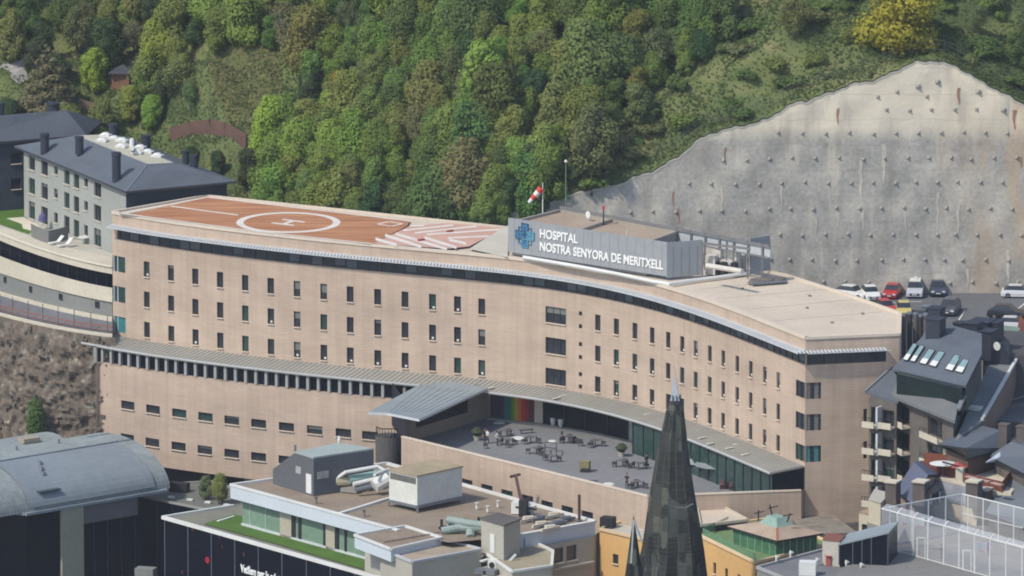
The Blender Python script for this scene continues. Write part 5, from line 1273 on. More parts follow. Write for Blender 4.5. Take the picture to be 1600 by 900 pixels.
for k in range(0, 16, 2): mb.bar(rg0[k], rg0[k]+Vector((0, 0, .8)), .12)
mb.build('crown_ring', mat('spire_dark_metal', (60, 60, 62), .6, .1, 1), sp)
for (u0_, v0_, u1_, v1_) in [(1072, 793, 1083, 787), (1054, 792, 1074, 794)]: q = MB(); q.bar(PY(u0_, v0_, Ysp-4.4), PY(u1_, v1_, Ysp-4.2), .18, .1); q.build('pale_strut', mat('strut_grey', (104, 104, 100), .6, 0), sp)
# small side spire
c0 = PY(990, 804, Ysp-2); mb = MB(); c1_ = PY(991, 990, Ysp-2); ring = [c1_+Vector((1.9*math.cos(a), 1.6*math.sin(a), 0)) for a in [math.pi/3*k for k in range(6)]]
for a, b in zip(ring, ring[1:]+ring[:1]): mb.poly([a, b, c0])
o = mb.build('side_spire', SPG, sp)
q = MB(); q.bar(PY(990, 812, Ysp-3.2), PY(1003, 846, Ysp-4), .2, .1); q.bar(PY(990, 812, Ysp-3.2), PY(986, 880, Ysp-4.4), .16, .1); q.build('pale_ridge', mat('ridge_silver', (150, 156, 160), .5, .1), sp)

def wbox(name, pix, z0, z1, lab, cat, mw, mr, wins=None, edge=None, group=None):
    pts = [P(u, v, z1) for u, v in pix]; o = thing(name, lab, cat, (pts[0].x, pts[0].y, max(z0, -14)), group)
    pth = Path([pts[0], pts[1]]); ops_ = windows_on(o, pth, [(pth.s_of_u(u, z1), z, w_, h_, 0) for u, z, w_, h_ in wins], .2, blind=.1, rnd=rs) if wins else []
    q = MB(); wall_open(q, pth, z0, z1-.05, ops_, .2)
    for i in range(1, len(pts)): a, b = pts[i], pts[(i+1) % len(pts)]; q.poly([(a.x, a.y, z0), (b.x, b.y, z0), (b.x, b.y, z1-.05), (a.x, a.y, z1-.05)])
    q.build('wall', mw, o)
    q = MB(); extr(q, pts, .15); q.build('roof', mr, o)
    if edge:
        q = MB()
        for a, b in zip(pts, pts[1:]+pts[:1]): q.bar(a+Vector((0, 0, .1)), b+Vector((0, 0, .1)), .3, .3)
        q.build('roof_edge', edge, o)
    return o
o = wbox('orange_house', [(937, 828), (1010, 845), (1060, 832), (985, 812)], -14, 2.0, 'small orange rendered house left of the dark spire', 'house', YEL, CONC, [(962, -.9, .9, 1.1), (962, -4, .9, 1.1)], mat('sand_edge', (200, 176, 140), .85, .05))
acunit(950, 824, 2.0, 1.5, 1.2, 1.2, 'dark air conditioner on the flat roof of the small orange house', DARK)
o = wbox('yellow_house', [(1075, 829), (1180, 880), (1300, 850), (1200, 812)], -14, 3.2, 'yellow rendered house with four small windows and a green glazed roof terrace', 'house', YEL, mat('green_deck', (104, 128, 84), .9, .2, .8), [(u, .4, .75, 1.3) for u in (1117, 1135.5, 1155, 1175)]+[(u, -2.4, .75, 1.3) for u in (1117, 1135.5, 1155, 1175)], mat('sand_edge2', (216, 190, 150), .85, .05))
q = MB()
bal = [P(1098, 838, 3.3), P(1180, 878, 3.3)]; q.bar(bal[0]+Vector((0, 0, .5)), bal[1]+Vector((0, 0, .5)), .04, .9); bal2 = [P(1098, 838, 3.3), P(1138, 820, 3.3)]; q.bar(bal2[0]+Vector((0, 0, .5)), bal2[1]+Vector((0, 0, .5)), .04, .9)
q.build('glass_balustrade', mat('balustrade_glass', (110, 150, 120), .2, .1, 1, alpha=.45), o)
# pavilion on the roof terrace
pav = thing('roof_pavilion', 'green glazed roof pavilion with a pinkish hip roof and a pale cupola', 'pavilion', P(1210, 865, 3.3))
ez = 5.2; e = [P(1136, 822, ez), P(1214, 845, ez), P(1286, 833, ez), P(1212, 811, ez)]; tz = 6.0; t = [P(1186, 817, tz), P(1214, 825, tz), P(1240, 820, tz), P(1212, 812, tz)]
mb = MB()
for i in range(4): j = (i+1) % 4; mb.poly([e[i], e[j], t[j], t[i]]); mb.poly([e[i]-Vector((0, 0, .2)), e[j]-Vector((0, 0, .2)), e[j], e[i]], 1)
mb.poly([p-Vector((0, 0, .2)) for p in e[::-1]], 1); rf_ = mb.build('roof', [mat('pink_tiles', (162, 144, 126), .85, .15, 1.5), DARK], pav)
mb = MB(); mb.bar(e[1], t[1], .2, .1); mb.build('hip_ridge', mat('terracotta', (160, 98, 74), .85, .1), rf_)
t2_ = [p+Vector((0, 0, .9)) for p in inset_quad(t, .9)]; mb = MB()
for i in range(4): j = (i+1) % 4; mb.poly([t[i], t[j], t2_[j], t2_[i]])
mb.poly(t2_); mb.build('cupola', mat('cupola_green', (132, 158, 146), .5, .12, 1), rf_)
w4 = inset_quad(e, .7); mb = MB(); mb.prism([(p.x, p.y) for p in w4], 3.2, ez-.15); gp_ = mb.build('glazing', mat('pavilion_glass', (72, 112, 84), .15, .3, .8, spec=.6), pav)
mb = MB()
for a, b in ((w4[0], w4[1]), (w4[1], w4[2])):
    for i in range(7): p = Vector(a).lerp(Vector(b), i/6); mb.box((p.x, p.y, 3.2), .08, .08, 1.8)
mb.build('mullions', mat('pale_green_frame', (140, 165, 145), .6, 0), gp_)
for k, (u, v, z, L) in enumerate([(1207, 800, 6.6, 1.4), (1185, 806, 6.2, 1.2), (1230, 808, 6.6, 1.0)]):
    p = P(u, v+8, z); q = MB(); q.tube([p, p+Vector((.3*(k-1), 0, L))], .08, 6); q.bar(p+Vector((-.5, 0, L*.7)), p+Vector((.6, 0, L*.9)), .1); build_each(q, 'antenna', DARK, pav)
o = wbox('beige_roofed_shed', [(1094, 822), (1168, 814), (1122, 789), (1088, 789)], -2, 4.0, 'low building with a beige flat roof between the terrace wall and the spire', 'shed', DARK, GRAVEL, None, mat('pale_rim', (186, 176, 158), .8, .05))
o = wbox('stone_shed', [(1256, 836), (1340, 832), (1300, 803), (1235, 806)], -4, 2.6, 'low grey stone shed with a cluttered roof at the foot of the end wall', 'shed', MATS['rubble_stone'], mat('clutter_roof', (128, 122, 112), .95, .35, 2.5))
o = wbox('chimney_block', [(1285, 843), (1312, 846), (1321, 836), (1292, 832)], -4, 11.4, 'pale grey square block with a brown cap beside the green pavilion', 'roof block', CONC, mat('brown_cap', (120, 76, 62), .85, .1), None)
o = wbox('flat_grey_roof', [(1183, 888), (1300, 935), (1460, 880), (1318, 852)], -14, 8.6, 'flat grey roof full of small white fittings at the bottom right', 'building', CONCG, mat('grey_felt', (110, 110, 112), .9, .12, .6), None, mat('felt_edge', (150, 150, 150), .8, .05))
q_ = thing('lean_to_glasshouse', 'dark glazed lean to with a sloping metal edge by the sports court', 'glasshouse', P(1348, 884, 9))
a0, a1 = P(1311, 882, 8.9), P(1387, 885, 8.9)
mb = MB(); dpt = Vector((1.2, 5, 0)); h0, h1 = 2.1, 3.6
A = [a0, a1, a1+dpt, a0+dpt]; T_ = [a0+Vector((0, 0, h0)), a1+Vector((0, 0, h1)), a1+dpt+Vector((0, 0, h1)), a0+dpt+Vector((0, 0, h0))]
for i in range(4): j = (i+1) % 4; mb.poly([A[i], A[j], T_[j], T_[i]])
mb.build('glazing', GLASSN, q_); mb = MB(); extr(mb, [p+Vector((0, 0, .2)) for p in inset_quad(T_, -.2)], .18); mb.build('roof', METAL, q_)
mb = MB()
for f in (0, .28, .47, .66, 1): mb.bar(a0.lerp(a1, f)+Vector((0, -.05, 0)), a0.lerp(a1, f)+Vector((0, -.05, h0+(h1-h0)*f)), .12)
mb.build('glazing_bars', mat('slate_bars', (70, 76, 92), .6, 0), q_)
for k, (u, v, nm, lab) in enumerate([(1262, 898, 'white_cabinet', 'white square cabinet at the bottom edge of the flat grey roof'), (1213, 880, 'roof_fitting', ''), (1235, 873, 'roof_fitting', ''), (1276, 884, 'roof_fitting', ''), (1302, 882, 'roof_fitting', ''), (1322, 888, 'roof_fitting', ''), (1345, 892, 'roof_fitting', '')]):
    p = P(u, v, 8.62); q = MB()
    if k == 0: q.box(p, 1.8, 1.2, 1.5, -.1)
    else: q.tube([p, p+Vector((0, 0, .5))], .1, 8); q.tube([p+Vector((0, 0, .5)), p+Vector((.15, 0, .8))], [.15, .28], 8)
    tag(q.build(nm, WHITE), lab or 'small white mushroom vent on the flat grey roof', 'cabinet' if k == 0 else 'vent', None if k == 0 else 'white vents on the flat grey roof')
p = P(1294, 884, 8.62); q = MB(); q.box(p, .5, .4, .9); q.tube([p+Vector((0, 0, .9)), p+Vector((0, 0, 1.1))], [.2, .4], 8); tag(q.build('red_roof_fan', mat('dull_red', (170, 84, 82), .7, .1)), 'dull red fan unit on the flat grey roof', 'fan')

# ---- sports court and cage
ZC = 9.0
mb = MB(); mb.prism([XY(1355, 850, ZC), XY(1300, 905, ZC), XY(1300, 1010, ZC), XY(1560, 1010, ZC), XY(1800, 960, ZC), XY(1800, 800, ZC), XY(1503, 770, ZC), XY(1355, 800, ZC)], -14, ZC); tag(mb.build('court_paving', mat('court_grey', (118, 116, 114), .9, .12, .4)), kind='structure')
mb = MB()
for a, b in [((1400, 856), (1500, 836)), ((1470, 862), (1560, 885)), ((1480, 850), (1600, 880)), ((1430, 862), (1535, 845)), ((1520, 845), (1600, 862)), ((1510, 836), (1600, 852))]: mb.bar(P(*a, ZC+.006), P(*b, ZC+.006), .12, .01)
tag(mb.build('court_lines', mat('faded_line', (150, 148, 142), .9, .1)), kind='structure')
cage = thing('sports_cage', 'white post and net cage round the sports court at the lower right', 'sports cage', P(1480, 870, ZC))
cw_ = mat('cage_white', (205, 205, 200), .5, .05, 1); NH = 4.3
fA, fB = P(1377, 855, ZC), P(1640, 929, ZC); bA, bB = P(1503, 832, ZC), P(1700, 880, ZC)
us_f = [1402, 1427, 1450, 1475, 1499, 1523, 1547, 1572, 1597]; us_b = [1512, 1536, 1560, 1584, 1608]; us_l = [1390, 1423, 1450, 1477, 1502]
fp = Path([fA, fB]); bp_ = Path([bA, bB]); lp = Path([fA, bA])
post = MB(); post.bar((0, 0, 0), (0, 0, NH), .13); post_me = meshof(post, 'cage_post', cw_); arm = MB(); arm.bar((0, 0, 0), (.55, .75, .35), .11); arm_me = meshof(arm, 'bent_arm', cw_)
for pth, us_, arm_on in ((fp, us_f, 1), (bp_, us_b, 0), (lp, us_l, 0)):
    for u in us_:
        q = pth.at(pth.s_of_u(u, ZC))[0]; po = place('post', post_me, cage, (q.x, q.y, ZC))
        if arm_on: c = bpy.data.objects.new('bent_arm', arm_me); COL.objects.link(c); c.parent = po; c.location = (0, 0, NH-.02)
NET = mat('net', (196, 198, 200), .8, 0, alpha=.3)
for nm, pth, b0, b1 in (('front_net', fp, 0, fp.L), ('back_net', bp_, 0, bp_.L), ('side_net', lp, 0, lp.L)):
    q = MB(); strip(q, pth, 0, ZC+.1, ZC+NH, b0, b1); q.build(nm, NET, cage)
    q = MB(); a, b = pth.p
    for z_ in ((ZC+.1, ZC+NH) if nm != 'back_net' else (ZC+.1, ZC+NH, ZC+NH*.5)): q.bar((a.x, a.y, z_), (b.x, b.y, z_), .12 if z_ > ZC+NH-.1 else .08)
    q.build('rail', cw_, cage)
q = MB(); a, b = fp.p; q.poly([(a.x, a.y, ZC+NH), (b.x, b.y, ZC+NH), (b.x+.55, b.y+.75, ZC+NH+.35), (a.x+.55, a.y+.75, ZC+NH+.35)]); q.build('top_net', mat('net_dense', (205, 208, 212), .8, 0, alpha=.3), cage)
q = MB(); 
for p, s_ in ((fp.at(fp.s_of_u(1433, ZC), -.05)[0], 0), (fp.at(fp.s_of_u(1505, ZC), -.05)[0], 1)):
    q.bar((p.x, p.y-.1, ZC), (p.x, p.y-.1, ZC+2.2), .12); q.bar((p.x+.85, p.y-.4, ZC), (p.x+.85, p.y-.4, ZC+2.2), .12); q.bar((p.x, p.y-.1, ZC+2.2), (p.x+.85, p.y-.4, ZC+2.2), .12)
q.build('gate_frame', cw_, cage)
def hoop(u, v, lab, hh=3.2):
    p = P(u, v, ZC); o = thing('basketball_hoop', lab, 'basketball hoop', p); q = MB(); q.bar(p, p+Vector((0, 0, hh)), .14); q.bar(p+Vector((0, 0, hh)), p+Vector((.6, -.2, hh+.1)), .1); q.build('post', cw_, o)
    q = MB(); q.box(p+Vector((.6, -.25, hh-.4)), 1.5, .08, 1.0, .4); q.build('backboard', WHITE, o)
    q = MB(); q.tube([p+Vector((.75, -.5, hh-.3)), p+Vector((.75, -.5, hh-.25))], .25, 10); q.build('rim', mat('rim_red', (160, 70, 50), .6, 0), o)
hoop(1402, 858, 'basketball hoop near the left corner of the sports cage'); hoop(1425, 862, 'basketball hoop second from the left corner of the cage'); hoop(1523, 893, 'basketball hoop with a small white board nearest the gates of the cage', 2.6)

# ---- balconied apartments with the skylight roof
ap = thing('balcony_apartments', 'dark grey stone apartment building with cream balconies and a slate roof with skylights', 'apartment building', P(1440, 800, 3.5))
MS = mat('grey_masonry', (98, 92, 86), .9, .22, 1.6); MD = mat('dark_masonry', (74, 73, 74), .85, .2, 1)
f = [P(1400, 614, 17.4), P(1490, 652, 17.4), P(1532, 575, 17.4), P(1440, 540, 17.4)]
FA = Path([f[0], f[1]]); itf = []
for z in (15.3, 12.3, 9.3, 6.3):
    itf += [(FA.s_of_u(1411, z), z, 3.2, 2.0, 2), (FA.s_of_u(1461, z), z, 3.4, 2.0, 2)]
opf = windows_on(ap, FA, itf, .5, name='balcony_window', blind=.25, sill=False, rnd=rs)
mb = MB(); wall_open(mb, FA, 2, 17.3, opf, .5); mb.build('front_wall', MS, ap)
mb = MB()
for a, b in ((f[1], f[2]), (f[2], f[3]), (f[3], f[0])): mb.poly([(a.x, a.y, 2), (b.x, b.y, 2), (b.x, b.y, 17.3), (a.x, a.y, 17.3)])
mb.build('side_wall', MD, ap)
lw = [P(1358, 622, 17.0), P(1401, 628, 17.0), P(1440, 560, 17.0), P(1395, 556, 17.0)]; LW = Path([lw[0], lw[1]])
opl = windows_on(ap, LW, [(LW.s_of_u(1367, z), z, 1.0, 2.1, 1) for z in (15, 12, 9, 6)]+[(LW.s_of_u(1388, z), z, 1.5, 1.8, 1) for z in (15, 12, 9, 6)], .4, name='wing_window', blind=.3, sill=False, rnd=rs)
mb = MB(); wall_open(mb, LW, 2, 16.9, opl, .4)
for a, b in ((lw[1], lw[2]), (lw[2], lw[3]), (lw[3], lw[0])): mb.poly([(a.x, a.y, 2), (b.x, b.y, 2), (b.x, b.y, 16.9), (a.x, a.y, 16.9)])
mb.poly([(p.x, p.y, 16.9) for p in lw]); mb.build('wing_wall', MS, ap)
def balcony(pth, u0, u1, z, out, nm='balcony'):
    s0_, s1_ = pth.s_of_u(u0, z), pth.s_of_u(u1, z); q = MB(); ledge(q, pth, 0.01, out, z-1.25, z-1.05, s0_, s1_); ledge(q, pth, out-.12, out, z-1.05, z-.55, s0_, s1_); o = q.build(nm, CREAM, ap)
    q = MB()
    for i in range(5): p = pth.at(s0_+(s1_-s0_)*i/4, out-.06)[0]; q.bar((p.x, p.y, z-.6), (p.x, p.y, z-.1), .05)
    a, b = pth.at(s0_, out-.06)[0], pth.at(s1_, out-.06)[0]; q.bar((a.x, a.y, z-.1), (b.x, b.y, z-.1), .06); q.build('railing', DARK, o)
for z in (15.3, 12.3, 9.3, 6.3): balcony(FA, 1397, 1423, z, 1.1); balcony(FA, 1450, 1478, z, 1.1)
for z in (15.2, 12.2, 9.2, 6.2): balcony(LW, 1357, 1376, z, 1.5); balcony(LW, 1379, 1399, z, 1.0)
for z in (15, 12, 9, 6):
    p, d, nn = LW.at(LW.s_of_u(1377, z), .5); q = MB(); q.box((p.x, p.y, z-1.2), .25, 1.0, 2.5, math.atan2(d.y, d.x)); q.build('pillar', LOUV, ap)
# stepped eaves and glazed top storey
mb = MB(); extr(mb, [P(1393, 618, 17.4), P(1492, 658, 17.4), P(1497, 632, 18.3), P(1400, 596, 18.3)], .3, 0, 1); mb.build('lower_eaves', [mat('eaves_slate', (104, 106, 106), .8, .15, 1), DARK], ap)
mb = MB(); mb.bar(P(1497, 640, 18.0), P(1512, 606, 19.3), .5, .3); mb.build('side_eaves', mat('eaves_grey', (112, 116, 120), .7, .1), ap)
wr_ = [P(1352, 612, 17.1), P(1403, 628, 17.1), P(1440, 590, 18.6), P(1398, 570, 19.4)]
mb = MB(); extr(mb, wr_, .25, 0); mb.build('wing_roof', SLATE, ap); mb = MB(); mb.bar(wr_[0], wr_[3], .3, .3); mb.build('verge', mat('eaves_grey', (112, 116, 120), .7, .1), ap)
up = [P(1401, 584, 19.9), P(1503, 608, 19.9), P(1533, 552, 19.9), P(1448, 520, 19.9)]
mb = MB(); mb.prism([(p.x, p.y) for p in up], 16.8, 19.9); mb.build('top_storey', GLASSG if False else mat('deep_green_glass', (26, 40, 40), .2, .3, .8), ap)
r0 = [P(1393.6, 576, 20), P(1509, 603, 20), P(1534, 553, 22.3), P(1441, 526, 22.3)]; r1 = [r0[3], r0[2], P(1534, 521, 23.2), P(1455, 499, 23.2)]
mb = MB(); extr(mb, r0, .25, 0, 1); extr(mb, r1, .25, 0, 1)
mb.poly([r0[1], (r0[1].x, r0[1].y, 17), (r1[2].x, r1[2].y, 17), r1[2], r0[2]], 1)
mb.poly([r0[0], r0[3], r1[3], (r1[3].x, r1[3].y, 17), (r0[0].x+.6, r0[0].y+.6, 19)], 1)
rfR = mb.build('roof', [SLATE, MD], ap)
nr = (r0[1]-r0[0]).cross(r0[3]-r0[0]).normalized(); off_ = nr*.3 if nr.z > 0 else -nr*.3
sc_ = lambda x, y: (1350+x/5.624, 480+y/5.624)
for (bl_, br_, tr, tl) in [((345, 478), (388, 488), (476, 345), (438, 338)), ((408, 490), (450, 500), (538, 362), (498, 354)), ((490, 508), (547, 524), (630, 398), (572, 385)), ((574, 528), (635, 545), (718, 418), (660, 404)), ((716, 562), (780, 580), (860, 448), (800, 436)), ((802, 580), (868, 598), (942, 466), (886, 456))]:
    q4 = [plane_hit(*sc_(*c), r0[0], nr)+off_ for c in (bl_, br_, tr, tl)]; m_ = [q4[0].lerp(q4[3], .36), q4[1].lerp(q4[2], .36)]
    mb = MB(); mb.poly([m_[0], m_[1], q4[2], q4[3]]); mb.poly([q4[0], q4[1], m_[1], m_[0]], 1)
    for a, b in zip(q4, q4[1:]+q4[:1]): mb.bar(a, b, .06, .06, 2)
    mb.build('skylight', [mat('skylight_glass', (126, 150, 150), .2, .1, 1, spec=.6), WHITE, DARK], rfR)
for u, v0, v1, z, r in [(1462, 525, 499, 22.5, .85), (1463, 504, 482, 23.2, .75)]: chimney(u, v0, v1, z, r, rfR, m=CHM, sq_=True)
# neighbours' chimneys and dishes
bl2 = thing('chimney_terrace', 'dark slate house with several square chimneys and two satellite dishes', 'house', P(1560, 560, 17))
mb = MB(); pts = [P(1536, 548, 19), P(1560, 555, 19), P(1640, 556, 19), P(1640, 520, 19), P(1545, 515, 19)]; mb.prism([(p.x, p.y) for p in pts], 3, 19); mb.build('wall', MD, bl2)
for u, v0, v1, z, r in [(1541, 552, 518, 19.5, .95), (1502, 512, 505, 22, .7), (1520, 516, 505, 22, .8), (1535, 520, 502, 21, 1.1), (1552, 520, 503, 21, .9)]: chimney(u, v0, v1, z, r, bl2, m=CHM, sq_=True)
mb = MB(); mb.tube([P(1562, 560, 19), P(1562, 540, 19)], 1.2, 12); mb.build('round_tank', MATS['chimney_slate'], bl2)
for u, v in [(1561, 540), (1518, 506)]: p = P(u, v, 21.3); q = MB(); q.tube([p+Vector((.1, .1, 0)), p+Vector((-.25, -.3, 0))], [.1, .5], 12); q.build('satellite_dish', WHITE, bl2)
q = MB(); q.tube([P(1545, 590, 17), P(1545, 566, 17)], .6, 10); q.tube([P(1545, 566, 17), P(1545, 544, 17)], [.6, .45], 10); q.tube([P(1545, 544, 17), P(1545, 540, 17)], .25, 8); q.build('flue', DARK, bl2)
# long sloping roof with a white gutter
lr = thing('long_roofed_house', 'house with a long bare grey roof and a bright white gutter down its edge', 'house', P(1520, 680, 8))
a = [P(1549, 560, 18.6), P(1592, 556, 18.6), P(1534, 657, 16), P(1492, 690, 15.2)]
mb = MB(); extr(mb, a, .4, 0); mb.build('roof', mat('bare_grey_roof', (116, 118, 118), .9, .15, .6), lr)
mb = MB(); mb.prism([(p.x, p.y) for p in [a[0]+Vector((0, -.5, 0)), a[1]+Vector((-.3, -.5, 0)), a[2]+Vector((-.3, .3, 0)), a[3]+Vector((.3, .5, 0))]], 3, 14.9); 
mb.poly([a[1], a[2], (a[2].x, a[2].y, 5), (a[1].x+.3, a[1].y, 5)]); mb.build('wall', mat('tan_wall', (126, 104, 92), .9, .12, .8), lr)
mb = MB(); mb.bar(a[1]+Vector((0, 0, .1)), a[2]+Vector((0, 0, .1)), .32, .3); mb.build('gutter', WHITE, lr)
q = MB(); p = P(1523, 640, 16.4); q.box(p, 1.5, 1.3, .35, -.4); q.build('roof_hatch', mat('hatch_white', (200, 200, 188), .7, .05), lr)
ds = thing('dark_slate_house', 'steep dark slate house side with two skylight slits at the right edge', 'house', P(1590, 665, 9))
mb = MB(); a = [P(1573, 604, 16), P(1575, 668, 12), P(1700, 690, 12), P(1700, 540, 18), P(1603, 555, 18)]; mb.poly(a); mb.poly([(p.x, p.y, 3) for p in a[::-1]])
for i in range(5): j = (i+1) % 5; mb.poly([(a[i].x, a[i].y, 3), (a[j].x, a[j].y, 3), a[j], a[i]])
mb.build('roof', mat('charcoal_slate', (60, 60, 66), .8, .15, 1), ds)
for v in (622, 634): q = MB(); q.bar(P(1580, v+3, 15-(v-622)*.05), P(1602, v-3, 15.6-(v-622)*.05), .3, .12); q.build('roof_slit', CONCG, ds)
# pitched slate houses with terraces
def gable(name, lab, ridge, eaveL, eaveR, zr, ze, m, wall, base_z=3.5, chs=()):
    o = thing(name, lab, 'house', P(*eaveL[0], base_z)); rg_ = [P(*c, zr) for c in ridge]; l_ = [P(*c, ze) for c in eaveL]; r_ = [P(*c, ze) for c in eaveR]
    q = MB(); q.poly([l_[0], l_[1], rg_[1], rg_[0]]); q.poly([rg_[0], rg_[1], r_[1], r_[0]])
    for a, b in ((l_[0], l_[1]), (r_[0], r_[1])): q.poly([a-Vector((0, 0, .25)), b-Vector((0, 0, .25)), b, a], 1)
    for a, b in ((l_[0], rg_[0]), (rg_[0], r_[0]), (l_[1], rg_[1]), (rg_[1], r_[1])): q.poly([a-Vector((0, 0, .25)), b-Vector((0, 0, .25)), b, a], 1)
    q.poly([p-Vector((0, 0, .2)) for p in (l_[0], l_[1], r_[1], r_[0])], 1); rf_ = q.build('roof', [m, DARK], o)
    q = MB(); c4 = inset_quad([l_[0], l_[1], r_[1], r_[0]], .8); q.prism([(p.x, p.y) for p in c4], base_z, ze-.2)
    for k in (0, 1): A_ = c4[0] if k == 0 else c4[1]; B2 = c4[3] if k == 0 else c4[2]; q.poly([(A_.x, A_.y, ze-.2), (B2.x, B2.y, ze-.2), rg_[k]-Vector((0, 0, .3))])
    q.build('wall', wall, o)
    for c in chs: chimney(*c, rf_, m=mat('chimney_stone', (92, 84, 80), .9, .2, 2), sq_=True)
    return o
gable('slate_house', 'slate roofed house with a low pitch above the brown fenced terrace', [(1509, 700), (1564, 672)], [(1467, 694), (1512, 660)], [(1512, 716), (1575, 700)], 16.3, 14.9, SLATE, mat('timber_gable', (96, 78, 66), .85, .2, 1.5), chs=[(1569, 692, 665, 15.7, .5)])
gable('slate_house', 'large slate roofed house cut by the right edge of the picture', [(1600, 700), (1720, 740)], [(1540, 800), (1660, 850)], [(1640, 650), (1760, 690)], 14.5, 11.2, mat('blue_slate', (100, 106, 112), .7, .12, .8), MS)
gable('slate_house', 'slate roofed house half hidden behind the striped awning at the right edge', [(1580, 690), (1680, 720)], [(1545, 712), (1640, 760)], [(1620, 650), (1700, 680)], 16.3, 14.6, SLATE, MS, chs=[(1597, 690, 668, 16, .5)])
gable('slate_house', 'small steep slate roof with a white dormer beside the stone chimneys', [(1428, 722), (1450, 742)], [(1400, 765), (1428, 790)], [(1448, 718), (1480, 740)], 14.6, 11.6, mat('violet_slate', (86, 90, 108), .7, .12, .8), mat('pinkish_render', (160, 140, 126), .9, .15, 1))
dm = thing('lead_roofed_house', 'low house with a streaky pale lead roof in front of the brown fences', 'house', P(1480, 790, 4))
a = [P(1437, 742, 12.4), P(1510, 760, 12.4), P(1530, 790, 11.4), P(1452, 772, 11.4)]; mb = MB(); extr(mb, a, .3); mb.build('roof', mat('streaky_lead', (122, 124, 130), .7, .3, 2.2, stretch=(1, .2, 1)), dm)
mb = MB(); mb.prism([(p.x, p.y) for p in inset_quad(a, .5)], 3.5, 11.1); mb.build('wall', mat('cream_render', (190, 176, 152), .9, .12, 1), dm)
mb = MB(); mb.bar(a[0]+Vector((0, 0, .1)), a[1]+Vector((0, 0, .1)), .3, .25); mb.build('ridge_coping', CREAM, dm)
for u, v0, v1, z, r in [(1395, 788, 757, 11, .65), (1439, 780, 756, 12.3, .7), (1522, 784, 756, 11.8, .7), (1538, 790, 768, 11, .7)]:
    o = thing('stone_chimney', {1395: 'stout stone chimney left of the violet slate roof', 1439: 'brown chimney rising from the small steep slate roof', 1522: 'grey chimney at the right end of the lead roof', 1538: 'pale capped chimney rightmost behind the court net'}[u], 'chimney', P(u, v0, z))
    chimney(u, v0, v1, z, r, o, 'stack', MATS['chimney_stone'] if 'chimney_stone' in MATS else MS, True)
    q = MB(); q.box(P(u, v0, z)+Vector((0, 0, (v0-v1)/13.1+.12)), r*2.2, r*2.2, .18, -.45); q.build('cap', CREAM, o)
o = thing('dormer', 'white faced dormer with a dark opening behind the court net', 'dormer', P(1456, 786, 11)); q = MB(); q.box(P(1456, 786, 11.2), 1.5, 1.2, 1.7, -.4); q.build('front', WHITE, o); q = MB(); extr(q, [P(1446, 766, 13.4), P(1462, 770, 13.4), P(1473, 762, 13.7), P(1456, 757, 13.7)], .2); q.build('roof', DARK, o)
q = MB(); q.box(P(1462, 788, 11.3), .7, .3, 1.3, -.4); q.build('opening', NAVY, o)
wbox('cream_annex', [(1357, 780), (1376, 786), (1392, 770), (1366, 764)], 3, 11.6, 'small cream annex at the foot of the balcony apartments', 'annex', mat('cream_wall2', (178, 170, 148), .9, .1, 1), CONC, None)
wbox('cream_store_room', [(1342, 800), (1372, 806), (1398, 800), (1366, 790)], -2, 9.9, 'cream store room with a rusty shutter next to the court', 'store room', MATS['cream_wall2'], mat('tile_tan', (150, 128, 106), .9, .2, 2), [(1352, 8.2, 1.0, .9)])
# roof terraces with brown fences and parasols
tr = thing('roof_terrace', 'roof terrace with red brown board fences below the slate house', 'terrace', P(1500, 760, 9))
mb = MB(); mb.prism([XY(1437, 738, 12.6), XY(1512, 758, 12.6), XY(1580, 770, 12.6), XY(1600, 745, 12.6), XY(1520, 715, 12.6), XY(1445, 712, 12.6)], 3, 12.6); mb.build('deck', CREAM, tr)
for pts in ([(1442, 736), (1500, 749)], [(1444, 722), (1480, 726)], [(1506, 754), (1566, 768)], [(1566, 768), (1578, 752)]): q = MB(); a, b = P(*pts[0], 12.6), P(*pts[1], 12.6); q.bar(a+Vector((0, 0, .55)), b+Vector((0, 0, .55)), .08, 1.1); q.build('board_fence', BRICKR, tr)
q = MB(); q.box(P(1500, 752, 12.6), .8, .8, 1.5, -.3); q.build('pillar', CREAM, tr)
q = MB()
for i in range(3): q.bar(P(1510+20*i, 744+5*i, 14.0), P(1526+20*i, 748+5*i, 14.0), .5, .12)
q.build('planters', mat('planter_tan', (170, 140, 130), .9, .2, 3), tr)
def parasol(u, v, z, lab, m, r=1.5, h_=2.3, flat=.35, cat='parasol'):
    p = P(u, v, z); o = thing('parasol', lab, cat, p); q = MB(); q.tube([p, p+Vector((0, 0, h_))], .04, 6); q.build('pole', STEEL, o); q = MB(); q.tube([p+Vector((0, 0, h_-flat)), p+Vector((0, 0, h_))], [r, .05], 12); q.build('canopy', m, o); return o
parasol(1473, 745, 12.6, 'flat white parasol on the brown fenced roof terrace', WHITE, 1.5, 1.7, .2)
parasol(1497, 747, 12.6, 'closed looking red parasol beside the white one on the roof terrace', mat('brick_red_cloth', (160, 74, 70), .8, .1), 1.1, 1.8, .5)
o = thing('striped_awning', 'pale striped awning over the terrace at the right', 'awning', P(1560, 735, 10)); q = MB(); extr(q, [P(1540, 722, 14.4), P(1576, 717, 14.4), P(1590, 705, 15.2), P(1562, 706, 15.2)], .1); q.build('cloth', mat('stripe_cloth', (170, 178, 190), .8, .3, 4, stretch=(3, .3, 1)), o); q = MB(); q.bar(P(1540, 722, 12.6), P(1540, 722, 14.3), .08); q.bar(P(1576, 717, 12.6), P(1576, 717, 14.3), .08); q.build('posts', STEEL, o)
o = thing('terrace_window_front', 'cream framed window front under the slate gable', 'window front', P(1480, 722, 12.7)); 
for u in (1477, 1485, 1493): q = MB(); q.box(P(u, 722+(u-1477)*.3, 12.7), .45, .1, 1.7, -.35); q.build('pane', mat('cream_pane', (188, 182, 160), .5, .1), o)
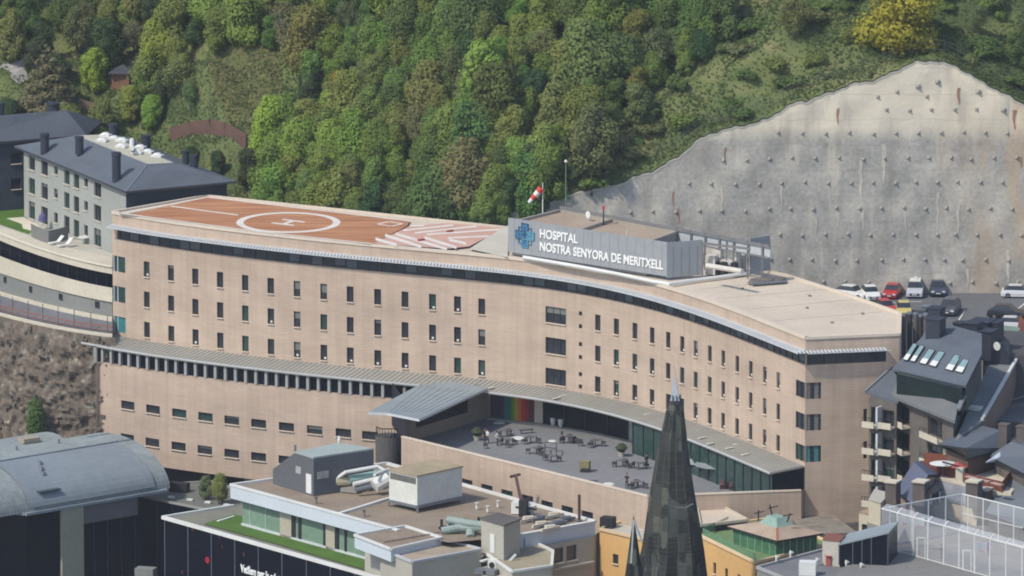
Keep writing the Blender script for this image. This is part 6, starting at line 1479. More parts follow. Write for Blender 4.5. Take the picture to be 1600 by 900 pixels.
q = MB(); q.bar(P(1473, 722, 14.5), P(1498, 729, 14.5), .15); q.build('frame', DARK, o)
# flue cluster at the hospital's right corner
for k, (u, v1) in enumerate([(1412, 496), (1421, 493), (1430, 494), (1438, 497), (1446, 495)]):
    p = P(u, 556, 17.8); h_ = (556-v1)/13.1; o = thing('exhaust_flue', 'steel exhaust flue in the row of five behind the hospital roof corner', 'flue', p, 'exhaust flues behind the hospital corner')
    q = MB(); q.tube([p-Vector((0, 0, 8)), p+Vector((0, 0, h_))], .3, 12); q.build('pipe', mat('flue_steel', (128, 126, 124), .4, .15, 1, metal=.4) if k % 2 == 0 else mat('flue_dark', (66, 62, 64), .6, .15, 1), o); q = MB(); q.tube([p+Vector((0, 0, h_)), p+Vector((0, 0, h_+.25))], [.36, .3], 12); q.build('cap', STEEL, o)
wbox('red_gabled_hut', [(1583, 541), (1600, 546), (1625, 530), (1594, 492)], 8, 17, 'dark red and orange hut at the right edge by the car park', 'hut', mat('deep_red', (120, 48, 38), .85, .15, 1), BRICKR)
wbox('pale_green_shed', [(1557, 536), (1586, 541), (1594, 512), (1566, 508)], 8, 17.5, 'pale green shed roof below the black car', 'shed', mat('sage', (120, 136, 122), .85, .12, 1), mat('sage_roof', (112, 130, 118), .8, .12, 1))

# =================================================================== CARS
def car_meshes():
    L, Wd = 4.15, 1.76
    st_ = [(-2.07, .25, .62, .72), (-1.95, .22, .74, .86), (-1.2, .2, .88, .88), (-.75, .2, .95, .88), (1.55, .2, .98, .88), (1.95, .24, .92, .84), (2.07, .3, .7, .74)]
    b_ = MB(); secs = []
    for y, z0, z1, hw in st_: secs.append([(-hw, y, z0), (-hw-.02, y, (z0+z1)/2), (-hw+.06, y, z1), (hw-.06, y, z1), (hw+.02, y, (z0+z1)/2), (hw, y, z0)])
    for A, B_ in zip(secs, secs[1:]): b_.loft(A+[A[0]], B_+[B_[0]])
    b_.poly(secs[0]); b_.poly(secs[-1][::-1])
    rz_ = [(-.35, 1.44), (.2, 1.48), (1.2, 1.44)]
    rs_ = [[(-.62, y, z), (.62, y, z)] for y, z in rz_]; b_.loft([r[0] for r in rs_], [r[1] for r in rs_]); b_.loft([(p[0][0], p[0][1], p[0][2]-.06) for p in rs_], [r[0] for r in rs_]); b_.loft([r[1] for r in rs_], [(p[1][0], p[1][1], p[1][2]-.06) for p in rs_])
    g_ = MB(); lo = [(-.8, -.85, .93), (.8, -.85, .93), (.82, 1.75, .97), (-.82, 1.75, .97)]; hi = [(-.62, -.35, 1.43), (.62, -.35, 1.43), (.62, 1.2, 1.43), (-.62, 1.2, 1.43)]
    for i in range(4): j = (i+1) % 4; g_.poly([lo[i], lo[j], hi[j], hi[i]])
    w_ = MB(); w_.tube([(-.1, 0, 0), (.1, 0, 0)], .31, 14)
    rm = MB(); rm.tube([(-.11, 0, 0), (.11, 0, 0)], .18, 10)
    hl = MB(); hl.box((0, 0, 0), .36, .12, .16)
    gr = MB(); gr.box((0, -2.08, .36), 1.0, .05, .22)
    pl = MB(); pl.box((0, -2.11, .42), .5, .03, .11)
    return b_, g_, w_, rm, hl, gr, pl
cb, cg, cw2, crm, chl, cgr, cpl = car_meshes()
CARP = bpy.data.materials.new('car_paint'); CARP.use_nodes = True; n, l, b = nodes(CARP); oi = n.new('ShaderNodeObjectInfo'); l.new(oi.outputs['Color'], b.inputs['Base Color']); b.inputs['Roughness'].default_value = .35; b.inputs['Coat Weight'].default_value = .4
me_b = meshof(cb, 'car_body', CARP); me_g = meshof(cg, 'car_glass', GLASS); me_w = meshof(cw2, 'wheel', mat('tyre', (24, 24, 26), .9, 0)); me_r = meshof(crm, 'rim', STEEL); me_h = meshof(chl, 'headlight', mat('lamp_glass', (200, 204, 206), .2, 0)); me_gr = meshof(cgr, 'grille', DARK); me_p = meshof(cpl, 'number_plate', WHITE)
def car(u, v, col, lab, a=0, z=14, sc_=1, cat='car', grp='cars parked behind the hospital'):
    p = P(u, v-7, z); o = thing('parked_car', lab, cat, p, grp, rz=0); o.rotation_euler = (0, 0, R(a)); o.scale = (sc_,)*3
    def sub(nm, me, loc=(0, 0, 0), par=None, color=None):
        c = bpy.data.objects.new(nm, me); COL.objects.link(c); c.parent = par or o; c.location = loc
        if color: c.color = color
        return c
    sub('body', me_b, color=(*lin(col), 1)); sub('windows', me_g); sub('grille', me_gr); sub('number_plate', me_p)
    for x in (-.8, .8):
        for y in (-1.3, 1.25): w_ = sub('wheel', me_w, (x, y, .31)); sub('rim', me_r, (0, 0, 0), w_)
        sub('headlight', me_h, (x*.72, -2.03, .55))
    return o
car(1331, 472, (214, 214, 210), 'white car farthest left in the row under the concrete wall, half hidden', 60)
car(1360, 473, (216, 216, 214), 'white car in full view between the half hidden white one and the red one', 10)
car(1394, 470, (170, 26, 36), 'red car parked under the concrete wall', -12, cat='car')
cv = car(1430, 468, (176, 178, 186), 'silver grey van with a roof rack parked right of the red car', -4, sc_=1.12, cat='van')
q = MB(); q.box((0, .4, 1.48), 1.1, 1.5, .12); q.box((0, .4, 1.58), .3, .3, .3); c = q.build('roof_rack', WHITE, None); c.parent = cv
car(1465, 466, (40, 50, 72), 'dark navy car at the right end of the row under the concrete wall', 0, sc_=1.08)
car(1383, 495, (172, 44, 52), 'small red car showing its roof in the nearer row', 20)
car(1412, 498, (190, 176, 104), 'yellow car in the nearer row behind the flues', 0)
car(1449, 505, (96, 104, 120), 'blue grey car behind the chimneys, in the nearer row', -8)
car(1438, 511, (58, 62, 70), 'dark grey car nearest the steel flues', -8)
car(1484, 496, (66, 70, 80), 'charcoal car parked right of the blue grey one', -12, sc_=1.15)
car(1574, 504, (24, 26, 32), 'black car parked broadside by the sheds at the right', 78, sc_=1.1)
car(1592, 471, (200, 200, 200), 'white car at the far right edge of the car park', 85)
car(1584, 521, (190, 190, 188), 'pale car behind the black one at the right', 80)

# =================================================================== PEOPLE
def person_mesh(pose=0):
    me = bpy.data.meshes.new('person'); b_ = bmesh.new()
    J = {'pel': (0, 0, .93), 'ch': (0, 0, 1.25), 'nk': (0, 0, 1.47), 'hb': (0, -.01, 1.56), 'hd': (0, -.015, 1.68), 'ht': (0, 0, 1.77)}
    sw = .16 if pose else .03
    for s_, k in ((-1, 'l'), (1, 'r')):
        J['sh'+k] = (.17*s_, 0, 1.42); J['el'+k] = (.24*s_, .02-.1*pose*s_, 1.16); J['wr'+k] = (.25*s_, -.08-.12*pose*s_, .93); J['ha'+k] = (.25*s_, -.12-.12*pose*s_, .84)
        J['hp'+k] = (.09*s_, 0, .9); J['kn'+k] = (.1*s_, -.06+sw*s_*.6, .5); J['an'+k] = (.11*s_, sw*s_, .09); J['ft'+k] = (.12*s_, sw*s_-.14, .04)
    rad = {'pel': .14, 'ch': .15, 'nk': .055, 'hb': .075, 'hd': .095, 'ht': .06, 'sh': .07, 'el': .048, 'wr': .034, 'ha': .04, 'hp': .1, 'kn': .062, 'an': .045, 'ft': .04}
    ks = list(J); V = {k: b_.verts.new(J[k]) for k in ks}
    E_ = [('pel', 'ch'), ('ch', 'nk'), ('nk', 'hb'), ('hb', 'hd'), ('hd', 'ht')]
    for k in 'lr': E_ += [('ch', 'sh'+k), ('sh'+k, 'el'+k), ('el'+k, 'wr'+k), ('wr'+k, 'ha'+k), ('pel', 'hp'+k), ('hp'+k, 'kn'+k), ('kn'+k, 'an'+k), ('an'+k, 'ft'+k)]
    for a, b in E_: b_.edges.new((V[a], V[b]))
    b_.to_mesh(me); b_.free(); o = bpy.data.objects.new('tmp_person', me); COL.objects.link(o); md_ = o.modifiers.new('s', 'SKIN')
    for i, k in enumerate(ks):
        r = rad[k] if k in rad else rad[k[:2]]; me.skin_vertices[0].data[i].radius = (r, r*.8 if k in ('pel', 'ch') else r)
    me.skin_vertices[0].data[0].use_root = True
    o.modifiers.new('u', 'SUBSURF').levels = 1
    dg = bpy.context.evaluated_depsgraph_get(); m2 = bpy.data.meshes.new_from_object(o.evaluated_get(dg)); bpy.data.objects.remove(o)
    return m2
pm = [person_mesh(0), person_mesh(1)]
def dress(me, top, leg):
    m = me.copy(); m.materials.clear()
    for x in (mat('skin', (186, 138, 112), .6, 0), top, leg, DARK): m.materials.append(x)
    for f in m.polygons:
        z = f.center.z; x = abs(f.center.x); f.material_index = 3 if z < .1 else 2 if z < .95 and x < .19 else 1 if (z < 1.46 and z > .98 and not (x > .2 and z < 1.12)) else 0
    return m
CW, CB, CN = WHITE, DARK, mat('navy_cloth', (44, 50, 84), .8, .1)
def person(u, v, z, lab, top, leg, pose=0, a=0):
    p = P(u, v, z); o = place('person', dress(pm[pose], top, leg), None, p, R(a)); tag(o, lab, 'person')
    q = MB(); q.tube([(0, .015, 1.66), (0, .02, 1.74), (0, .015, 1.80)], [.1, .11, .05], 10); h_ = q.build('hair', mat('dark_hair', (40, 30, 26), .8, 0)); h_.parent = o
    q = MB(); q.tube([(0, -.1, 1.685), (0, -.135, 1.665)], [.012, .02], 6); h_ = q.build('nose', MATS['skin']); h_.parent = o
person(757.5, 693, ZF, 'person in a dark top standing left of the one in white on the terrace', CB, CB, 0, 20)
person(761.5, 693.5, ZF, 'person in a white shirt beside the person in dark on the terrace', CW, CB, 1, -30)
person(777, 697, ZF, 'person in white top and black trousers next to the terrace chairs', CW, CB, 1, 60)
person(878, 693, ZF, 'person dressed in black walking in front of the dark glass', CB, CB, 1, -60)
person(921, 674, ZF, 'person in dark clothes standing against the dark glass front', CB, CN, 0, 0)
person(1010, 733, ZF, 'person in black just left of the dark spire on the terrace', CB, CB, 0, 40)
person(979.5, 763, ZF, 'person in dark clothes close to the terrace parapet', CB, CB, 0, -20)
person(1544, 868, ZC, 'person in a blue top playing inside the sports cage', mat('blue_cloth', (70, 84, 150), .8, .1), CN, 1, 30)
person(1471, 876, ZC, 'person in black sitting low outside the cage net', CB, CB, 0, 10)

# =================================================================== TERRACE FURNITURE
FUR = mat('dark_wicker', (74, 72, 76), .8, .2, 3)
def chair_at(u, v, a, lab):
    p = P(u, v, ZF); o = thing('terrace_chair', lab, 'chair', p, 'dark chairs on the hospital terrace'); o.rotation_euler = (0, 0, a); o.scale = (.82,)*3
    def s(nm, me): c = bpy.data.objects.new(nm, me); COL.objects.link(c); c.parent = o; return c
    s('seat', ch_seat); s('backrest', ch_back)
    for m in ch_leg: s('leg', m)
q = MB(); q.box((0, 0, .4), .62, .6, .1); ch_seat = meshof(q, 'chair_seat', FUR); q = MB(); q.box((0, .28, .45), .62, .08, .5); q.box((-.28, 0, .5), .07, .6, .2); q.box((.28, 0, .5), .07, .6, .2); ch_back = meshof(q, 'chair_back', FUR)
ch_leg = []
for x in (-.26, .26):
    for y in (-.25, .25): q = MB(); q.box((x, y, 0), .06, .06, .4); ch_leg.append(meshof(q, 'chair_leg', FUR))
q = MB(); q.tube([(0, 0, .7), (0, 0, .76)], .5, 14); tb_top = meshof(q, 'table_top', mat('table_grey', (92, 92, 96), .5, .1)); q = MB(); q.tube([(0, 0, 0), (0, 0, .7)], .06, 8); q.tube([(0, 0, 0), (0, 0, .04)], .3, 10); tb_leg = meshof(q, 'table_leg', FUR)
def table_at(u, v, lab):
    p = P(u, v, ZF); o = thing('terrace_table', lab, 'table', p, 'round tables on the hospital terrace')
    for nm, me in (('table_top', tb_top), ('leg', tb_leg)): c = bpy.data.objects.new(nm, me); COL.objects.link(c); c.parent = o
clus = [(746, 701, 'nearest the stair tower end of the parapet', 1), (792, 682, 'near the rainbow wall', 2), (793, 696, 'just right of the people in white', 3), (829, 692, 'in the middle of the terrace', 2), (838, 709, 'between the middle table and the open frame', 3),
        (861, 722, 'just below the open frame', 2), (890, 691, 'right of the walker in black', 3), (905, 694, 'behind the planter box', 2), (930, 697, 'right of the planter box', 2), (973, 729, 'below the round bush', 3), (998, 733, 'left of the spire', 2), (996, 762, 'nearest the parapet by the spire', 3)]
for k, (u, v, where, nc) in enumerate(clus):
    if k not in (0, 7): table_at(u, v, 'round dark terrace table '+where)
    for j in range(nc):
        a = j*2.1+k*1.3; chair_at(u+13*math.cos(a), v-3.2*math.sin(a), a+math.pi/2, 'dark wicker chair of the group '+where)
for u, v, lab in ((745, 688, 'dark green potted bush nearest the three people'), (971, 713, 'wide low bush in a pale pot left of the spire')):
    p = P(u, v, ZF); o = thing('potted_bush', lab, 'potted plant', p); q = MB(); q.tube([p, p+Vector((0, 0, .5))], [.3, .4], 10); q.build('pot', CONC, o)
    q = MB(); q.tube([p+Vector((0, 0, .5)), p+Vector((0, 0, 1.0)), p+Vector((0, 0, 1.5))], [.3, .75, .3], 9); q.build('foliage', mat('bush_dark', (58, 66, 48), .9, .5, 6), o)
o = thing('terrace_bench', 'long dark bench facing the rainbow wall on the terrace', 'bench', P(822, 678, ZF)); q = MB(); q.bar(P(812, 678, ZF)+Vector((0, 0, .42)), P(833, 676, ZF)+Vector((0, 0, .42)), .45, .08); q.build('seat', FUR, o)
for u in (814, 831): q = MB(); q.box(P(u, 677.7-(u-814)*.08, ZF), .1, .4, .4); q.build('leg', FUR, o)
o = thing('swing_frame', 'dark open frame shelter over a low table on the terrace', 'frame', P(860, 710, ZF)); q = MB()
fr4 = [P(851, 712, ZF), P(869, 714, ZF), P(870, 706, ZF), P(852, 704, ZF)]
for p in fr4: q.bar(p, p+Vector((0, 0, 1.0)), .08)
for a, b in zip(fr4, fr4[1:]+fr4[:1]): q.bar(a+Vector((0, 0, 1.0)), b+Vector((0, 0, 1.0)), .1)
q.build('frame', FUR, o)
o = thing('terrace_kiosk', 'yellowish square planter with a dark top in the middle of the terrace', 'planter', P(914, 737, ZF)); q = MB(); q.box(P(914, 737, ZF), 1.1, 1.1, 1.25, -.2); q.build('box', mat('khaki_yellow', (128, 122, 86), .8, .15, 1), o); q = MB(); q.box(P(914, 737, ZF+1.25), .9, .9, .3, -.2); q.build('lid', DARK, o)
for k, (u, v) in enumerate([(864, 662), (876, 664)]):
    p = P(u, v+3, ZF+.1); q = MB(); q.tube([p, p+Vector((0, 0, .2)), p+Vector((0, 0, .9))], [.15, .25, .36], 12); tag(q.build('flower_pot', WHITE), ['larger white pot at the dark glass front of the terrace', 'smaller white pot, the one farther from the rainbow wall'][k], 'pot', 'white pots by the terrace glass')
for k, (u, v, r_) in enumerate([(809, 685, .8), (780, 661, .7), (951, 757, .7), (935, 757, .01), (863, 690, .5)]):
    if r_ < .1: continue
    p = P(u, v, ZF); q = MB(); q.tube([p+Vector((0, 0, .01)), p+Vector((0, 0, .12))], [r_, r_*.8], 16); tag(q.build('round_skylight', WHITE), ['low white round skylight near the bench', 'low white round skylight by the shaded wing', 'low white round skylight next to the parapet', '', 'small white round skylight left of the walker'][k], 'skylight', 'round skylights in the terrace')
par = parasol(1120, 748, ZF, 'large blue grey square parasol in front of the glazed gallery', METALB, 2.6, 2.0, .35)
parasol(1088, 738, ZF, 'steep grey parasol half hidden by the dark spire', METALB, 1.6, 2.6, 1.4)
for k, (u, v) in enumerate([(1130, 766), (1145, 768), (1175, 766), (1195, 767)]): p = P(u, v-2, ZF); q = MB(); q.box(p, .8, .4, .5); q.tube([p+Vector((0, 0, .5)), p+Vector((0, 0, 1.1))], [.45, .2], 8); tag(q.build('planted_box', mat('dusky_plant', (84, 60, 56), .9, .4, 5)), 'reddish planted box along the right parapet of the terrace', 'planter', 'planted boxes along the terrace parapet')

# =================================================================== VEGETATION
def crown_mesh(name, lobes, n, ls, seed, flat=1.0, shell=.55, tri=False):
    g_ = np.random.default_rng(seed); vol = np.array([r**2 for *_, r in lobes]); pk = g_.choice(len(lobes), n, p=vol/vol.sum())
    C_ = np.array([l_[:3] for l_ in lobes])[pk]; Rr = np.array([l_[3] for l_ in lobes])[pk]
    d = g_.normal(size=(n, 3)); d /= np.linalg.norm(d, axis=1)[:, None]; rad = Rr*(shell+(1-shell)*g_.random(n)**.6)*(1+.12*g_.normal(size=n))
    p = C_+d*rad[:, None]*np.array([1, 1, flat])
    nn = d*1.0+g_.normal(size=(n, 3))*.38+np.array([0, 0, .25]); nn /= np.linalg.norm(nn, axis=1)[:, None]
    t1 = np.cross(nn, g_.normal(size=(n, 3))); t1 /= np.linalg.norm(t1, axis=1)[:, None]; t2 = np.cross(nn, t1)
    s_ = (ls*g_.uniform(.5, 1.25, n))[:, None]
    q = np.stack([p-t1*s_*.6-t2*s_*.25, p+t2*s_*-.5, p+t1*s_*.6+t2*s_*.1, p+t2*s_*.55], 1).reshape(-1, 3)
    me = bpy.data.meshes.new(name); me.vertices.add(4*n); me.vertices.foreach_set('co', q.ravel()); me.loops.add(4*n); me.loops.foreach_set('vertex_index', np.arange(4*n)); me.polygons.add(n); me.polygons.foreach_set('loop_start', np.arange(0, 4*n, 4)); me.polygons.foreach_set('loop_total', np.full(n, 4)); me.update(); me.validate()
    me.polygons.foreach_set('use_smooth', np.ones(n, bool)); cn = d*.75+nn*.45+np.array([0, 0, .35]); cn /= np.linalg.norm(cn, axis=1)[:, None]
    nr_ = np.cross(q.reshape(-1, 4, 3)[:, 1]-q.reshape(-1, 4, 3)[:, 0], q.reshape(-1, 4, 3)[:, 2]-q.reshape(-1, 4, 3)[:, 0]); sg_ = np.sign((nr_*cn).sum(1)); sg_[sg_ == 0] = 1
    me.normals_split_custom_set_from_vertices(np.repeat(cn*sg_[:, None], 4, 0))
    me.materials.append(LEAF); return me
def lobes_round(seed, h, w_, n=14, low=.25):
    r_ = random.Random(seed); out = []
    for i in range(n):
        a = r_.uniform(0, 6.28); f = r_.random(); z = h*(low+(.85-low)*f); rr = w_/2*(1-.55*abs(f-.4)*1.6)*r_.uniform(.25, .75)
        out.append((rr*math.cos(a), rr*math.sin(a), z, w_*r_.uniform(.13, .25)))
    out.append((0, 0, h*.6, w_*.3)); out.append((0, 0, h*.85, w_*.17)); return out
def trunk_mesh(name, h, r, seed):
    r_ = random.Random(seed); q = MB(); q.tube([(0, 0, -.6), (0, 0, h*.3), (r_.uniform(-.2, .2), 0, h*.75)], [r, r*.7, r*.2], 7)
    for i in range(6):
        a = r_.uniform(0, 6.28); z = h*r_.uniform(.2, .5); q.tube([(0, 0, z), (h*.14*math.cos(a), h*.14*math.sin(a), z+h*.14), (h*.26*math.cos(a), h*.26*math.sin(a), z+h*.3)], [r*.4, r*.25, r*.08], 5)
    return meshof(q, name, BARK)
TREES = []
for k in range(8):
    h = 7.2; w_ = [6, 5.4, 6.6, 5, 7, 5.8, 4.4, 6.2][k]
    TREES.append((crown_mesh('broadleaf_crown', lobes_round(k+3, h, w_, 20+k, .15), 9000, .27, k, 1.0, .5), trunk_mesh('trunk', h, .2, k)))
BARE = [(crown_mesh('sparse_crown', lobes_round(k+33, 6.8, 5.5, 16, .25), 4200, .22, k+40, 1.0, .2), trunk_mesh('trunk', 7.2, .18, k+9)) for k in range(3)]
def conifer_lobes(seed, h, w_):
    r_ = random.Random(seed); out = []
    for i in range(34):
        f = i/34; z = h*(.14+.84*f); rr = w_/2*(1-f)**.8; a = i*2.4; out.append((rr*.6*math.cos(a), rr*.6*math.sin(a), z, max(.25, rr*.5)))
    return out
CON = [(crown_mesh('cedar_crown', conifer_lobes(5, 9, 7), 5500, .32, 77, .45, .5), trunk_mesh('trunk', 8, .3, 5)), (crown_mesh('cypress_crown', [(0, 0, .8+i*.55, 1.15*math.sin(.5+i*.29)+.1) for i in range(9)], 3000, .26, 78, 1.2, .6), trunk_mesh('trunk', 4.5, .15, 6))]
BUSH = [(crown_mesh('bush_crown', [(r_*math.cos(k*2+j), r_*math.sin(k*2+j), .6+.3*(j % 2), .75) for j, r_ in enumerate((0, .7, .8, .6, .9))], 1100, .26, 90+k, .9, .5)) for k in range(3)]
TINT = {'lime': ((160, 180, 80), 'bright lime green'), 'fresh': ((142, 160, 84), 'fresh green'), 'mid': ((126, 144, 78), 'mid green'), 'deep': ((106, 126, 74), 'deep green'), 'olive': ((134, 144, 84), 'olive green'),
        'brown': ((128, 132, 88), 'brownish budding'), 'grey': ((128, 134, 92), 'grey green'), 'gold': ((172, 160, 66), 'golden yellow'), 'dark': ((86, 104, 70), 'dark green')}
tree_n = 0
def tree(u, v, size, tint, lab, group=None, kind='b', base=None, name='broadleaf_tree', jit=None, wide=1):
    """(u, v): where the middle of the crown shows"""
    global tree_n
    tree_n += 1; r_ = random.Random(tree_n*7+1)
    cm, tm = {'b': TREES, 's': BARE}.get(kind, TREES)[r_.randrange(8 if kind == 'b' else 3)] if kind in 'bs' else CON[0 if kind == 'c' else 1]
    p = base or hillP(u, v+size*48)
    o = thing(name, lab, 'tree', p, group); rz = r_.uniform(0, 6.28); sz = size*r_.uniform(.94, 1.06) if jit is None else size
    col = lin(TINT[tint][0]); col = tuple(c*r_.uniform(.88, 1.14) for c in col)
    for nm, me in (('crown', cm), ('trunk', tm)):
        c = bpy.data.objects.new(nm, me); COL.objects.link(c); c.parent = o; c.rotation_euler = (0, 0, rz); c.scale = (sz*wide, sz*wide, sz*r_.uniform(.92, 1.12)); c.color = (*col, 1)
    return o
placed = []
def T(u, v, size, tint, lab, **k): placed.append((u, v, 20*size)); return tree(u, v, size, tint, lab, **k)
# trees one can tell apart
T(147, 110, .8, 'lime', 'round bright lime tree left of the small orange hut')
T(75, 130, 1.25, 'grey', 'big dark layered cedar above the far left slate roof', kind='c', name='cedar_tree')
T(1402, 36, 1.25, 'gold', 'large golden yellow tree leaning over the top of the concrete wall', base=hillP(1410, 88), wide=1.35)
T(236, 112, .95, 'olive', 'dense olive green oak right of the orange hut')
T(282, 110, .95, 'grey', 'grey green budding tree at the left edge of the meadow', kind='s')
T(268, 35, 1.1, 'mid', 'tall green tree above the olive oak at the upper left')
T(380, 22, 1.05, 'fresh', 'fresh green tree in front of a dark thicket at the top')
T(420, 205, 1.0, 'lime', 'light green tree at the lower right corner of the meadow')
T(470, 225, 1.05, 'fresh', 'light green tree just right of the meadow and below its lime neighbour')
T(528, 135, .7, 'gold', 'small pale yellowish tree inside the wood above the helipad circle', kind='s')
T(205, 158, .7, 'fresh', 'spreading green tree below the orange hut')
T(238, 178, .62, 'fresh', 'low green tree right behind the white rooftop units')
T(20, 55, .9, 'olive', 'olive tree by the bend of the grey path at the far left')
T(120, 45, .9, 'grey', 'grey green thin crowned tree with pale soil beside it at the upper left', kind='s')
T(60, 90, .6, 'dark', 'small dark tree right of the grey path')
T(300, 248, .42, 'dark', 'low dark hedge like tree below the brown boarded fence, its left end')
T(340, 252, .45, 'dark', 'low dark hedge like tree below the brown boarded fence, its right end')
T(392, 258, .7, 'dark', 'dark shrubby tree right behind the end of the grey apartments')
T(165, 60, .9, 'dark', 'narrow dark tree above the lime tree')
T(1130, 15, .95, 'deep', 'deep green tree highest on the slope above the tall grass')
T(1240, 25, .8, 'brown', 'bare brown bushy tree left of the golden tree', kind='s')
T(1530, 30, .5, 'brown', 'small brown shrubby tree right of the golden tree', kind='s')
T(1590, 80, .55, 'deep', 'deep green shrub tree at the right edge above the concrete wall')
T(1020, 110, .62, 'mid', 'rounded green tree on the grass slope right of the wood')
T(960, 150, .6, 'deep', 'low deep green tree at the lower tip of the wood')
T(1070, 100, .45, 'olive', 'small olive bushy tree alone on the grass slope')
T(905, 265, .6, 'dark', 'dark rounded tree directly left of the slim lamp post')
rb = min((p for r in ROCKG for p in r), key=lambda p: (proj(p)[0]-57)**2+(proj(p)[1]-688)**2)+Vector((0, -1.6, -.3)); tree(57, 660, 1.05, 'deep', 'narrow green cypress in front of the broken rock face', kind='y', base=rb+Vector((0, 0, 0)), name='cypress_tree')
p = P(345, 790, ZW)
for k, (u, v, s_, tn, lab) in enumerate([(322, 780, .42, 'grey', 'grey green potted shrub on the dark wing roof, left of two'), (342, 787, .5, 'olive', 'olive potted shrub on the dark wing roof, next to the white roof edge')]):
    tree(u, v, s_, tn, lab, base=P(u, v, ZW), name='potted_tree')
# the wood
random.seed(5)
def inwood(u, v):
    if 415 < u < 1110 and v < 335:
        if u > 800 and v > 345-(u-800)*.9: return False
        if v > 300 and u > 790: return False
        if u > 560 and u < 800 and 20 < v < 55 and random.random() < .6: return False
        if u < 478 and 50 < v < 190: return False
        return True
    return False
def tint_at(u, v):
    k = mno.noise(Vector((u*.009, v*.014, 3)))+random.uniform(-.25, .25)
    if u < 560 and v > 150: return random.choice(['fresh', 'mid', 'fresh', 'olive'])
    if k > .25: return random.choice(['fresh', 'olive', 'mid'])
    if k > -.05: return random.choice(['mid', 'mid', 'olive', 'deep'])
    if k > -.25: return random.choice(['deep', 'mid', 'grey'])
    return random.choice(['deep', 'dark', 'grey', 'olive'])
cand = 0
while cand < 5000:
    cand += 1; u = random.uniform(400, 1120); v = random.uniform(-25, 335)
    if not inwood(u, max(v, 0)): continue
    s_ = random.choice([random.uniform(.6, .95), random.uniform(.9, 1.5)])
    if any(abs(u-a) < 30*s_+2 and abs(v-b_) < 20*s_+3 for a, b_, _ in placed): continue
    placed.append((u, v, s_)); tn = tint_at(u, v); reg = 'above the helipad' if u < 640 else 'behind the striped end of the helipad' if u < 820 else 'left of the concrete wall'
    row = 'upper' if v < 110 else 'middle' if v < 220 else 'lower'
    nm = TINT[tn][1]; kd = 's' if tn in ('brown', 'grey') and random.random() < .45 else 'b'
    tree(u, v, s_, tn, f'{nm} {"thin crowned" if kd == "s" else "leafy"} tree in the {row} wood {reg}', group=f'{nm} {"thin " if kd == "s" else ""}trees, {row} wood {reg}', kind=kd)
# scattered trees on the left slope
cand = 0
while cand < 900:
    cand += 1; u = random.uniform(-20, 420); v = random.uniform(-20, 290)
    if 315 < u and 45 < v < 200: continue
    if u < 78 and 66 < v < 172: continue
    if 105 < u < 225 and 60 < v < 165: continue
    if 170 < u < 410 and 160 < v: continue
    s_ = random.uniform(.5, 1.0)
    if any(abs(u-a) < 36*s_+6 and abs(v-b_) < 26*s_+5 for a, b_, _ in placed): continue
    placed.append((u, v, s_)); tn = random.choice(['mid', 'deep', 'olive', 'fresh', 'grey', 'dark']); row = 'high' if v < 90 else 'half way up' if v < 180 else 'low'
    kd = 's' if tn in ('brown', 'grey') else 'b'
    tree(u, v, s_, tn, f'{TINT[tn][1]} tree {row} on the garden slope above the grey apartments', group=f'{TINT[tn][1]} trees {row} on the garden slope', kind=kd)
# bushes over the top of the concrete wall
for k in range(60):
    u = random.uniform(800, 1600); vt = topv(u); v = random.uniform(max(-5, vt-150), vt-12) if u > 1000 else vt-random.uniform(5, 50)
    if 1330 < u < 1470 and v < 90: continue
    p = hillP(u, v); tn = random.choice(['mid', 'deep', 'olive', 'brown', 'grey', 'deep']); reg = 'left of the golden tree' if u < 1330 else 'right of the golden tree' if u > 1470 else 'below the golden tree'
    o = place('bush', random.choice(BUSH), None, p, random.uniform(0, 6), (random.uniform(.6, 1.5),)*2+(random.uniform(.5, 1.1),), (*lin(TINT[tn][0]), 1)); tag(o, f'{TINT[tn][1]} bush on the grass slope {reg}', 'bush', f'{TINT[tn][1]} bushes {reg}')
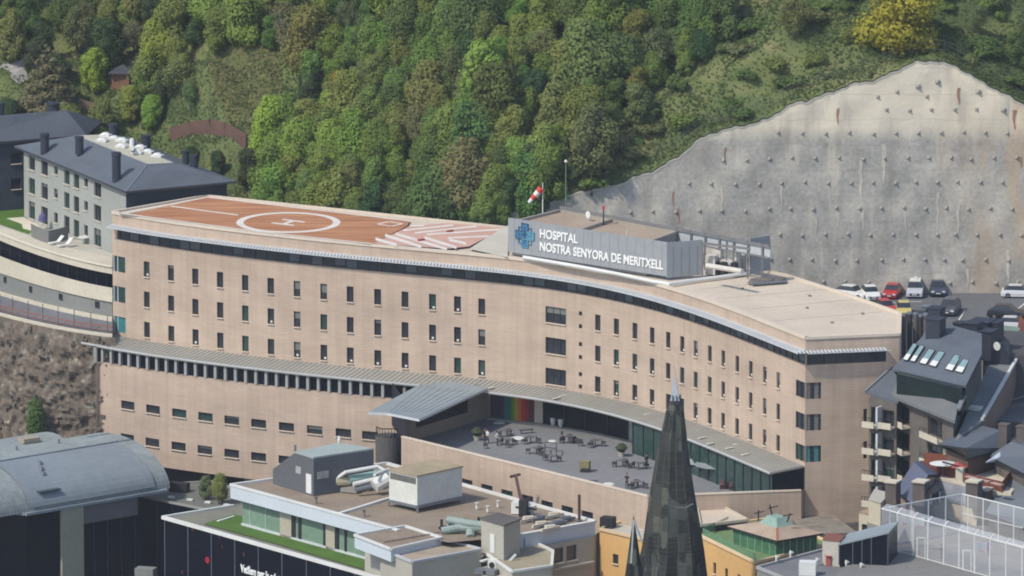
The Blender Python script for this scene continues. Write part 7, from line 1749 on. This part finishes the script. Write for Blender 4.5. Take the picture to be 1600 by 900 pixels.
# ground cover: tufts and scrub nobody could count
g_ = np.random.default_rng(9)
def cover(name, n, col, hgt_, ls, filt, seed):
    g_ = np.random.default_rng(seed); pts = []
    while len(pts) < n:
        u = g_.uniform(-30, 1630); v = g_.uniform(-30, 350); 
        x = (u-800)/13.3; t = g_.uniform(0.1, 42)
        if abs(x) > 66: continue
        y = float(np.interp(x, BX, BY))+t; k = mno.noise(Vector((x*.12, y*.12, seed)))
        if not filt(x, t, k): continue
        pts.append((x, y, hz(x, t)+g_.uniform(0, hgt_)))
    p = np.array(pts); n_ = len(p); nn = g_.normal(size=(n_, 3))*.35+np.array([-.2, -.5, .9]); nn /= np.linalg.norm(nn, axis=1)[:, None]
    t1 = np.cross(nn, g_.normal(size=(n_, 3))); t1 /= np.linalg.norm(t1, axis=1)[:, None]; t2 = np.cross(nn, t1); s_ = (ls*g_.uniform(.5, 1.3, n_))[:, None]
    q = np.stack([p-t1*s_*.6, p-t2*s_*.5, p+t1*s_*.6, p+t2*s_*.5], 1).reshape(-1, 3)
    me = bpy.data.meshes.new(name); me.vertices.add(4*n_); me.vertices.foreach_set('co', q.ravel()); me.loops.add(4*n_); me.loops.foreach_set('vertex_index', np.arange(4*n_)); me.polygons.add(n_); me.polygons.foreach_set('loop_start', np.arange(0, 4*n_, 4)); me.polygons.foreach_set('loop_total', np.full(n_, 4)); me.update()
    me.materials.append(LEAF); o = bpy.data.objects.new(name, me); COL.objects.link(o); o.color = (*lin(col), 1); tag(o, kind='stuff'); return o
cover('undergrowth', 40000, (84, 98, 60), .4, .3, lambda x, t, k: k > -.15, 1)
cover('dry_grass', 12000, (116, 110, 78), .2, .26, lambda x, t, k: k < .05, 2)
cover('meadow_grass', 34000, (94, 106, 64), .2, .26, lambda x, t, k: True, 3)
mc_ = hillP(388, 128); mt = mc_.y-float(np.interp(mc_.x, BX, BY))
cover('dry_meadow', 9000, (138, 134, 92), .12, .26, lambda x, t, k: ((x-mc_.x)/4.6)**2+((t-mt)/7.5)**2 < 1+k*.6, 4)
# thin safety fence along the top of the concrete wall
sf = thing('safety_fence', 'thin post and wire fence along the top of the concrete wall', 'fence', tops[40]); q = MB(); w2 = MB()
for i in range(0, len(tops)-10, 7):
    a = tops[i]+Vector((0, 1.2, .9)); b = tops[i+7 if i+7 < len(tops) else -1]+Vector((0, 1.2, .9)); q.bar(a-Vector((0, 0, .6)), a+Vector((0, 0, 1.6)), .07)
    for h_ in (.5, 1.1, 1.55): w2.bar(a+Vector((0, 0, h_)), b+Vector((0, 0, h_)), .025)
q.build('fence_posts', mat('post_brown', (84, 74, 62), .9, .2, 2), sf); w2.build('wires', STEEL, sf)
